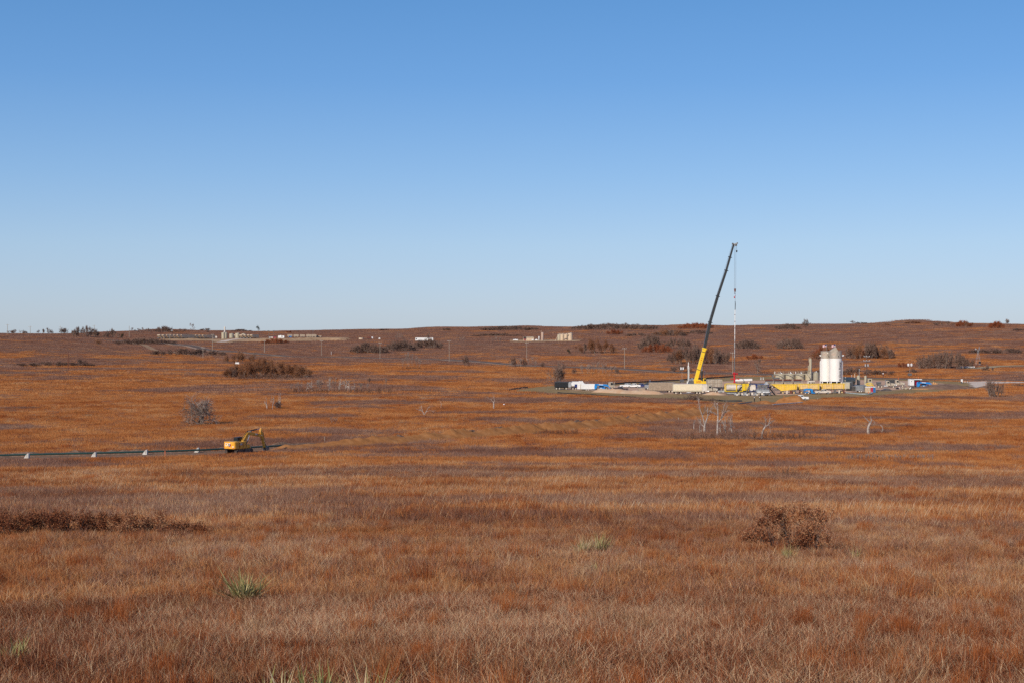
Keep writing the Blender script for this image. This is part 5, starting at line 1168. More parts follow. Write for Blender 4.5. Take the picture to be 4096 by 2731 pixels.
for i, (m_, lb) in enumerate((('pbeige', 'beige portable toilet, leftmost of the row of four'), ('pbeige', 'beige portable toilet standing left of the red one'), ('plum', 'red portable toilet between the beige and the blue ones'), ('pblue', 'blue portable toilet at the right end of the row'))):
    t = thing('portable_toilet', lb, 'portable toilet', g0 + Vector(((-15.5 + i * 10.2) * kk, 0, 0)), R(2), 'row of portable toilets'); wd = 9.6 * kk
    b = B(); b.box(0, 0, .08, wd, 1.1, 1.95); b.out('cabin', m_, t, bev=.04); b = B(); b.prism([(-wd / 2, 2.03), (wd / 2, 2.03), (wd / 2 - .1, 2.25), (0, 2.34), (-wd / 2 + .1, 2.25)], -.56, .56); b.out('roof', 'white', t)
    b = B(); b.box(0, -.565, .15, wd * .7, .03, 1.75); b.out('door', m_, t); b = B(); b.box(0, 0, 0, wd, 1.12, .08); b.out('base', 'dgrey', t); b = B(); b.cyl((wd * .3, .3, 2.2), (wd * .3, .3, 2.6), .06, n=6); b.out('vent_pipe', 'dgrey', t)
tractor(3548, 1550, R(-12), M['beige'], 'beige truck tractor with its frame bare, left of the two parked together')
t = tractor(3586, 1546, R(-16), M['beige'], 'beige truck with a black dump bed behind the other beige truck')
b = B(); b.box(-2.6, 0, 1.3, 3.6, 2.4, 1.6); b.out('dump_bed', 'black', t)
t = thing('folded_tarp', 'heap of dark folded tarpaulins on the pad edge below the beige trucks', 'tarpaulin', seat(3540, 1563), 0)
for i, (x, y, z_, w_, hh) in enumerate(((0, 0, 0, 6.2, .35), (.4, .1, .3, 4.2, .4), (.7, 0, .65, 2.6, .45), (-2.6, .2, 0, 2.0, .5))):
    b = B(); b.prism([(x - w_ / 2, z_), (x + w_ / 2, z_), (x + w_ * .42, z_ + hh * .7), (x + w_ * .1, z_ + hh), (x - w_ * .3, z_ + hh * .8)], y - .8, y + .8); b.out('tarp_fold', 'darkwood' if i % 2 else 'dgrey', t)
t = thing('valve_pile', 'tangle of dark valves, hoses and fittings beside the folded tarpaulins', 'fittings', seat(3613, 1556), 0)
rs = random.Random(5)
for i in range(16):
    x = rs.uniform(-4, 4); y = rs.uniform(-.8, .8); b = B(); a = rs.uniform(-1, 1)
    if i % 3 == 0: b.tube([(x - .8, y, .2), (x - .3, y, .9), (x + .3, y, .8), (x + .8, y, .15)], .1, 6)
    elif i % 3 == 1: b.box(x, y, 0, .6, .5, .5 + .5 * rs.random())
    else: b.cyl((x, y - .15, .45), (x, y + .15, .45), .42, n=10)
    b.out('fitting', ['dgrey', 'black', 'tank', 'steel'][i % 4], t)
t = thing('white_trailer', 'white trailer with its side open showing a dark red load', 'trailer', seat(3659, 1547), R(3))
b = B(); b.box(-1.6, 0, .75, 1.9, 2.4, 2.6); b.out('front_cabin', 'white', t, bev=.05); b = B(); b.box(.2, 0, 3.1, 5.0, 2.4, .3); b.out('roof', 'white', t); b = B(); b.box(.9, .95, .75, 3.2, .4, 2.3); b.out('rear_wall', 'rust', t); b = B(); [b.box(-.4 + q * .42, .1, .8, .06, 1.6, 1.9) for q in range(5)]; b.out('rack', 'plum', t)
b = B(); b.box(0, 0, .5, 5.2, 2.3, .25); b.out('floor', 'dgrey', t); b = B(); b.box(-1.75, -1.22, 2.3, .35, .03, .25); b.out('vent', 'glass', t); axle_set(t, (.6, 1.5), 1.15, .36, .2)
t = thing('red_container', 'dark red open container behind the right blue telehandler', 'container', seat(3684, 1544), R(2)); b = B(); b.box(0, 0, .1, 6.0, 2.3, 2.3); b.out('body', 'rust', t); b = B(); [b.box(-2.7 + q * .6, -1.19, .2, .2, .07, 2.1) for q in range(10)]; b.out('side_ribs', 'rust', t)
telehandler(3697, 1551, R(0), 'blue telehandler at the right end of the pad beside the red container')
t = thing('pipe_bundle', 'long orange pipes lying on the grass before the right telehandler', 'pipes', seat(3680, 1556), R(4)); 
for q in range(3):
    b = B(); b.cyl((-3.3, -.3 + .3 * q, .16), (3.3, -.3 + .3 * q, .16), .15, n=8); b.out('pipe', 'crate', t)
t = thing('timber_crate', 'orange-brown timber crate with a dark fan at the right end of the pad', 'crate', seat(3744, 1545), 0)
b = B(); b.box(-.4, 0, 0, 2.0, 1.3, 1.35); b.out('crate_body', 'crate', t); b = B(); b.box(.95, -.2, .1, .65, .8, 1.1); b.out('fan_housing', 'dgrey', t); b = B(); b.cyl((-1.0, 0, 1.35), (-1.0, 0, 2.0), .3, n=8); b.box(-.3, 0, 1.35, .5, .5, .4); b.out('top_fittings', 'crate', t); b = B(); [b.box(-.4, -.67, .1 + .32 * q, 2.0, .04, .24) for q in range(4)]; b.out('boards', 'crate', t)
g = seat(3847, 1534); t = thing('valve_post', 'white valve cabinet on a dark stand behind the brown dirt bank', 'valve', g, 0); k = g.y / F; b = B(); b.box(0, 0, 1.0, .75, .5, 1.1); b.out('cabinet', 'white', t); b = B(); b.box(0, 0, 0, .5, .4, 1.0); b.out('stand', 'dgrey', t)
t = thing('pipe_rail', 'rusty pipe rail with white valves beside the gravel yard', 'rail', seat(3858, 1532), 0); b = B(); b.box(1.5, 0, 0, .1, .1, 1.5); b.box(-1.6, 0, 0, .1, .1, 1.5); b.box(0, 0, 1.1, 3.1, .08, .08); b.out('rail', 'rust', t); b = B(); [b.cyl((-.8 + q, -.1, .5), (-.8 + q, -.1, .9), .16, n=8) for q in range(3)]; b.out('valve', 'lamp', t)
# hoses on the verge
g = P(3460, 1580); b = B(); pts = [P(a, c) + Vector((0, 0, .2)) for a, c in ((3330, 1572), (3365, 1570), (3400, 1574), (3440, 1577), (3475, 1577), (3489, 1574), (3485, 1569), (3472, 1565), (3462, 1566))]
pp = [Vector((x, y, 0)) for x, y in spline([(p.x, p.y) for p in pts], .8)]; b.tube([Vector((p.x, p.y, hz(p.x, p.y) + .25)) for p in pp], .19, 8); tag(b.out('lay_flat_hose', 'hose', smooth=True), 'fat pale green hose looping over the verge before the toilets', 'hose')
b = B(); pp = spline(pxpoly([(3092, 1622), (3140, 1618), (3210, 1613)]), 1.0); b.tube([Vector((x, y, hz(x, y) + .4)) for x, y in pp], .16, 8); tag(b.out('grey_pipe', 'galv', smooth=True), 'grey pipe laid along the foot of the large orange mound', 'pipe')

# ------------------------------------------------------------------ silt fences
def silt(pxs, label, hgt=.7, tilt=0):
    pp = spline(pxpoly(pxs), 3); t = thing('silt_fence', label, 'silt fence', Vector((pp[0][0], pp[0][1], hz(*pp[0]))), 0); G = t.location.copy()
    b = B(); vs = []
    for i, (x, y) in enumerate(pp):
        hh = hgt * (.75 + .5 * float(vnoise(np.array([i * .6]), np.array([3.0]), 8)[0])); z_ = hz(x, y); vs += [(x, y - .02, z_ - .05), (x, y - .02, z_ + hh), (x, y + .02, z_ + hh), (x, y + .02, z_ - .05)]
    fs = []
    for i in range(len(pp) - 1):
        for k in range(4): fs.append((4 * i + k, 4 * i + (k + 1) % 4, 4 * i + 4 + (k + 1) % 4, 4 * i + 4 + k))
    b.add(vs, fs); b.out('fabric', 'black', t, off=G)
    b = B(); [b.box(x, y - .06, hz(x, y) - .1, .06, .05, hgt + .3) for x, y in pp[::2]]; b.out('stakes', 'darkwood', t, off=G)
silt([(2036, 1562), (2060, 1557), (2112, 1551)], 'black silt fence at the left tip of the pad', .6)
silt([(2230, 1571), (2330, 1578), (2420, 1583), (2545, 1590)], 'black silt fence along the front of the left verge', .45)
silt([(2540, 1591), (2640, 1594), (2760, 1598)], 'low dark fence line between the verge and the brush pile', .2)
silt([(2848, 1601), (2900, 1605), (2968, 1606)], 'black silt fence right of the brush pile', .55)
silt([(2430, 1539), (2520, 1532), (2620, 1527), (2785, 1517), (2935, 1507)], 'long black silt fence behind the pad, running left from the wellhead', .7)

# ------------------------------------------------------------------ workers
def person(px, py, yaw, label, lean=.1):
    g = P(px, py); t = thing('person', label, 'person', g, yaw)
    J = [((0, 0, .95), .16), ((0, 0, 1.18), .155), ((0, 0, 1.40), .17), ((0, 0, 1.52), .07), ((.01, 0, 1.60), .085), ((.015, 0, 1.70), .095),
         ((0, .20, 1.42), .07), ((-.02, .27, 1.16), .055), ((.10, .23, .95), .042), ((.16, .20, .90), .035), ((0, -.20, 1.42), .07), ((-.03, -.27, 1.16), .055), ((.08, -.24, .95), .042), ((.14, -.22, .90), .035),
         ((0, .10, .88), .11), ((.03, .12, .48), .075), ((-.02, .12, .09), .055), ((.14, .13, .04), .045), ((0, -.10, .88), .11), ((-.04, -.13, .48), .075), ((-.08, -.13, .09), .055), ((.06, -.14, .04), .045)]
    E = [(0, 1), (1, 2), (2, 3), (3, 4), (4, 5), (2, 6), (6, 7), (7, 8), (8, 9), (2, 10), (10, 11), (11, 12), (12, 13), (0, 14), (14, 15), (15, 16), (16, 17), (0, 18), (18, 19), (19, 20), (20, 21)]
    me = bpy.data.meshes.new('body'); me.from_pydata([(p[0][0] + lean * max(0, p[0][2] - .9), p[0][1], p[0][2]) for p in J], E, []); me.materials.append(M['cloth'])
    o = bpy.data.objects.new('body', me); C.objects.link(o); o.parent = t
    md = o.modifiers.new('skin', 'SKIN'); md.use_smooth_shade = True
    for v, (p, r_) in zip(me.skin_vertices[0].data, J): v.radius = (r_, r_)
    me.skin_vertices[0].data[0].use_root = True; o.modifiers.new('sub', 'SUBSURF').levels = 1
    hx = lean * .8 + .015
    b = B(); b.dome((hx + .02, 0, 1.60), .088, -.12, 10, 4); b.dome((hx + .02, 0, 1.60), .088, .12, 10, 4); b.cyl((hx + .10, 0, 1.60), (hx + .13, 0, 1.585), .02, .012, n=5); b.out('face', 'skin', t, smooth=True)
    b = B(); b.dome((hx, 0, 1.665), .135, .15, 14, 5); b.cyl((hx + .02, 0, 1.66), (hx + .02, 0, 1.675), .175, n=14); b.out('hard_hat', 'lamp', t, smooth=True)
    return t
person(3018, 1609, R(200), 'worker in black with a white hard hat, standing upright left of the other', .05)
person(3042, 1608, R(170), 'worker in black with a white hard hat, leaning behind the smaller mound', .35)

# ------------------------------------------------------------------ excavator
g = P(956, 1812); e = thing('excavator', 'yellow tracked excavator straddling the pipeline with its boom bent over', 'excavator', g, R(90 - 31)); e.scale = (.91, .91, .91)
for s_ in (-1, 1):
    y = s_ * 1.19
    b = B(); prof = [(-2.25, .25), (-1.9, .03), (1.9, .03), (2.25, .28), (2.3, .62), (2.0, .9), (-2.0, .9), (-2.3, .6)]; b.prism(prof, y - .3, y + .3); tr = b.out('track', 'rubber', e)
    b = B(); n = 22
    for k in range(n): b.box(-1.95 + 3.9 * k / (n - 1), y, .9, .1, .62, .04); b.box(-1.95 + 3.9 * k / (n - 1), y, -.02, .1, .62, .05)
    for k in range(4): b.box(-2.27, y, .2 + .17 * k, .05, .62, .08); b.box(2.27, y, .2 + .17 * k, .05, .62, .08)
    b.out('track_shoes', 'brown', tr)
    for k in range(7):
        b = B(); x = -1.5 + k * .5; b.cyl((x, y - .31, .25), (x, y + .31, .25), .15, n=10); b.out('roller', 'dgrey', tr)
    b = B(); b.cyl((-1.85, y - .32, .48), (-1.85, y + .32, .48), .34, n=14); b.cyl((1.85, y - .32, .48), (1.85, y + .32, .48), .32, n=14); b.out('sprocket', 'black', tr)
b = B(); b.box(0, 0, .4, 2.2, 1.9, .45); b.cyl((0, 0, .85), (0, 0, 1.02), .7, n=18); b.out('undercarriage', 'black', e)
def rbox(x0, x1, y0, y1, z0, z1, r=.22, n=4):
    pts = []
    for cx_, cy_, a0 in ((x1 - r, y1 - r, 0), (x0 + r, y1 - r, 90), (x0 + r, y0 + r, 180), (x1 - r, y0 + r, 270)):
        for k in range(n + 1):
            a = R(a0 + 90 * k / n); pts.append((cx_ + r * math.cos(a), cy_ + r * math.sin(a)))
    return pts
b = B(); b.prism(rbox(-2.75, -1.3, -1.38, 1.38, 0, 0, .3), 1.05, 2.38, ax='z'); cw = b.out('counterweight', 'cat', e, smooth=True, bev=.06)
b = B(); b.box(-.35, -.9, 1.08, 1.9, .92, 1.22); b.box(-.35, .95, 1.08, 1.9, .8, 1.22); b.out('engine_cover', 'cat', e, bev=.04)
b = B(); b.box(.2, 0, 1.0, 3.4, 2.6, .16); b.out('slew_platform', 'cat', e)
b = B(); b.box(1.05, -1.0, 1.16, 1.1, .7, .55); b.out('side_box', 'cat', e, bev=.04)
b = B(); b.box(-.3, -1.37, 1.25, .05, .02, .95); b.box(-1.28, -1.37, 1.2, .03, .02, 1.05); b.box(.55, -1.37, 1.2, .06, .03, 1.05); b.out('panel_gap', 'black', e)
b = B(); b.prism([(.1, 1.16), (1.75, 1.16), (1.85, 1.9), (1.5, 2.95), (.0, 2.98), (-.05, 1.9)], .38, 1.36); b.out('cab', 'black', e, bev=.04)
for (pr, y0, y1) in (([(.12, 1.9), (.85, 1.9), (.85, 2.82), (.12, 2.84)], .36, .385), ([(.95, 1.85), (1.7, 1.9), (1.4, 2.8), (.95, 2.82)], .36, .385), ([(.12, 1.9), (.85, 1.9), (.85, 2.82), (.12, 2.84)], 1.35, 1.375), ([(.95, 1.6), (1.7, 1.7), (1.4, 2.8), (.95, 2.82)], 1.35, 1.375)):
    b = B(); b.prism(pr, y0, y1); b.out('cab_window', 'glass', e)
b = B(); b.box(-.065, .87, 2.45, .02, .8, .4); b.out('rear_window', 'glass', e); b = B(); b.box(.75, .87, 2.975, 1.65, 1.05, .06); b.out('cab_roof', 'black', e)
b = B(); b.tube([(.95, -1.3, 2.3), (.95, -1.3, 2.75), (1.9, -1.3, 2.75), (1.9, -1.3, 1.2)], .025, 5); b.tube([(-.8, -1.3, 2.3), (-.8, -1.3, 2.5), (.5, -1.3, 2.5), (.5, -1.3, 2.3)], .025, 5); b.out('handrail', 'black', e)
b = B(); b.cyl((-.9, -.7, 2.3), (-.9, -.7, 2.55), .08, n=8); b.out('exhaust', 'black', e)
# boom, stick, bucket
def plate(prof, y0, y1, name, m, par=e, bev=.02): b = B(); b.prism(prof, y0, y1); return b.out(name, m, par, bev=bev)
boom = plate([(.55, 1.45), (.85, 1.25), (1.25, 1.9), (2.1, 2.85), (2.75, 3.28), (3.6, 3.22), (5.9, 2.78), (6.25, 2.95), (6.15, 3.3), (3.9, 3.72), (2.9, 3.92), (2.35, 3.9), (1.7, 3.35), (.95, 2.4)], -.28, .28, 'boom', 'cat')
b = B(); [b.cyl((x, -.34, z_), (x, .34, z_), .11, n=10) for x, z_ in ((.72, 1.42), (2.45, 3.3), (6.1, 3.05), (3.0, 3.95))]; b.out('pivot_pin', 'steel', boom)
b = B(); [b.tube([(.7, y, 2.5), (1.6, y, 3.55), (2.4, y, 4.08), (3.3, y, 4.05)], .035, 5) for y in (-.2, -.08, .1)]; b.tube([(2.2, -.2, 4.0), (2.5, -.2, 4.3), (2.9, -.2, 4.2), (3.1, -.2, 3.95)], .035, 5); b.out('hydraulic_hoses', 'black', boom)
for y in (-.42, .42):
    b = B(); b.cyl((1.25, y, 1.25), (1.9, y, 2.3), .12, n=10); c = b.out('boom_cylinder', 'black', e); b = B(); b.cyl((1.9, y, 2.3), (2.45, y, 3.25), .055, n=8); b.out('cylinder_rod', 'chrome', c)
b = B(); b.cyl((3.3, 0, 4.12), (5.0, 0, 4.28), .12, n=10); c = b.out('stick_cylinder', 'black', e); b = B(); b.cyl((5.0, 0, 4.28), (6.15, 0, 4.32), .055, n=8); b.out('cylinder_rod', 'chrome', c)
stick = plate([(5.95, 3.2), (5.85, 3.5), (6.1, 4.4), (6.3, 4.45), (6.62, 3.4), (6.75, 2.9), (7.42, .75), (7.3, .6), (7.05, .62), (6.35, 2.6)], -.2, .2, 'stick', 'cat')
b = B(); b.cyl((6.75, 0, 3.6), (7.2, 0, 2.2), .10, n=10); c = b.out('bucket_cylinder', 'black', e); b = B(); b.cyl((7.2, 0, 2.2), (7.52, 0, 1.25), .05, n=8); b.out('cylinder_rod', 'chrome', c)
b = B(); b.bar((7.52, -.12, 1.25), (7.1, -.12, .95), .08, .16); b.bar((7.52, .12, 1.25), (7.1, .12, .95), .08, .16); b.bar((7.52, 0, 1.25), (7.75, 0, .75), .2, .12); b.out('bucket_linkage', 'black', e)
b = B(); b.tube([(5.9, -.25, 3.1), (5.6, -.3, 2.6), (5.7, -.3, 2.1), (6.3, -.25, 2.3)], .04, 5); b.out('hose_loop', 'black', e)
bk = [(7.1, .8), (7.85, .85), (8.1, .4), (7.95, -.15), (7.4, -.5), (6.75, -.3), (6.7, -.1), (7.2, -.15), (7.5, .1), (7.35, .5)]
b = B(); b.prism(bk, -.55, .55); b.out('bucket', 'dgrey', e)
# lettering
def cat_logo(cx_, cz_, size, face, off, par):
    """face 'rear': on the x-minus face; 'side': on the y-minus face; 'boom': on the boom flank"""
    vs, fs = text_mesh('CAT', size, .004, 0, .92); q = B(); hexa = [(size * .52 * math.cos(R(60 * i)), size * .58 * math.sin(R(60 * i))) for i in range(6)]
    def mp(u, v, d_): return (off - d_, -u + cx_, cz_ + v) if face == 'rear' else (cx_ + u, off - d_, cz_ + v)
    hx = B(); hx.add([mp(size * .78 + u, -size * .12 + v, .006) for u, v in hexa], [tuple(range(6))]); hx.out('hexagon_mark', 'plum' if face != 'boom' else 'red', par)
    hx = B(); hx.add([mp(size * .66 + u * .85, -size * .04 + v * .85, .009) for u, v in hexa], [tuple(range(6))]); hx.out('hexagon_shade', 'black', par)
    q.add([mp(v.x * 1.12, v.y * 1.25, .014 + v.z) for v in vs], fs); q.out('lettering', 'lamp', par)
    tr_ = B(); tr_.add([mp(u, v, .022) for u, v in ((-size * .24, -size * .42), (size * .26, -size * .42), (0, -size * .12))], [(0, 1, 2)]); tr_.out('logo_triangle', 'crane', par)
cat_logo(.34, 1.82, .62, 'rear', -2.76, cw)
cat_logo(-.95, 1.85, .34, 'side', -1.37, cw)
cat_logo(4.6, 3.36, .30, 'side', -.29, boom)
for y in (-1.1, 1.2): b = B(); b.box(-2.77, y, 1.22, .03, .36, .06); b.out('tail_reflector', 'red', cw)
b = B(); b.box(-2.765, -1.0, 1.4, .03, .3, .16); b.out('tail_light', 'lamp', cw)

# ------------------------------------------------------------------ pipeline
def pipe_run(a, b_, label, lift=.48, r_=.16, skip=False, fn=None):
    pts = off_line(fine_pipe, a, b_, 0); V = [Vector((x, y, hz(x, y) + lift)) for x, y in pts]
    zs = [v.z for v in V]; k = np.ones(9) / 9; zz_ = np.convolve(np.pad(zs, 4, mode='edge'), k, 'valid')
    V = [Vector((v.x, v.y, float(z_))) for v, z_ in zip(V, zz_)]; G = V[0]
    t = thing('pipeline', label, 'pipeline', G, 0); q = B(); q.tube(V[::3] + [V[-1]], r_, 12); q.out('pipe', 'pipe', t, smooth=True, off=G)
    for i in range(9, len(V) - 4, 12):
        d_ = (V[i + 1] - V[i]).normalized(); q = B(); q.cyl(V[i] - d_ * .18, V[i] + d_ * .18, r_ + .012, n=12); q.out('weld_joint', 'black' if i % 24 == 9 else 'pipe', t, off=G)
    return V
PV = pipe_run(-320, 1150, 'long green pipeline raised on blocks running past the excavator')
pipe_run(1770, 1892, 'short green pipe length showing in the spoil at mid field', .95)
pipe_run(2040, 2235, 'green pipe length showing above the spoil, left of the white block', .95)
pipe_run(2462, 2590, 'green pipe length showing beside a single white block', .9)
pipe_run(2760, 3010, 'grey-green pipe showing along the spoil near the workers', 1.15, .13)
SK = thing('pipe_support', 'white wedge-shaped block under the pipe, nearest the left edge of the photo', 'pipe support', P(107, 1832), R(-8), 'white blocks beside the pipeline')
b = B(); b.prism([(-.42, 0), (.42, 0), (.42, .82), (.2, .84), (-.08, .55), (-.34, .12)], -.28, .28); b.out('block', 'conc', SK, bev=.02); b = B(); b.box(.18, -.29, .12, .05, .02, .66); b.out('strap', 'black', SK)
for x, y, lb in ((375, 1827, 'white wedge-shaped block under the pipe, second from the left'), (580, 1817, 'white wedge-shaped block just left of the orange stake'), (787, 1808, 'white wedge-shaped block nearest the excavator'), (2490, 1682, 'white wedge block alone beside the far green pipe length')):
    copy_tree(SK, P(x, y), R(-8), lb, scale=1.0)
for (x, y, y2, m_, lb) in ((660, 1826, 1800, 'orange', 'orange survey stake between the white pipe blocks'), (1298, 1768, 1744, 'wood', 'wooden survey stake behind the spoil near the excavator'), (1720, 1763, 1750, 'wood', 'small survey stake on the spoil at mid field'), (3136, 1588, 1585, 'orange', 'orange stake left of the white pickup on the verge'), (2714, 1682, 1668, 'wood', 'thin wooden stake at the foot of the spoil by the white snags'), (3474, 1575, 1566, 'orange', 'orange stake inside the pale hose loop'), (3593, 1519, 1508, 'orange', 'orange marker post left of the crossing, behind the trucks'), (3673, 1519, 1505, 'orange', 'orange marker post behind the white trailer'), (3270, 1598, 1590, 'wood', 'pale wooden stake right of the white pickup'), (1325, 1419, 1404, 'lamp', 'white road marker left of the oak clump by the road')):
    g = P(x, y); k = g.y / F; hh = max(.5, (y - y2) * k); w_ = .07 if y > 1700 else .14
    b = B(); b.box(0, 0, 0, w_, w_ * .6, hh); tag(b.out('survey_stake', m_, loc=g), lb, 'stake')

# ------------------------------------------------------------------ utility poles
def upole(px, py, top, label, arm=True, dark=False, ins=True, wpx=None, arms=((.55, 1.1),), group='utility poles along the road'):
    g = P(px, py); k = g.y / F; H_ = (py - top) * k; t = thing('utility_pole', label, 'utility pole', g, R(-5), group)
    r_ = .17 if g.y < 1100 else .26
    b = B(); b.cyl((0, 0, 0), (0, 0, H_), r_, r_ * .7, n=8); b.out('pole', 'darkwood' if dark else 'wood', t)
    if arm:
        for dz, hw in arms:
            b = B(); b.box(0, 0, H_ - dz, hw * 2, .12, .16); b.out('crossarm', 'galv' if dark else 'wood', t)
            for x in (-hw * .9, -hw * .1, hw * .9): b = B(); b.cyl((x, 0, H_ - dz + .16), (x, 0, H_ - dz + .45), .09, n=6); b.out('insulator', 'lamp', t)
    return t, H_, k
for (x, y, tp, lb) in ((812, 1432, 1388, 'utility pole left of the small oak clump on the left slope'), (850, 1410, 1336, 'tall utility pole rising from the far road at the left'), (1058, 1410, 1362, 'utility pole below the white camper on the far site'), (1286, 1424, 1361, 'utility pole in the middle left of the road, left of the rounded thickets'), (1520, 1434, 1369, 'utility pole in front of the rounded grey thicket'), (1797, 1447, 1361, 'utility pole right of the white box trailer'), (2107, 1440, 1369, 'utility pole among the brush below the tank battery'), (2498, 1474, 1391, 'utility pole left of the russet oak thicket'), (2931, 1497, 1408, 'utility pole directly behind the red wellhead'), (678, 1372, 1336, 'short utility pole at the left row of tanks')):
    upole(x, y, tp, lb)
for (x, y, tp, lb) in ((30, 1338, 1297, 'skyline utility pole nearest the left edge of the photo'), (121, 1339, 1304, 'second skyline utility pole from the left edge'), (241, 1338, 1304, 'third skyline utility pole from the left edge'), (377, 1345, 1300, 'fourth skyline pole standing among the bare trees')):
    upole(x, y, tp, lb, arms=((.8, 2.2),), group='skyline utility poles')
upole(517, 1352, 1304, 'dark-topped skyline pole left of the dense row of trees', arm=False)
t, H_, k = upole(688, 1350, 1307, 'dark pole with a pale transformer by the far tank row', arm=False, dark=True); b = B(); b.cyl((-.5, -.4, H_ * .6), (-.5, -.4, H_ * .6 + 1.3), .5, n=10); b.cyl((.5, -.4, H_ * .6), (.5, -.4, H_ * .6 + 1.3), .5, n=10); b.out('transformer', 'galv', t)
t, H_, k = upole(3467, 1531, 1420, 'dark pole with two crossarms and grey transformers right of the silos', dark=True, arms=((.7, 1.35), (2.6, 1.5)), group=None)
for x in (-.62, .55): b = B(); b.cyl((x, -.25, H_ - 5.0), (x, -.25, H_ - 4.0), .32, n=10); b.out('transformer', 'galv', t)
g = P(273, 1484); k = g.y / F; t = thing('rusty_post', 'tall thin rust-brown steel post alone in the left field', 'post', g, 0); b = B(); b.cyl((0, 0, 0), (0, 0, 77 * k), .17, n=8); b.out('post', 'rust', t); b = B(); b.cyl((0, 0, 76.5 * k), (0, 0, 78 * k), .15, n=8); b.out('cap', 'rust', t)
for (x, y, tp, lb) in ((1074, 1356, 1325, 'light mast left of the pair behind the camper, with square head'), (1094, 1356, 1325, 'light mast right of the pair behind the camper'), (1252, 1346, 1323, 'thin lamp mast behind the dark tanks at the far site')):
    g = P(x, y); k = g.y / F; t = thing('light_mast', lb, 'light mast', g, 0, 'light masts at the far site'); b = B(); b.cyl((0, 0, 0), (0, 0, (y - tp) * k), .13, n=6); b.out('mast', 'dgrey', t); b = B(); b.box(0, 0, (y - tp) * k - .3, 1.6, .4, 1.1); b.out('lamp_head', 'dgrey', t)

# ------------------------------------------------------------------ far sites
fr = None; lbls = []
xs = np.linspace(652, 838, 14)
nth = ['leftmost', 'second', 'third', 'fourth', 'fifth', 'sixth', 'seventh', 'eighth', 'ninth', 'tenth', 'eleventh', 'twelfth', 'thirteenth', 'rightmost']
for i, x in enumerate(xs):
    g = P(float(x), 1355.5); lb = 'dusty frac tank in the left row on the ridge, %s of fourteen' % nth[i]
    if fr is None: fr = thing('frac_tank', lb, 'frac tank', g, R(-118), 'left row of frac tanks on the ridge'); frac_parts(fr, 'pbeige'); fr.scale = (1.35, 1.35, 1.35)
    else: copy_tree(fr, g, R(-118), lb, scale=1.35)
for i, x in enumerate(np.linspace(936, 1016, 7)):
    copy_tree(fr, P(float(x), 1354), R(-112), 'dusty frac tank in the short row right of the far white tower, %s of seven' % ['leftmost', 'second', 'third', 'fourth', 'fifth', 'sixth', 'rightmost'][i], 'short row of frac tanks by the white tower', scale=1.3)
for i, x in enumerate((1160, 1185, 1210, 1235, 1256, 1276)):
    t = thing('dark_tank', 'dark brown sand tank on the far site right of the camper, %s of six' % ['leftmost', 'second', 'third', 'fourth', 'fifth', 'rightmost'][i], 'tank', P(x, 1350), R(3), 'dark tanks right of the far camper')
    s_ = 1 if i < 5 else .6
    b = B(); b.prism([(-3.0, 1.0), (3.0, 1.0), (3.1, 3.2 * s_ + .4), (2.4, 3.7 * s_), (-2.4, 3.8 * s_), (-3.1, 3.2 * s_ + .4)], -1.3, 1.3); b.out('body', 'ribbed', t); b = B(); b.box(0, 0, .3, 6.4, 2.2, .7); b.out('chassis', 'black', t); axle_set(t, (-1.8, 1.8), 1.2, .55, .3)
for i, (x, w_, tp) in enumerate(((893, 14, 1330), (903, 13, 1331), (926, 18, 1335), (950, 18, 1333), (974, 16, 1335))):
    vtank(x, 1356 - i * .5, w_, tp, 'olive storage tank on the far left ridge, %s of five' % ['leftmost', 'second', 'middle', 'fourth', 'rightmost'][i], group='olive tanks on the far left ridge')
vessel(899, 1354, 6, 1307, 'tall white tower rising above the skyline at the far left site', 'dusty')
t = thing('camper', 'small white camper trailer with one dark window on the far site', 'camper', P(1125, 1354), R(2)); b = B(); b.prism([(-3.3, .6), (3.2, .6), (3.4, 1.6), (3.3, 3.1), (-3.2, 3.1), (-3.4, 1.2)], -1.2, 1.2); b.out('body', 'white', t, bev=.1); b = B(); b.box(.9, -1.22, 1.7, 1.5, .04, .9); b.out('window', 'glass', t); b = B(); b.box(-.8, 0, 3.1, 1.2, .8, .35); b.out('roof_unit', 'white', t); axle_set(t, (.3,), 1.2, .36, .2)
for (x, y, w_, hh, m_, lb) in ((852, 1353, 4, 2.8, 'white', 'white storage shed with a red side left of the olive tanks'), (863, 1353, 3, 2.4, 'dusty', 'smaller white shed just right of the red-sided shed'), (1161, 1351, 3.4, 2.2, 'pblue', 'blue square tank right of the camper'), (1087, 1353, 3, 1.6, 'dusty', 'low white unit left of the red car on the far site'), (1098, 1353, 3.4, 1.5, 'plum', 'dark red parked car left of the camper'), (1079, 1353, 1.8, 1.8, 'galv', 'grey cone-topped unit left of the camper')):
    t = thing('site_unit', lb, 'site unit', P(x, y), R(2)); b = B(); b.prism([(-w_ / 2, .2), (w_ / 2, .2), (w_ / 2, hh * .8), (w_ * .35, hh), (-w_ * .35, hh), (-w_ / 2, hh * .8)], -1.1, 1.1); b.out('body', m_, t, bev=.05); b = B(); b.box(-w_ * .3, -1.13, .5, w_ * .25, .05, hh * .5); b.out('door', 'plum' if '%s' % lb == 'white storage shed with a red side left of the olive tanks' else 'glass', t); b = B(); b.box(0, 0, 0, w_, 2.0, .2); b.out('base', 'dgrey', t)
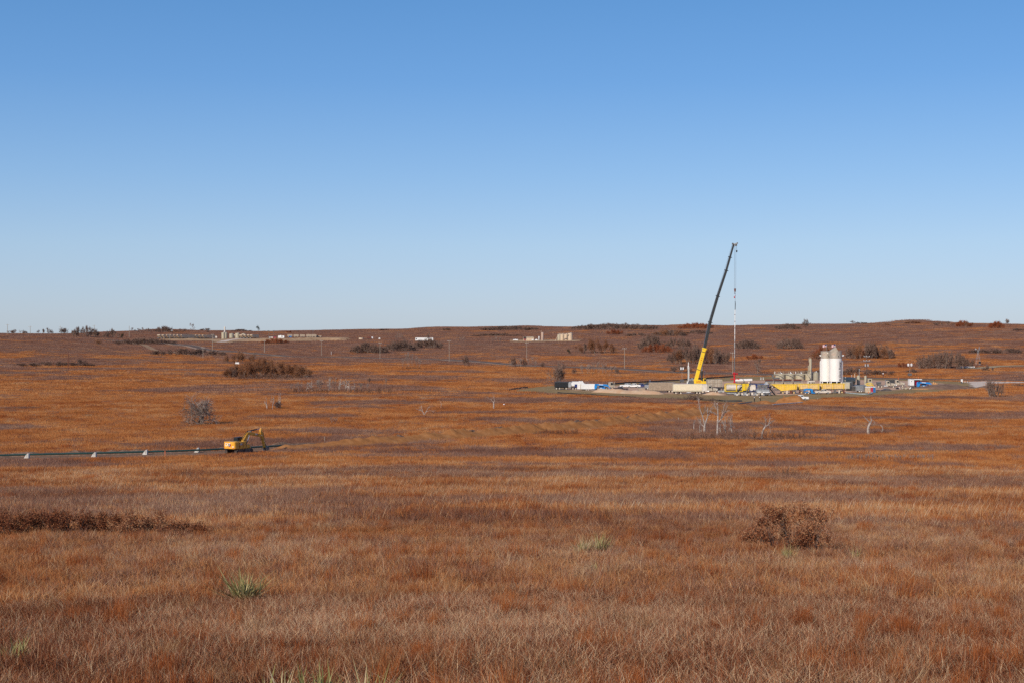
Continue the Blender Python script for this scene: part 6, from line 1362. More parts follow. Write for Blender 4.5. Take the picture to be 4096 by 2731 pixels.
# items between
t = thing('round_stock_tank', 'pale round open tank in the grass left of the rusty tank', 'tank', P(1445, 1358), 0); b = B(); b.cyl((0, 0, 0), (0, 0, 1.8), 2.6, n=24); b.out('shell', 'pbeige', t, smooth=True); b = B(); b.cyl((0, 0, 1.8), (0, 0, 1.9), 2.66, n=24); b.out('rim', 'galv', t)
t = thing('rusty_tank', 'rust-streaked white horizontal tank on the far slope', 'tank', P(1478, 1357), R(2)); b = B(); b.cyl((-2.6, 0, 1.6), (2.0, 0, 1.6), 1.3, n=16); b.out('shell', 'rust', t, smooth=True); b = B(); b.cyl((2.0, 0, 1.7), (3.0, 0, 2.1), 1.0, .7, n=14); b.box(3.3, 0, .8, .8, 1, 1.8); b.out('front_end', 'white', t); b = B(); b.box(0, 0, 0, 5, 1.6, .5); b.out('skid', 'dgrey', t)
t = thing('small_trailer', 'tiny white hut on wheels right of the rusty tank', 'trailer', P(1518, 1358), 0); b = B(); b.prism([(-.9, .5), (.9, .5), (.9, 1.3), (.3, 1.9), (-.9, 1.5)], -.8, .8); b.out('body', 'white', t); axle_set(t, (0,), .9, .4, .2)
t = thing('box_trailer', 'long plain white box trailer standing on the far slope', 'trailer', P(1697, 1366), R(2)); kk = t.location.y / F; L = 71 * kk; b = B(); b.box(0, 0, 1.0, L, 2.6, 15.5 * kk - 1.0); b.out('body', 'white', t, bev=.05); b = B(); b.box(-L / 2 + 1, -1.32, 1.9, .9, .04, 1.3); b.out('door', 'glass', t); b = B(); b.box(0, 0, .6, L * .9, 1.2, .38); b.out('chassis', 'dgrey', t); axle_set(t, (L / 2 - 2, L / 2 - 3.2), 1.25, .5, .3)
for i, (x, w_, tp, m_, lb) in enumerate(((2237, 15, 1338, 'tank', 'darker olive tank, leftmost of the four on the middle slope'), (2249, 16, 1337, 'pbeige', 'beige tank, second of the four on the middle slope'), (2264, 16, 1337, 'pbeige', 'beige tank, third of the four on the middle slope'), (2281, 19, 1333, 'pbeige', 'tallest beige tank at the right of the four on the middle slope'))):  # leftmost tank takes the darker olive paint, the others beige
    vtank(x, 1362, w_, tp, lb, m_)
g = P(2253, 1364); kk = g.y / F; t = thing('tank_walkway', 'beige walkway with stairs on the four tanks of the middle slope', 'walkway', g, 0); z_ = 26 * kk; b = B(); b.box(0, -1.0, z_ - .3, 40 * kk, .9, .3); b.out('deck', 'pbeige', t); b = B(); b.bar((-20 * kk, -1, z_ - .2), (-33 * kk, -1, 0), .9, .3); b.out('stairs', 'pbeige', t)
for zz_ in (.5, 1.1): b = B(); b.bar((-20 * kk, -1.4, z_ + zz_), (20 * kk, -1.4, z_ + zz_), .1); b.out('rail', 'pbeige', t)
b = B(); [b.box((-20 + 8 * q) * kk, -1.4, z_, .12, .1, 1.15) for q in range(6)]; b.out('rail_posts', 'pbeige', t)
vessel(2170, 1363, 9, 1329, 'pinkish-brown heater vessel left of the four tanks', 'treered'); vessel(2156, 1363, 4.5, 1345, 'short white vessel left of the pinkish heater', 'white')
g = P(2165, 1363); t = thing('flue_pipe', 'thin pale flue pipe beside the pinkish heater', 'pipe', g, 0); kk = g.y / F; b = B(); b.cyl((0, 0, 0), (0, 0, 41 * kk), .18, n=6); b.out('pipe', 'treered', t); b = B(); b.cyl((0, 0, 40 * kk), (0, 0, 42 * kk), .25, n=6); b.out('cap', 'steel', t)
g = P(2114, 1363); t = thing('open_shed', 'tan metal shed open at its left end on the middle slope', 'shed', g, R(3)); b = B(); b.box(1.3, .0, .0, 7.6, 4.6, 2.9); b.out('wall', 'pbeige', t); b = B(); b.prism([(-5.6, 2.95), (-4.4, 3.7), (4.2, 3.9), (5.2, 3.2), (5.2, 2.95), (-3, 2.9)], -2.6, 2.6); b.out('roof', 'beige', t); b = B(); b.prism([(-5.6, 2.7), (-4.3, 3.72), (-2.5, 3.6), (-2.5, 1.2), (-3.3, 2.6)], -2.65, -2.3); b.out('opening_shade', 'black', t); b = B(); b.box(-3.6, -1.5, 0, .7, .6, 1.8); b.out('red_drum', 'plum', t); b = B(); b.box(-5.0, -2.2, 0, .2, .2, 2.9); b.box(-5.0, 2.2, 0, .2, .2, 2.9); b.out('post', 'pbeige', t)  # black slab stands in for the shade inside the shed's open end
for (x, y, L, lb) in ((2062, 1364, 4.6, 'white horizontal propane tank left of the open shed'), (2130, 1364, 1.8, 'small white tank in front of the tan shed'), (2145, 1364, 2.4, 'small white tank right of the tan shed')):
    t = thing('propane_tank', lb, 'propane tank', P(x, y), R(3)); b = B(); b.cyl((-L / 2, 0, 1.0), (L / 2, 0, 1.0), .65, n=14); b.dome((0, 0, 1.5), .3, .5, 8, 3); b.out('shell', 'white', t, smooth=True); b = B(); b.box(-L * .3, 0, 0, .3, .8, .5); b.box(L * .3, 0, 0, .3, .8, .5); b.out('saddle', 'dgrey', t)
t = thing('sign_box', 'small white box with dark sides peeping over the oak clump', 'box', P(949, 1463), 0); kk = t.location.y / F; b = B(); b.box(0, 0, 1.2, 15 * kk, .4, 7 * kk); b.out('box', 'white', t); b = B(); b.box(0, 0, 0, .2, .2, 1.2); b.out('post', 'wood', t)
# windmill
g = P(3912, 1459); kk = g.y / F; t = thing('windmill', 'lattice windmill tower beside the pale track at the right', 'windmill', g, 0); H_ = 59 * kk
for sx, sy in ((-1, -1), (1, -1), (1, 1), (-1, 1)):
    b = B(); b.bar((sx * 1.25, sy * 1.25, 0), (sx * .12, sy * .12, H_), .09); b.out('leg', 'galv', t)
b = B()
for q in (.25, .5, .75):
    s_ = 1.25 - 1.13 * q; z_ = H_ * q; b.bar((-s_, -s_, z_), (s_, -s_, z_), .05); b.bar((-s_, s_, z_), (s_, s_, z_), .05); b.bar((-s_, -s_, z_), (-s_, s_, z_), .05); b.bar((s_, -s_, z_), (s_, s_, z_), .05)
b.out('bracing', 'galv', t); b = B(); b.box(0, 0, H_ * .93, 1.0, 1.0, .1); b.out('platform', 'galv', t)
b = B(); b.cyl((-.2, 0, H_ + .3), (.6, 0, H_ + .3), .2, n=8); b.cyl((0, 0, H_ - .2), (0, 0, H_ + .4), .1, n=6); b.out('gear_head', 'steel', t)
b = B(); 
for i in range(14):
    a = i / 14 * 2 * math.pi; c_, s_ = math.cos(a), math.sin(a); b.add([(.65, c_ * .3 - s_ * .06, H_ + .9 + s_ * .3 + c_ * .06), (.65, c_ * .3 + s_ * .06, H_ + .9 + s_ * .3 - c_ * .06), (.75, c_ * 1.1 + s_ * .2, H_ + .9 + s_ * 1.1 - c_ * .2), (.75, c_ * 1.1 - s_ * .2, H_ + .9 + s_ * 1.1 + c_ * .2)], [(0, 1, 2, 3)])
b.out('fan_blades', 'galv', t); b = B(); b.prism([(-1.7, H_ + .2), (-.9, H_ + .3), (-.9, H_ + .9), (-1.7, H_ + 1.2)], -.02, .02); b.bar((-.9, 0, H_ + .55), (0, 0, H_ + .35), .06); b.out('tail_vane', 'galv', t)
t = thing('solar_panel', 'black solar panel on a post at the foot of the windmill', 'solar panel', P(3919, 1461), 0); b = B(); b.box(0, 0, 1.2, 1.5, .08, 1.2, ry=R(12)); b.out('panel', 'glass', t); b = B(); b.box(0, .1, 0, .15, .15, 1.3); b.box(-.5, .1, 0, .1, .1, 1.2); b.out('post', 'galv', t)
t = thing('stock_tank', 'low white water tank left of the windmill', 'water tank', P(3870, 1470), R(1)); kk = t.location.y / F; b = B(); b.box(0, 0, 0, 54 * kk, 1.6, .85); b.out('wall', 'white', t, bev=.03); b = B(); b.box(0, 0, .851, 52 * kk, 1.3, .02); b.out('water_surface', 'glass', t)
# posts of the wire fence by the road
FP = thing('fence_post', 'short dark fence post beside the far road', 'fence post', P(3502, 1509), 0, 'fence posts along the far road'); b = B(); b.box(0, 0, 0, .14, .14, 1.5); b.out('post', 'darkwood', FP); b = B(); b.box(0, 0, 1.5, .18, .18, .05); b.out('cap', 'darkwood', FP)
for x, y in ((3534, 1508), (3544, 1508), (3557, 1508), (3740, 1526), (3870, 1528), (4020, 1531), (4040, 1531), (2370, 1500), (2475, 1500), (2580, 1497)): copy_tree(FP, P(x, y))
t = thing('marker_box', 'small white-topped marker on a dark post behind the beige trucks', 'marker', P(3532, 1506), 0); b = B(); b.box(0, 0, 0, .3, .3, 1.5); b.out('post', 'rust', t); b = B(); b.box(0, 0, 1.5, .5, .4, .4); b.out('cap', 'lamp', t)
# ------------------------------------------------------------------ trees and shrubs
def bark(name, a, b_):
    m, n, l, bs = new_mat(name); tc = n.new('ShaderNodeTexCoord'); t = n.new('ShaderNodeTexNoise'); t.inputs['Scale'].default_value = 2.5; t.inputs['Detail'].default_value = 6; l.new(tc.outputs['Object'], t.inputs['Vector'])
    r = n.new('ShaderNodeValToRGB'); l.new(t.outputs['Fac'], r.inputs[0]); r.color_ramp.elements[0].position = .35; r.color_ramp.elements[1].position = .65
    r.color_ramp.elements[0].color = (*a, 1); r.color_ramp.elements[1].color = (*b_, 1); l.new(r.outputs[0], bs.inputs['Base Color']); bs.inputs['Roughness'].default_value = .9; return m
BK = dict(brown=bark('brown_bark', (.11, .06, .038), (.27, .165, .11)), grey=bark('grey_bark', (.16, .11, .085), (.30, .225, .18)), dark=bark('dark_bark', (.06, .042, .035), (.13, .09, .07)), pale=bark('bleached_bark', (.24, .185, .15), (.50, .42, .36)))
VM['twig'] = veg_mat('bare_twigs', [(.10, .058, .044), (.17, .10, .076), (.24, .15, .112), (.31, .205, .155)], .1)
VM['twig_pale'] = veg_mat('pale_twigs', [(.16, .12, .10), (.26, .20, .165), (.36, .28, .235), (.48, .39, .33)], .1)
VM['oak'] = veg_mat('brown_oak_leaves', [(.14, .056, .028), (.26, .105, .050), (.36, .16, .078), (.45, .23, .12)], .2)
VM['russet'] = veg_mat('russet_leaves', [(.18, .045, .022), (.30, .080, .034), (.40, .125, .052), (.48, .18, .08)], .25)
VM['curled'] = veg_mat('curled_brown_leaves', [(.045, .015, .011), (.15, .048, .025), (.30, .105, .048), (.44, .185, .088), (.58, .32, .17)], .2)
VM['cedar'] = veg_mat('cedar_green', [(.02, .026, .012), (.04, .042, .02), (.07, .06, .03)], .1)
VM['yucca'] = veg_mat('yucca_blades', [(.13, .12, .04), (.27, .235, .085), (.42, .35, .15), (.60, .46, .27)], .15)
def vattr(me, v):
    at = me.attributes.new('v', 'FLOAT', 'POINT'); at.data.foreach_set('value', np.asarray(v, np.float32))
def grow(seed, stems, H, spread, depth=4, kids=3, crook=.25, r0=.11, twigs=7, twl=.8, up=.25, tw_w=.035, first=.34, base_r=.25, lean=(0, 0)):
    """limbs as tubes, twigs as thin slivers, plus the points where leaves sit"""
    rs = random.Random(seed); T = B(); tv, tf, tc, tips = [], [], [], []
    def rnd(): return Vector((rs.gauss(0, 1), rs.gauss(0, 1), rs.gauss(0, 1)))
    def sliver(p, d, L, w_):
        q = p + d * L; s_ = d.cross(rnd()).normalized() * w_ / 2; m_ = p.lerp(q, .5) + rnd() * L * .06; o = len(tv)
        tv.extend([p - s_, p + s_, m_ + s_ * .7, m_ - s_ * .7, q]); tf.extend([(o, o + 1, o + 2, o + 3), (o + 3, o + 2, o + 4)]); tc.extend([rs.random()] * 5)
    def rec(p, d, L, r, dep):
        pts = [p]; n = 3; q = p.copy(); dd = d.copy()
        for i in range(n):
            dd = (dd + rnd() * crook * .5 + Vector((0, 0, up * .25))).normalized(); q = q + dd * L / n; pts.append(q.copy())
        T.tube(pts, [r * (1 - .35 * i / n) for i in range(n + 1)], 5 if dep >= 3 else 3, cap=False)
        if dep <= 1:
            tips.append(q)
            for k in range(twigs):
                a = pts[rs.randint(1, n)]; sliver(a, (dd + rnd() * .55 + Vector((0, 0, up))).normalized(), twl * rs.uniform(.5, 1.2), tw_w)
            return
        for k in range(kids if dep > 2 else kids):
            a = pts[-1] if k == 0 else pts[rs.randint(1, n)]
            nd = (dd * .75 + rnd() * .45 * spread + Vector((0, 0, up * .6))).normalized()
            rec(a, nd, L * rs.uniform(.6, .85), r * .58, dep - 1)
    for s_ in range(stems):
        a = rs.uniform(0, 6.28); rr_ = base_r * (s_ > 0) * rs.uniform(.5, 1.6)
        d = Vector((math.cos(a) * .45 * spread * (stems > 1) + lean[0], math.sin(a) * .45 * spread * (stems > 1) + lean[1], 1)).normalized()
        rec(Vector((math.cos(a) * rr_, math.sin(a) * rr_, -.1)), d, H * first * rs.uniform(.8, 1.15), r0 * rs.uniform(.7, 1.1), depth)
    return T, tv, tf, tc, tips
def leaves(seed, tips, per, spread, size, flat=1.0):
    rs = np.random.default_rng(seed); n = len(tips) * per; c = np.repeat(np.array([list(t) for t in tips]), per, 0) + rs.normal(0, spread, (n, 3)) * [1, 1, flat]
    a = rs.normal(0, 1, (n, 3)); a /= np.linalg.norm(a, axis=1)[:, None]; b_ = np.cross(a, rs.normal(0, 1, (n, 3))); b_ /= np.linalg.norm(b_, axis=1)[:, None]
    s_ = size * rs.uniform(.6, 1.3, (n, 1)); nn = np.cross(a, b_) * s_ * .35
    V = np.stack([c - a * s_, c - b_ * s_ * .4 + nn, c + a * s_, c + b_ * s_ * .4 + nn], 1).reshape(-1, 3)
    V[:, 2] = np.maximum(V[:, 2], .02)
    f = [(4 * i, 4 * i + 1, 4 * i + 2, 4 * i + 3) for i in range(n)]; return V, f, np.repeat(rs.uniform(0, 1, n), 4)
KIND = {}
def make_kind(key, seeds, tree_name, H, bark_m, twig_m, leaf_m=None, per=0, lspread=.3, lsize=.12, **kw):
    KIND[key] = []
    for s_ in seeds:
        T, tv, tf, tc, tips = grow(s_, H=H, **kw)
        zmax = max([v.z for v in tv]); f = H / zmax; xs_ = [math.hypot(v.x, v.y) for v in tv]; wd = float(np.percentile(xs_, 96)) * 2 * f
        T.v = [tuple(c * f for c in v) for v in T.v]; trunk = T.mesh('trunk', BK[bark_m], smooth=True)
        me = bpy.data.meshes.new('twigs'); me.from_pydata([v * f for v in tv], [], tf); me.materials.append(VM[twig_m]); vattr(me, tc)
        lm = None
        if leaf_m:
            V, fs, vv = leaves(s_, [t * f for t in tips], per, lspread, lsize); lm = bpy.data.meshes.new('leaves'); lm.from_pydata(V.tolist(), [], fs); lm.materials.append(VM[leaf_m]); vattr(lm, vv)
        KIND[key].append((tree_name, trunk, me, lm, H, wd))
make_kind('thicket', (1, 2, 3, 4), 'bare_tree', 6, 'grey', 'twig', stems=5, spread=1.3, depth=4, kids=3, twigs=9, twl=1.1, tw_w=.10, r0=.10, first=.33, base_r=.9)
make_kind('bare', (11, 12, 13, 14), 'bare_tree', 7, 'grey', 'twig', stems=1, spread=1.15, depth=5, kids=3, twigs=5, twl=.9, tw_w=.085, r0=.2, first=.25)
make_kind('oak', (21, 22, 23), 'oak_tree', 7, 'grey', 'twig', 'oak', per=26, lspread=.5, lsize=.20, stems=3, spread=1.35, depth=4, kids=3, twigs=5, twl=.9, tw_w=.045, r0=.13, first=.32, base_r=.5)
make_kind('russet', (31, 32), 'russet_oak', 5, 'dark', 'twig', 'russet', per=22, lspread=.5, lsize=.22, stems=3, spread=1.4, depth=4, kids=3, twigs=2, twl=.6, tw_w=.04, r0=.1, first=.33, base_r=.5)
make_kind('aspen', (41, 42, 43), 'slender_tree', 7, 'grey', 'twig_pale', stems=2, spread=.55, depth=4, kids=3, twigs=5, twl=.8, tw_w=.06, r0=.09, first=.36, base_r=.7, up=.55)
make_kind('dead', (51, 52, 53, 54, 55, 56), 'dead_tree', 7, 'pale', 'twig_pale', stems=1, spread=1.15, depth=4, kids=3, crook=.5, twigs=3, twl=.7, tw_w=.03, r0=.34, first=.32)
make_kind('snag', (61, 62, 63), 'dead_tree', 4, 'pale', 'twig_pale', stems=1, spread=1.0, depth=2, kids=2, crook=.6, twigs=1, twl=.4, tw_w=.04, r0=.36, first=.6)
make_kind('cedar', (71,), 'cedar_tree', 3.5, 'dark', 'cedar', 'cedar', per=60, lspread=.32, lsize=.12, stems=2, spread=1.0, depth=3, kids=3, twigs=2, twl=.5, tw_w=.05, r0=.08, first=.4)
make_kind('dense', (84, 85), 'bare_tree', 7, 'grey', 'twig', stems=3, spread=1.35, depth=5, kids=3, crook=.4, twigs=6, twl=.9, tw_w=.055, r0=.2, first=.25, base_r=.4, up=.15)
make_kind('field', (81, 82), 'bare_tree', 6.3, 'grey', 'twig_pale', stems=4, spread=1.4, depth=5, kids=3, crook=.4, twigs=5, twl=.9, tw_w=.03, r0=.16, first=.24, base_r=.4, up=.12)
make_kind('scrub', (91, 92), 'scrub', 2.2, 'dark', 'twig', 'oak', per=10, lspread=.25, lsize=.10, stems=6, spread=1.5, depth=2, kids=4, twigs=9, twl=.8, tw_w=.03, r0=.04, first=.5, base_r=.8)
trs = random.Random(99); cnt = {}
def tree(key, px, py, h_px, w_px=None, label='', group=None, yaw=None, dy=0, name=None, cat='tree'):
    ks = KIND[key]; cnt[key] = cnt.get(key, trs.randint(0, 3)) + 1; nm, tk, tw, lf, H, wd = ks[cnt[key] % len(ks)]
    g = P(px, py); crest = float(_cache[px].min())
    if py < crest + 8 and h_px > 5: py = crest + .8; g = P(px, py); h_px *= 1.2
    h_px = h_px * 1.2
    if dy: g = Vector((g.x, g.y + dy, hz(g.x, g.y + dy)))
    k = g.y / F; sz = h_px * k / H; sx = (w_px * k / wd) if w_px else sz * trs.uniform(.9, 1.15)
    if nm == 'bare_tree' and h_px < 20 and not name: nm = 'bare_tree_or_shrub'; cat = 'shrub'  # short bare trees are filed as shrubs along with the true ones
    t = thing(name or nm, label, cat, g, yaw if yaw is not None else trs.uniform(0, 6.28), group)
    sc = (sx, sx, sz); link('trunk', tk, t, scale=sc); link('crown', tw, t, scale=sc)
    if lf: link('leaves', lf, t, scale=sc)
    return t
def thicket(key, x0, x1, py, h_px, n, label, group, rows=1, flat=False, wmul=1.9, mix=None, cat='tree', dome=.5, name=None):
    for r_ in range(rows):
        for i in range(n):
            u = (i + .5 + trs.uniform(-.25, .25)) / n; x = x0 + (x1 - x0) * u
            hh = h_px * (1 if flat else (1 - dome) + dome * math.sin(math.pi * min(.98, max(.02, u)))) * trs.uniform(.85, 1.08)
            kk = key if not mix or trs.random() > mix[1] else mix[0]
            tree(kk, x, py - r_ * h_px * .07 + trs.uniform(-.8, .8), hh, (x1 - x0) / n * wmul * trs.uniform(.85, 1.15), label, group, cat=cat, name=name)
TH = [
 ('oak', 890, 1230, 1510, 64, 14, 'brown oak in the large clump on the left field', 2, 2.5, ('thicket', .12)),
 ('oak', 905, 1010, 1449, 42, 4, 'small brown oak of the clump above the large left one', 1, 1.8, None),
 ('thicket', 1402, 1545, 1412, 40, 7, 'grey bare tree of the rounded thicket behind the road pole', 2, 2.0, None),
 ('thicket', 1548, 1662, 1404, 42, 6, 'grey bare tree of the middle rounded thicket left of the box trailer', 2, 2.0, None),
 ('thicket', 1662, 1762, 1393, 38, 6, 'grey bare tree of the thicket right below the white box trailer', 2, 2.0, None),
 ('aspen', 1605, 1682, 1466, 56, 6, 'slender pale-stemmed tree in the sparse stand by the road', 1, 1.6, None),
 ('oak', 2312, 2470, 1412, 52, 8, 'brown oak in the straight-based stand right of the lone cedar', 1, 1.9, ('thicket', .3)),
 ('thicket', 2555, 2660, 1404, 62, 5, 'grey tree at the back of the russet stand left of the crane boom', 2, 2.0, None),
 ('russet', 2575, 2690, 1410, 32, 7, 'low russet oak before the grey trees left of the crane boom', 1, 2.0, None),
 ('thicket', 2670, 2762, 1396, 48, 5, 'grey tree of the thicket just left of the charcoal boom', 1, 2.0, None),
 ('thicket', 2672, 2915, 1456, 72, 11, 'grey tree of the big dark thicket behind the yellow boom', 2, 1.9, ('oak', .3)),
 ('russet', 2810, 2900, 1448, 30, 5, 'low russet oak in the big thicket right of the yellow boom', 1, 1.9, None),
 ('thicket', 2940, 3040, 1396, 36, 6, 'grey tree of the oval thicket right of the hanging pipe', 2, 2.0, None),
 ('thicket', 3102, 3212, 1396, 40, 6, 'grey tree of the oval thicket upper left of the silos', 2, 2.0, None),
 ('russet', 2990, 3048, 1437, 20, 4, 'small russet shrub on the slope right of the hanging pipe', 1, 1.8, None),
 ('oak', 3245, 3330, 1436, 46, 4, 'brown oak behind the left silo', 1, 1.8, ('russet', .4)),
 ('thicket', 3380, 3570, 1434, 62, 8, 'grey tree of the wide thicket behind the crossarm pole', 2, 1.9, ('oak', .3)),
 ('russet', 3440, 3520, 1425, 34, 5, 'russet oak inside the thicket behind the crossarm pole', 1, 1.9, None),
 ('thicket', 3670, 3885, 1474, 66, 9, 'dark grey tree of the large thicket left of the windmill', 2, 1.9, None),
 ('thicket', 3935, 3972, 1482, 24, 3, 'small grey shrub in front of the pale track by the windmill', 1, 1.9, None),
 ('thicket', 2680, 2760, 1487, 30, 5, 'grey bare shrub left of the white mast behind the pad', 1, 1.8, None),
 ('aspen', 2295, 2480, 1494, 44, 12, 'bare grey sapling in the line behind the left of the pad', 1, 1.7, ('thicket', .3)),
 ('thicket', 2030, 2175, 1468, 38, 7, 'bare grey tree around the pole in the middle brush', 1, 1.8, ('aspen', .3)),
 ('thicket', 470, 700, 1376, 22, 12, 'grey shrub of the band along the track down the left slope', 2, 2.0, None),
 ('thicket', 600, 900, 1420, 28, 13, 'grey shrub of the lower band below the left track', 1, 1.9, None),
 ('thicket', 60, 365, 1463, 18, 12, 'low grey shrub of the long dark patch by the rusty post', 1, 2.0, None),
 ('thicket', 300, 350, 1461, 27, 2, 'grey shrub right of the rusty post', 1, 1.7, None),
 ('thicket', 20, 110, 1336, 14, 5, 'thin bare tree on the skyline between the first two poles', 1, 1.6, ('aspen', .5)),
 ('bare', 150, 215, 1338, 20, 4, 'bare tree on the skyline right of the second pole', 1, 1.5, ('thicket', .5)),
 ('thicket', 240, 272, 1340, 20, 2, 'bare tree on the skyline right of the third pole', 1, 1.6, None),
 ('thicket', 283, 395, 1348, 40, 8, 'bare tree of the tall dark clump on the left skyline', 2, 1.8, ('bare', .4)),
 ('thicket', 410, 480, 1352, 34, 5, 'bare tree at the top of the left track', 1, 1.7, ('bare', .4)),
 ('bare', 525, 630, 1331, 18, 10, 'upright bare tree of the even row on the left skyline', 1, 1.5, None),
 ('thicket', 625, 688, 1331, 27, 6, 'dense dark tree at the right end of the skyline row', 2, 1.7, None),
 ('thicket', 700, 755, 1330, 15, 5, 'low bare tree on the skyline right of the transformer pole', 1, 1.7, ('bare', .4)),
 ('thicket', 800, 840, 1329, 8, 4, 'low shrub on the skyline left of the white tower', 1, 2.0, None),
 ('thicket', 925, 1000, 1326, 7, 8, 'low shrub on the skyline behind the olive tanks', 1, 2.0, None),
 ('russet', 1146, 1164, 1331, 9, 2, 'small russet tree on the skyline above the far camper', 1, 1.6, None),
 ('russet', 1050, 1150, 1373, 16, 6, 'russet shrub on the bank below the far camper', 1, 2.0, None),
 ('aspen', 1578, 1614, 1362, 28, 4, 'pale bare tree in the pair left of the box trailer', 1, 1.6, None),
 ('thicket', 1515, 1545, 1322, 6, 2, 'tiny round shrub on the centre-left skyline', 1, 2.0, None),
 ('thicket', 1765, 1800, 1321, 8, 2, 'tiny shrub on the skyline right of the box trailer', 1, 1.9, ('russet', .3)),
 ('thicket', 1925, 2150, 1322, 17, 15, 'bare shrub of the long low line on the centre skyline', 2, 2.2, None),
 ('thicket', 2290, 2630, 1319, 24, 20, 'bare tree of the long thicket on the skyline left of the boom', 2, 2.1, ('bare', .3)),
 ('russet', 2430, 2492, 1338, 17, 5, 'russet oak below the long skyline thicket', 1, 1.8, None),
 ('thicket', 2505, 2590, 1346, 14, 6, 'grey shrub on the slope below the skyline thicket', 1, 2.0, None),
 ('russet', 2720, 2850, 1316, 20, 9, 'russet oak on the skyline at the charcoal boom', 2, 1.9, ('thicket', .2)),
 ('oak', 2610, 2745, 1345, 24, 8, 'brown oak on the slope below the russet skyline trees', 2, 2.0, ('thicket', .5)),
 ('thicket', 2745, 2850, 1335, 14, 6, 'grey shrub below the skyline right of the boom', 1, 2.2, None),
 ('thicket', 3100, 3200, 1319, 22, 7, 'bare tree of the low skyline clump left of the round tree', 2, 1.9, None),
 ('bare', 3404, 3424, 1299, 12, 1, 'small pale bare tree on the right skyline', 1, 1.5, None),
 ('thicket', 3424, 3460, 1301, 7, 3, 'low shrub right of the small pale skyline tree', 1, 1.9, None),
 ('oak', 3540, 3560, 1302, 8, 2, 'small brown shrub left of the skyline knoll', 1, 1.8, None),
 ('oak', 3615, 3690, 1294, 7, 7, 'brown shrub on top of the skyline knoll', 1, 1.9, None),
 ('thicket', 3725, 3820, 1302, 16, 6, 'bare tree right of the skyline knoll', 1, 1.8, ('bare', .5)),
 ('oak', 3820, 3885, 1308, 22, 5, 'brown leafy tree on the right skyline', 2, 1.8, ('russet', .4)),
 ('russet', 3955, 4010, 1314, 25, 4, 'round russet oak near the right end of the skyline', 2, 1.9, None),
 ('thicket', 4018, 4040, 1304, 18, 1, 'bare tree right of the round russet oaks', 1, 1.3, None),
 ('thicket', 3880, 4096, 1412, 20, 8, 'low grey shrub on the slope above the windmill track', 1, 2.2, None),
 ('thicket', 4060, 4096, 1324, 12, 2, 'low shrub at the right edge below the skyline', 1, 1.8, None),
 ('russet', 3595, 3622, 1468, 22, 2, 'russet shrub left of the lone bright light tower', 1, 1.6, None),
 ('thicket', 3625, 3670, 1490, 16, 3, 'low grey shrub below the lone light tower', 1, 1.9, None),
 ('thicket', 3200, 3560, 1500, 30, 13, 'grey shrub of the band behind the silos and vessels', 1, 2.0, None),
 ('thicket', 1900, 2060, 1345, 12, 7, 'low grey shrub on the slope above the tank battery', 1, 2.1, None),
 ('aspen', 1970, 2000, 1371, 28, 3, 'pale bare tree left of the propane tank', 1, 1.6, None),
 ('aspen', 1838, 1860, 1366, 20, 2, 'pale bare shrub left of the middle slope trees', 1, 1.6, None),
]
for key, x0, x1, py, hp, n, lb, rows, wm, mx in TH:
    if hp < 13: rows = 1; n = max(1, round(n * .8)); wm *= 1.15
    if n: thicket(key, x0, x1, py, hp, n, lb, 'stand: ' + lb, rows=max(1, rows), wmul=wm, mix=mx)
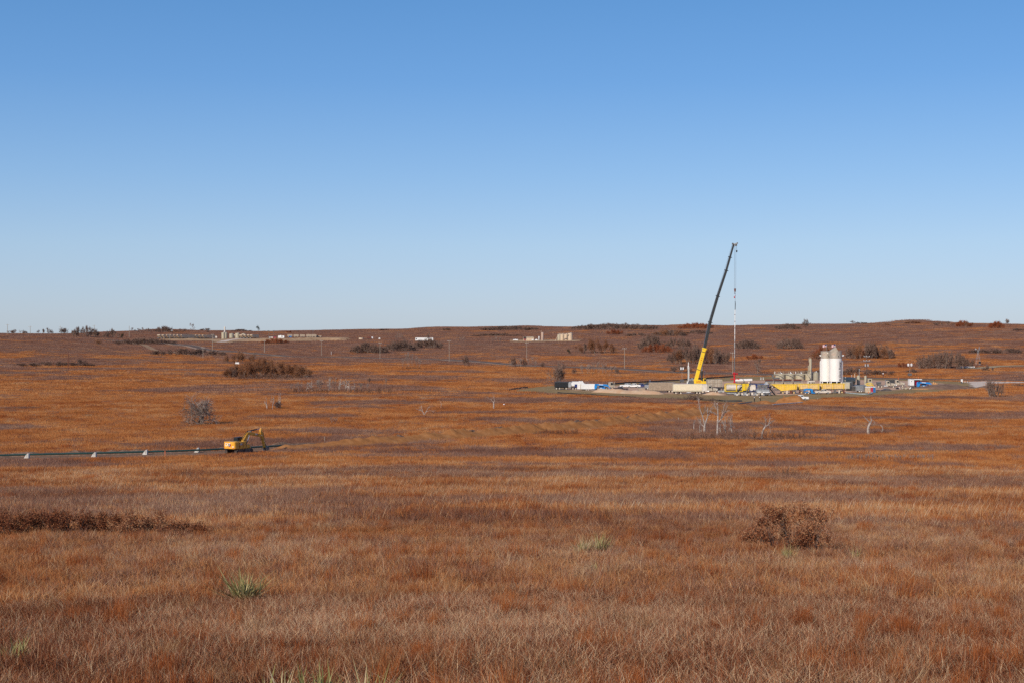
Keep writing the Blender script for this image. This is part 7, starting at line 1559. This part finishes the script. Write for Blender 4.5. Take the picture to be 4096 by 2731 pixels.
for key, x, y, hp, wp_, lb in (
 ('field', 799, 1696, 112, 165, 'lone bare grey tree with many crooked limbs in the left field'),
 ('dense', 2238, 1532, 84, 100, 'dark bare tree behind the black ribbed trailer'),
 ('bare', 3031, 1492, 55, 50, 'thin bare tree in the grass left of the olive tanks'),
 ('cedar', 2278, 1419, 19, 20, 'lone small dark cedar left of the straight oak stand'),
 ('thicket', 1862, 1464, 42, 36, 'small bare tree beside the road left of the brush'),
 ('thicket', 2052, 1465, 36, 34, 'bare dark tree at the left end of the middle brush'),
 ('cedar', 484, 1357, 18, 22, 'dark green cedar among the shrubs of the left slope'),
 ('oak', 388, 1378, 18, 36, 'brown shrub alone on the left slope below the skyline clump'),
 ('bare', 772, 1328, 22, 26, 'round bare tree on the skyline right of the transformer pole'),
 ('cedar', 1035, 1330, 15, 18, 'dark evergreen alone on the far left skyline'),
 ('thicket', 3226, 1309, 31, 42, 'large round bare tree on the skyline above the olive tanks'),
 ('bare', 1193, 1332, 9, 14, 'tiny bare tree on the skyline right of the russet pair'),
 ('bare', 1715, 1366, 36, 26, 'pale bare tree growing in front of the white box trailer'),
 ('bare', 2740, 1313, 14, 13, 'small green-grey tree at the left of the russet skyline oaks'),
 ('dense', 3962, 1588, 66, 46, 'left tree of the pair before the gravel yard, with a pale trunk'),
 ('dense', 3988, 1588, 72, 74, 'right tree of the pair before the gravel yard, spreading crown'),
 ('aspen', 1015, 1434, 24, 26, 'small bare shrub by the track left of the clump'),
 ('dead', 2798, 1730, 60, 30, 'thin pale snag left of the tall forked one'),
 ('snag', 2774, 1722, 36, 16, 'short dark-topped snag at the far left of the snag group'),
 ('dead', 2886, 1737, 50, 22, 'small slim snag right of the tallest one'),
 ('dead', 2903, 1733, 62, 40, 'leaning pale snag in the right half of the snag group'),
 ('aspen', 2915, 1728, 68, 34, 'dark slim tree in the snag group'),
 ('dead', 2927, 1733, 56, 32, 'pale slim snag at the right end of the group'),
 ('snag', 3083, 1735, 27, 10, 'short stump right of the leaning white snag'),
 ('snag', 1762, 1633, 24, 8, 'short white stump in the middle field'),
 ('snag', 3526, 1730, 26, 24, 'small fallen pale snag right of the white Y-shaped one'),
 ('dead', 1068, 1636, 46, 24, 'pale sapling at the left of the small white group'),
 ('dead', 1090, 1636, 54, 24, 'pale sapling in the middle of the small white group'),
 ('dead', 1122, 1634, 62, 30, 'tallest pale sapling of the small white group'),
 ('thicket', 1106, 1634, 32, 50, 'low grey shrub among the small white group'),
 ('aspen', 1340, 1692, 24, 60, 'low pale grey shrub in the middle left field'),
 ('thicket', 1475, 1532, 22, 18, 'small dark shrub right of the dead ridge'),
 ('aspen', 1542, 1548, 36, 14, 'slim pale snag at the right of the dead ridge')):
    tree(key, x, y, hp, wp_, lb)
thicket('aspen', 1165, 1480, 1562, 48, 14, 'grey half-dead tree on the low ridge in the left field', 'stand: dead ridge', rows=1, wmul=1.7, mix=('dead', .5))
thicket('scrub', 1160, 1560, 1571, 24, 18, 'low grey scrub at the foot of the dead ridge', 'stand: scrub ridge', rows=1, wmul=1.8, cat='shrub', flat=True, name='shrub')
thicket('scrub', 940, 1210, 1516, 26, 10, 'low brown scrub in front of the large left oak clump', 'stand: clump scrub', wmul=1.9, cat='shrub', name='shrub')
thicket('scrub', 2700, 3240, 1758, 38, 24, 'low brown scrub at the feet of the white snags', 'stand: snag scrub', rows=1, wmul=1.8, cat='shrub', flat=True, name='shrub')
thicket('scrub', 2150, 2310, 1738, 22, 8, 'low dark scrub before the spoil bank at mid field', 'stand: spoil scrub', wmul=1.9, cat='shrub', flat=True, name='shrub')
thicket('scrub', 3030, 3250, 1908, 40, 9, 'low brown scrub in the field above the large shrub', 'stand: field scrub', wmul=1.8, cat='shrub', name='shrub')
thicket('scrub', 1610, 1680, 1474, 9, 5, 'low brown scrub under the slender stand', 'stand: slender scrub', wmul=2, cat='shrub', flat=True, name='shrub')
thicket('aspen', 3390, 3740, 1842, 26, 22, 'pale thin-stemmed shrub of the whitish patch in the right field', 'stand: whitish patch', wmul=1.5, cat='shrub', flat=True, name='shrub')
# snags drawn limb by limb: pixel offsets from the foot, with a thickness and a depth
def snag(px, py, limbs, label, twigs=30, seed=1, m='pale'):
    g = P(px, py); k = g.y / F; t = thing('dead_tree', label, 'tree', g, 0); rs = random.Random(seed); b = B(); tv, tf, tc = [], [], []
    for pts, r0, r1 in limbs:
        V = [Vector((x * k, dpt, z * k)) for x, z, dpt in pts]; n_ = len(V); b.tube(V, [.85 * (r0 + (r1 - r0) * i / (n_ - 1)) for i in range(n_)], 7)
        for q in range(twigs if r0 < .2 else twigs // 5):
            i = rs.randint(max(0, n_ - 3), n_ - 2); p = V[i].lerp(V[i + 1], rs.random()); d = (V[i + 1] - V[i]).normalized() + Vector((rs.gauss(0, .7), rs.gauss(0, .7), rs.gauss(.2, .5)))
            d.normalize(); L = rs.uniform(.5, 1.5); s_ = d.cross(Vector((rs.gauss(0, 1), rs.gauss(0, 1), .3))).normalized() * .03; mid = p + d * L * .5 + Vector((rs.gauss(0, .08), 0, rs.gauss(0, .08))); o = len(tv)
            tv += [p - s_, p + s_, mid + s_ * .6, mid - s_ * .6, p + d * L]; tf += [(o, o + 1, o + 2, o + 3), (o + 3, o + 2, o + 4)]; tc += [rs.random()] * 5
            for q2 in range(2):
                d2 = (d + Vector((rs.gauss(0, .6), rs.gauss(0, .6), rs.gauss(.1, .5)))).normalized(); o = len(tv); tv += [mid - s_ * .5, mid + s_ * .5, mid + d2 * L * .6]; tf += [(o, o + 1, o + 2)]; tc += [rs.random()] * 3
    b.out('trunk', BK[m], t, smooth=True)
    if tv:
        me = bpy.data.meshes.new('twigs'); me.from_pydata(tv, [], tf); me.materials.append(VM['twig_pale']); vattr(me, tc); link('crown', me, t)
    return t
snag(2818, 1732, [([(0, -4, 0), (0, 22, 0), (1, 34, 0)], .30, .26), ([(1, 33, 0), (8, 52, .2), (15, 72, .4), (13, 92, .8), (16, 106, 1.0)], .2, .05), ([(1, 33, 0), (-4, 52, -.3), (-9, 72, -.2), (-18, 92, -.6), (-24, 124, -.4), (-22, 138, 0)], .18, .04), ([(0, 24, 0), (-10, 34, 0), (-18, 46, .4), (-22, 58, .6)], .12, .04), ([(15, 70, .4), (24, 82, .8), (30, 100, 1.2)], .08, .03), ([(-9, 72, 0), (0, 86, -.5), (2, 104, -1)], .08, .03)], 'tall forked white snag at the left of the snag group', 26, 1)
snag(2869, 1742, [([(0, -4, 0), (1, 40, 0), (3, 80, .2), (3, 108, .3), (2, 132, .4)], .26, .07), ([(2, 52, 0), (14, 64, .4), (24, 78, .8), (30, 92, .8), (42, 98, 1.2)], .17, .04), ([(3, 84, .2), (-10, 88, -.3), (-22, 96, -.6)], .10, .03), ([(24, 78, .8), (32, 96, .6), (40, 118, .8)], .1, .03), ([(3, 100, .3), (-8, 116, 0), (-12, 134, 0)], .08, .03), ([(14, 64, .4), (26, 104, .2), (28, 124, 0)], .08, .03)], 'tallest white snag in the middle of the snag group', 26, 2)
snag(3046, 1754, [([(0, -4, 0), (2, 18, 0), (7, 36, 0), (15, 50, 0)], .22, .18), ([(15, 50, 0), (28, 55, .3), (37, 64, .5), (46, 70, .6)], .14, .04), ([(28, 55, .3), (32, 70, .2), (35, 84, .2), (34, 98, .4)], .10, .03), ([(15, 50, 0), (6, 58, -.3), (-4, 66, -.5)], .06, .02), ([(15, 50, 0), (20, 66, .5), (18, 80, .8)], .07, .02)], 'leaning white snag alone right of the group', 26, 3)
snag(3474, 1736, [([(0, -4, 0), (-2, 22, 0), (1, 34, 0), (7, 46, 0)], .36, .26), ([(7, 46, 0), (-4, 56, -.3), (-14, 66, -.4), (-25, 78, -.5)], .16, .04), ([(7, 46, 0), (13, 54, .2), (11, 64, .3), (9, 74, .2)], .18, .05), ([(13, 54, .2), (20, 58, .4), (26, 50, .5), (23, 36, .5)], .06, .03)], 'bare white Y-shaped snag alone in the right field', 3, 4)
snag(1975, 1634, [([(0, -3, 0), (0, 16, 0), (0, 26, 0)], .26, .2), ([(0, 26, 0), (-6, 30, 0), (-9, 38, .2), (-18, 40, .2)], .10, .04), ([(0, 26, 0), (3, 34, 0), (1, 44, .2), (-2, 54, .2)], .12, .04)], 'forked white stump tree in the middle field', 8, 5)
snag(1697, 1659, [([(0, -2, 0), (-4, 12, 0), (-12, 18, 0), (-26, 22, .3)], .14, .04), ([(-6, 14, 0), (-10, 28, 0), (-12, 40, .2)], .09, .03), ([(0, 0, 0), (7, 14, 0), (14, 26, .2), (22, 36, .2)], .12, .04), ([(7, 14, 0), (22, 18, .4), (34, 16, .6)], .08, .03)], 'low spreading white snag in the middle field', 10, 6)
# near shrubs with curled leaves
def leafy_shrub(g, wd, hh, seed, label, group=None, dens=26, lsize=.035, spike=False):
    T, tv, tf, tc, tips = grow(seed, 9, hh, 1.5, depth=3, kids=3, crook=.35, r0=.022, twigs=4, twl=.28, tw_w=.008, first=.42, base_r=wd * .28, up=.35)
    zm = max(v.z for v in tv); xm_ = np.percentile([math.hypot(v.x, v.y) for v in tv], 97); f = Vector((wd / 2 / xm_, wd / 2 / xm_, hh / zm))
    mul = lambda v: (v[0] * f.x, v[1] * f.y, v[2] * f.z)
    t = thing('shrub', label, 'shrub', g, 0, group); T.v = [mul(v) for v in T.v]; T.out('stems', BK['dark'], t)
    me = bpy.data.meshes.new('twigs'); me.from_pydata([mul(v) for v in tv], [], tf); me.materials.append(VM['twig']); vattr(me, tc); link('twigs', me, t)
    V, fs, vv = leaves(seed, [Vector(mul(v)) for v in tips], dens, .10, lsize); me = bpy.data.meshes.new('leaves'); me.from_pydata(V.tolist(), [], fs); me.materials.append(VM['curled']); vattr(me, vv); link('leaves', me, t)
    return t
leafy_shrub(P(3155, 2214), 3.0, 1.95, 301, 'large brown-leaved shrub alone in the right foreground', dens=52, lsize=.042)
leafy_shrub(P(3040, 2190), 1.5, 1.0, 303, 'low brown shrub at the left foot of the large one', dens=26, lsize=.045)
leafy_shrub(P(3225, 2215), 1.3, 1.1, 304, 'low brown shrub at the right foot of the large one', dens=26, lsize=.045)
nl = ['at the left edge', 'second', 'third', 'fourth', 'fifth', 'sixth', 'seventh', 'eighth', 'ninth', 'tenth', 'last']
for i in range(11):
    x = -20 + i * 78; leafy_shrub(P(x, 2138 + 6 * math.sin(i * 2.1)), 1.7, (1.3 if i < 8 else 1.3 - .2 * (i - 7)), 320 + i, 'dark-leaved low shrub of the left foreground row, %s' % (nl[i] if i in (0, 10) else nl[i] + ' from the left'), 'row of low dark shrubs', dens=30, lsize=.045)
# yuccas
def yucca_mesh(seed, n, L, wd, spread):
    g_ = np.random.default_rng(seed); V = []; fs = []; vv = []
    for i in range(n):
        a = g_.uniform(0, 6.28); el = g_.uniform(.5, 1.35) if spread else g_.uniform(.9, 1.5); l_ = L * g_.uniform(.5, 1.1); d = np.array([math.cos(a) * math.cos(el), math.sin(a) * math.cos(el), math.sin(el)])
        s_ = np.cross(d, [0, 0, 1]); s_ /= np.linalg.norm(s_) + 1e-6; b0 = np.array([g_.normal(0, .07), g_.normal(0, .07), 0]); o = len(V); w_ = wd * g_.uniform(.7, 1.2)
        for t_ in (0, .5): V += [b0 + d * l_ * t_ - s_ * w_ / 2 * (1 - .4 * t_), b0 + d * l_ * t_ + s_ * w_ / 2 * (1 - .4 * t_)]
        V.append(b0 + d * l_ - np.array([0, 0, .04 * l_])); fs += [(o, o + 1, o + 3, o + 2), (o + 2, o + 3, o + 4)]; vv += [g_.uniform(0, 1)] * 5
    me = bpy.data.meshes.new('blades'); me.from_pydata([tuple(v) for v in V], [], fs); me.materials.append(VM['yucca']); vattr(me, vv); return me
def yucca(x, y, s_, seed, label, n=85, wide=1.0):
    g = P(x, y); t = thing('yucca', label, 'yucca', g, 0); link('blades', yucca_mesh(seed, n, .74 * s_, .020, True), t, scale=(wide, wide, 1)); link('inner_blades', yucca_mesh(seed + 50, int(n * .5), .8 * s_, .018, False), t, scale=(wide * 1.6, wide * 1.6, .9)); return t
yucca(985, 2412, 1.15, 401, 'green-yellow yucca clump in the left foreground', 110, 1.5)
yucca(2335, 2225, 1.2, 402, 'pale green yucca in the centre foreground, left of its pair', 80); yucca(2400, 2218, 1.3, 403, 'pale green yucca in the centre foreground, right of its pair', 90)
yucca(1130, 2880, .7, 404, 'bright yucca blades rising at the bottom edge, left of its pair', 60); yucca(1290, 2885, .75, 405, 'bright yucca blades rising at the bottom edge, right of its pair', 70); yucca(1450, 2860, .8, 409, 'sparse yucca blades at the bottom edge right of the bright pair', 30)
yucca(60, 2650, .6, 406, 'small yellowing yucca at the left edge of the foreground', 40)
yucca(3150, 2245, .95, 407, 'greenish tuft just below the large brown shrub', 60); yucca(3425, 2245, .8, 408, 'straw-coloured tuft right of the large brown shrub', 30)
yucca(3640, 2060, .8, 410, 'small green tuft in the right middle ground', 40); yucca(4070, 2045, .8, 411, 'small green tuft near the right edge', 40); yucca(2370, 2290, .6, 412, 'small sparse yucca below the centre pair', 26)
# brush piles
def brush_pile(x, y, wd, hh, n, label, m='brown', dp=2.2):
    g = P(x, y); t = thing('brush_pile', label, 'brush pile', g, 0); rs = random.Random(int(x)); b = B(); c = B()
    for i in range(n):
        px_ = rs.gauss(0, wd * .24); py_ = rs.gauss(0, dp * .3); z_ = abs(rs.gauss(0, hh * .35)) * max(.15, 1 - abs(px_) / (wd * .55)); a = rs.uniform(0, 6.28); e_ = rs.uniform(-.25, .7); L = rs.uniform(.6, 2.2)
        d = Vector((math.cos(a) * math.cos(e_), math.sin(a) * math.cos(e_) * .6, math.sin(e_))); p = Vector((px_, py_, z_)); q = p + d * L
        (b if i % 3 else c).tube([p, p.lerp(q, .5) + Vector((0, 0, rs.uniform(-.1, .15))), q], [.06, .045, .02], 4)
    b.out('branches', BK[m], t); c.out('thick_branches', BK['dark'], t); return t
brush_pile(2775, 1600, 9.5, 2.6, 380, 'large tangled pile of cut branches in front of the verge')
brush_pile(2690, 1599, 6, .7, 90, 'thin low scatter of cut branches left of the large pile')
brush_pile(2850, 1603, 4.5, 1.0, 90, 'small pile of branches at the right of the large pile')
brush_pile(4070, 1543, 9, 1.4, 120, 'pile of brown branches right of the gravel yard')
# boulder-like white scraps
for (x, y, lb) in ((2016, 1621, 'small white scrap of plastic in the grass right of the stump tree'),):
    g = P(x, y); b = B(); b.dome((0, 0, .2), .28 if y < 2000 else .03, .2 if y < 2000 else .03, 9, 3); b.box(.15, 0, .15, .2, .1, .15) if y < 2000 else None; tag(b.out('scrap', 'lamp', loc=g + Vector((0, 0, .15))), lb, 'scrap')
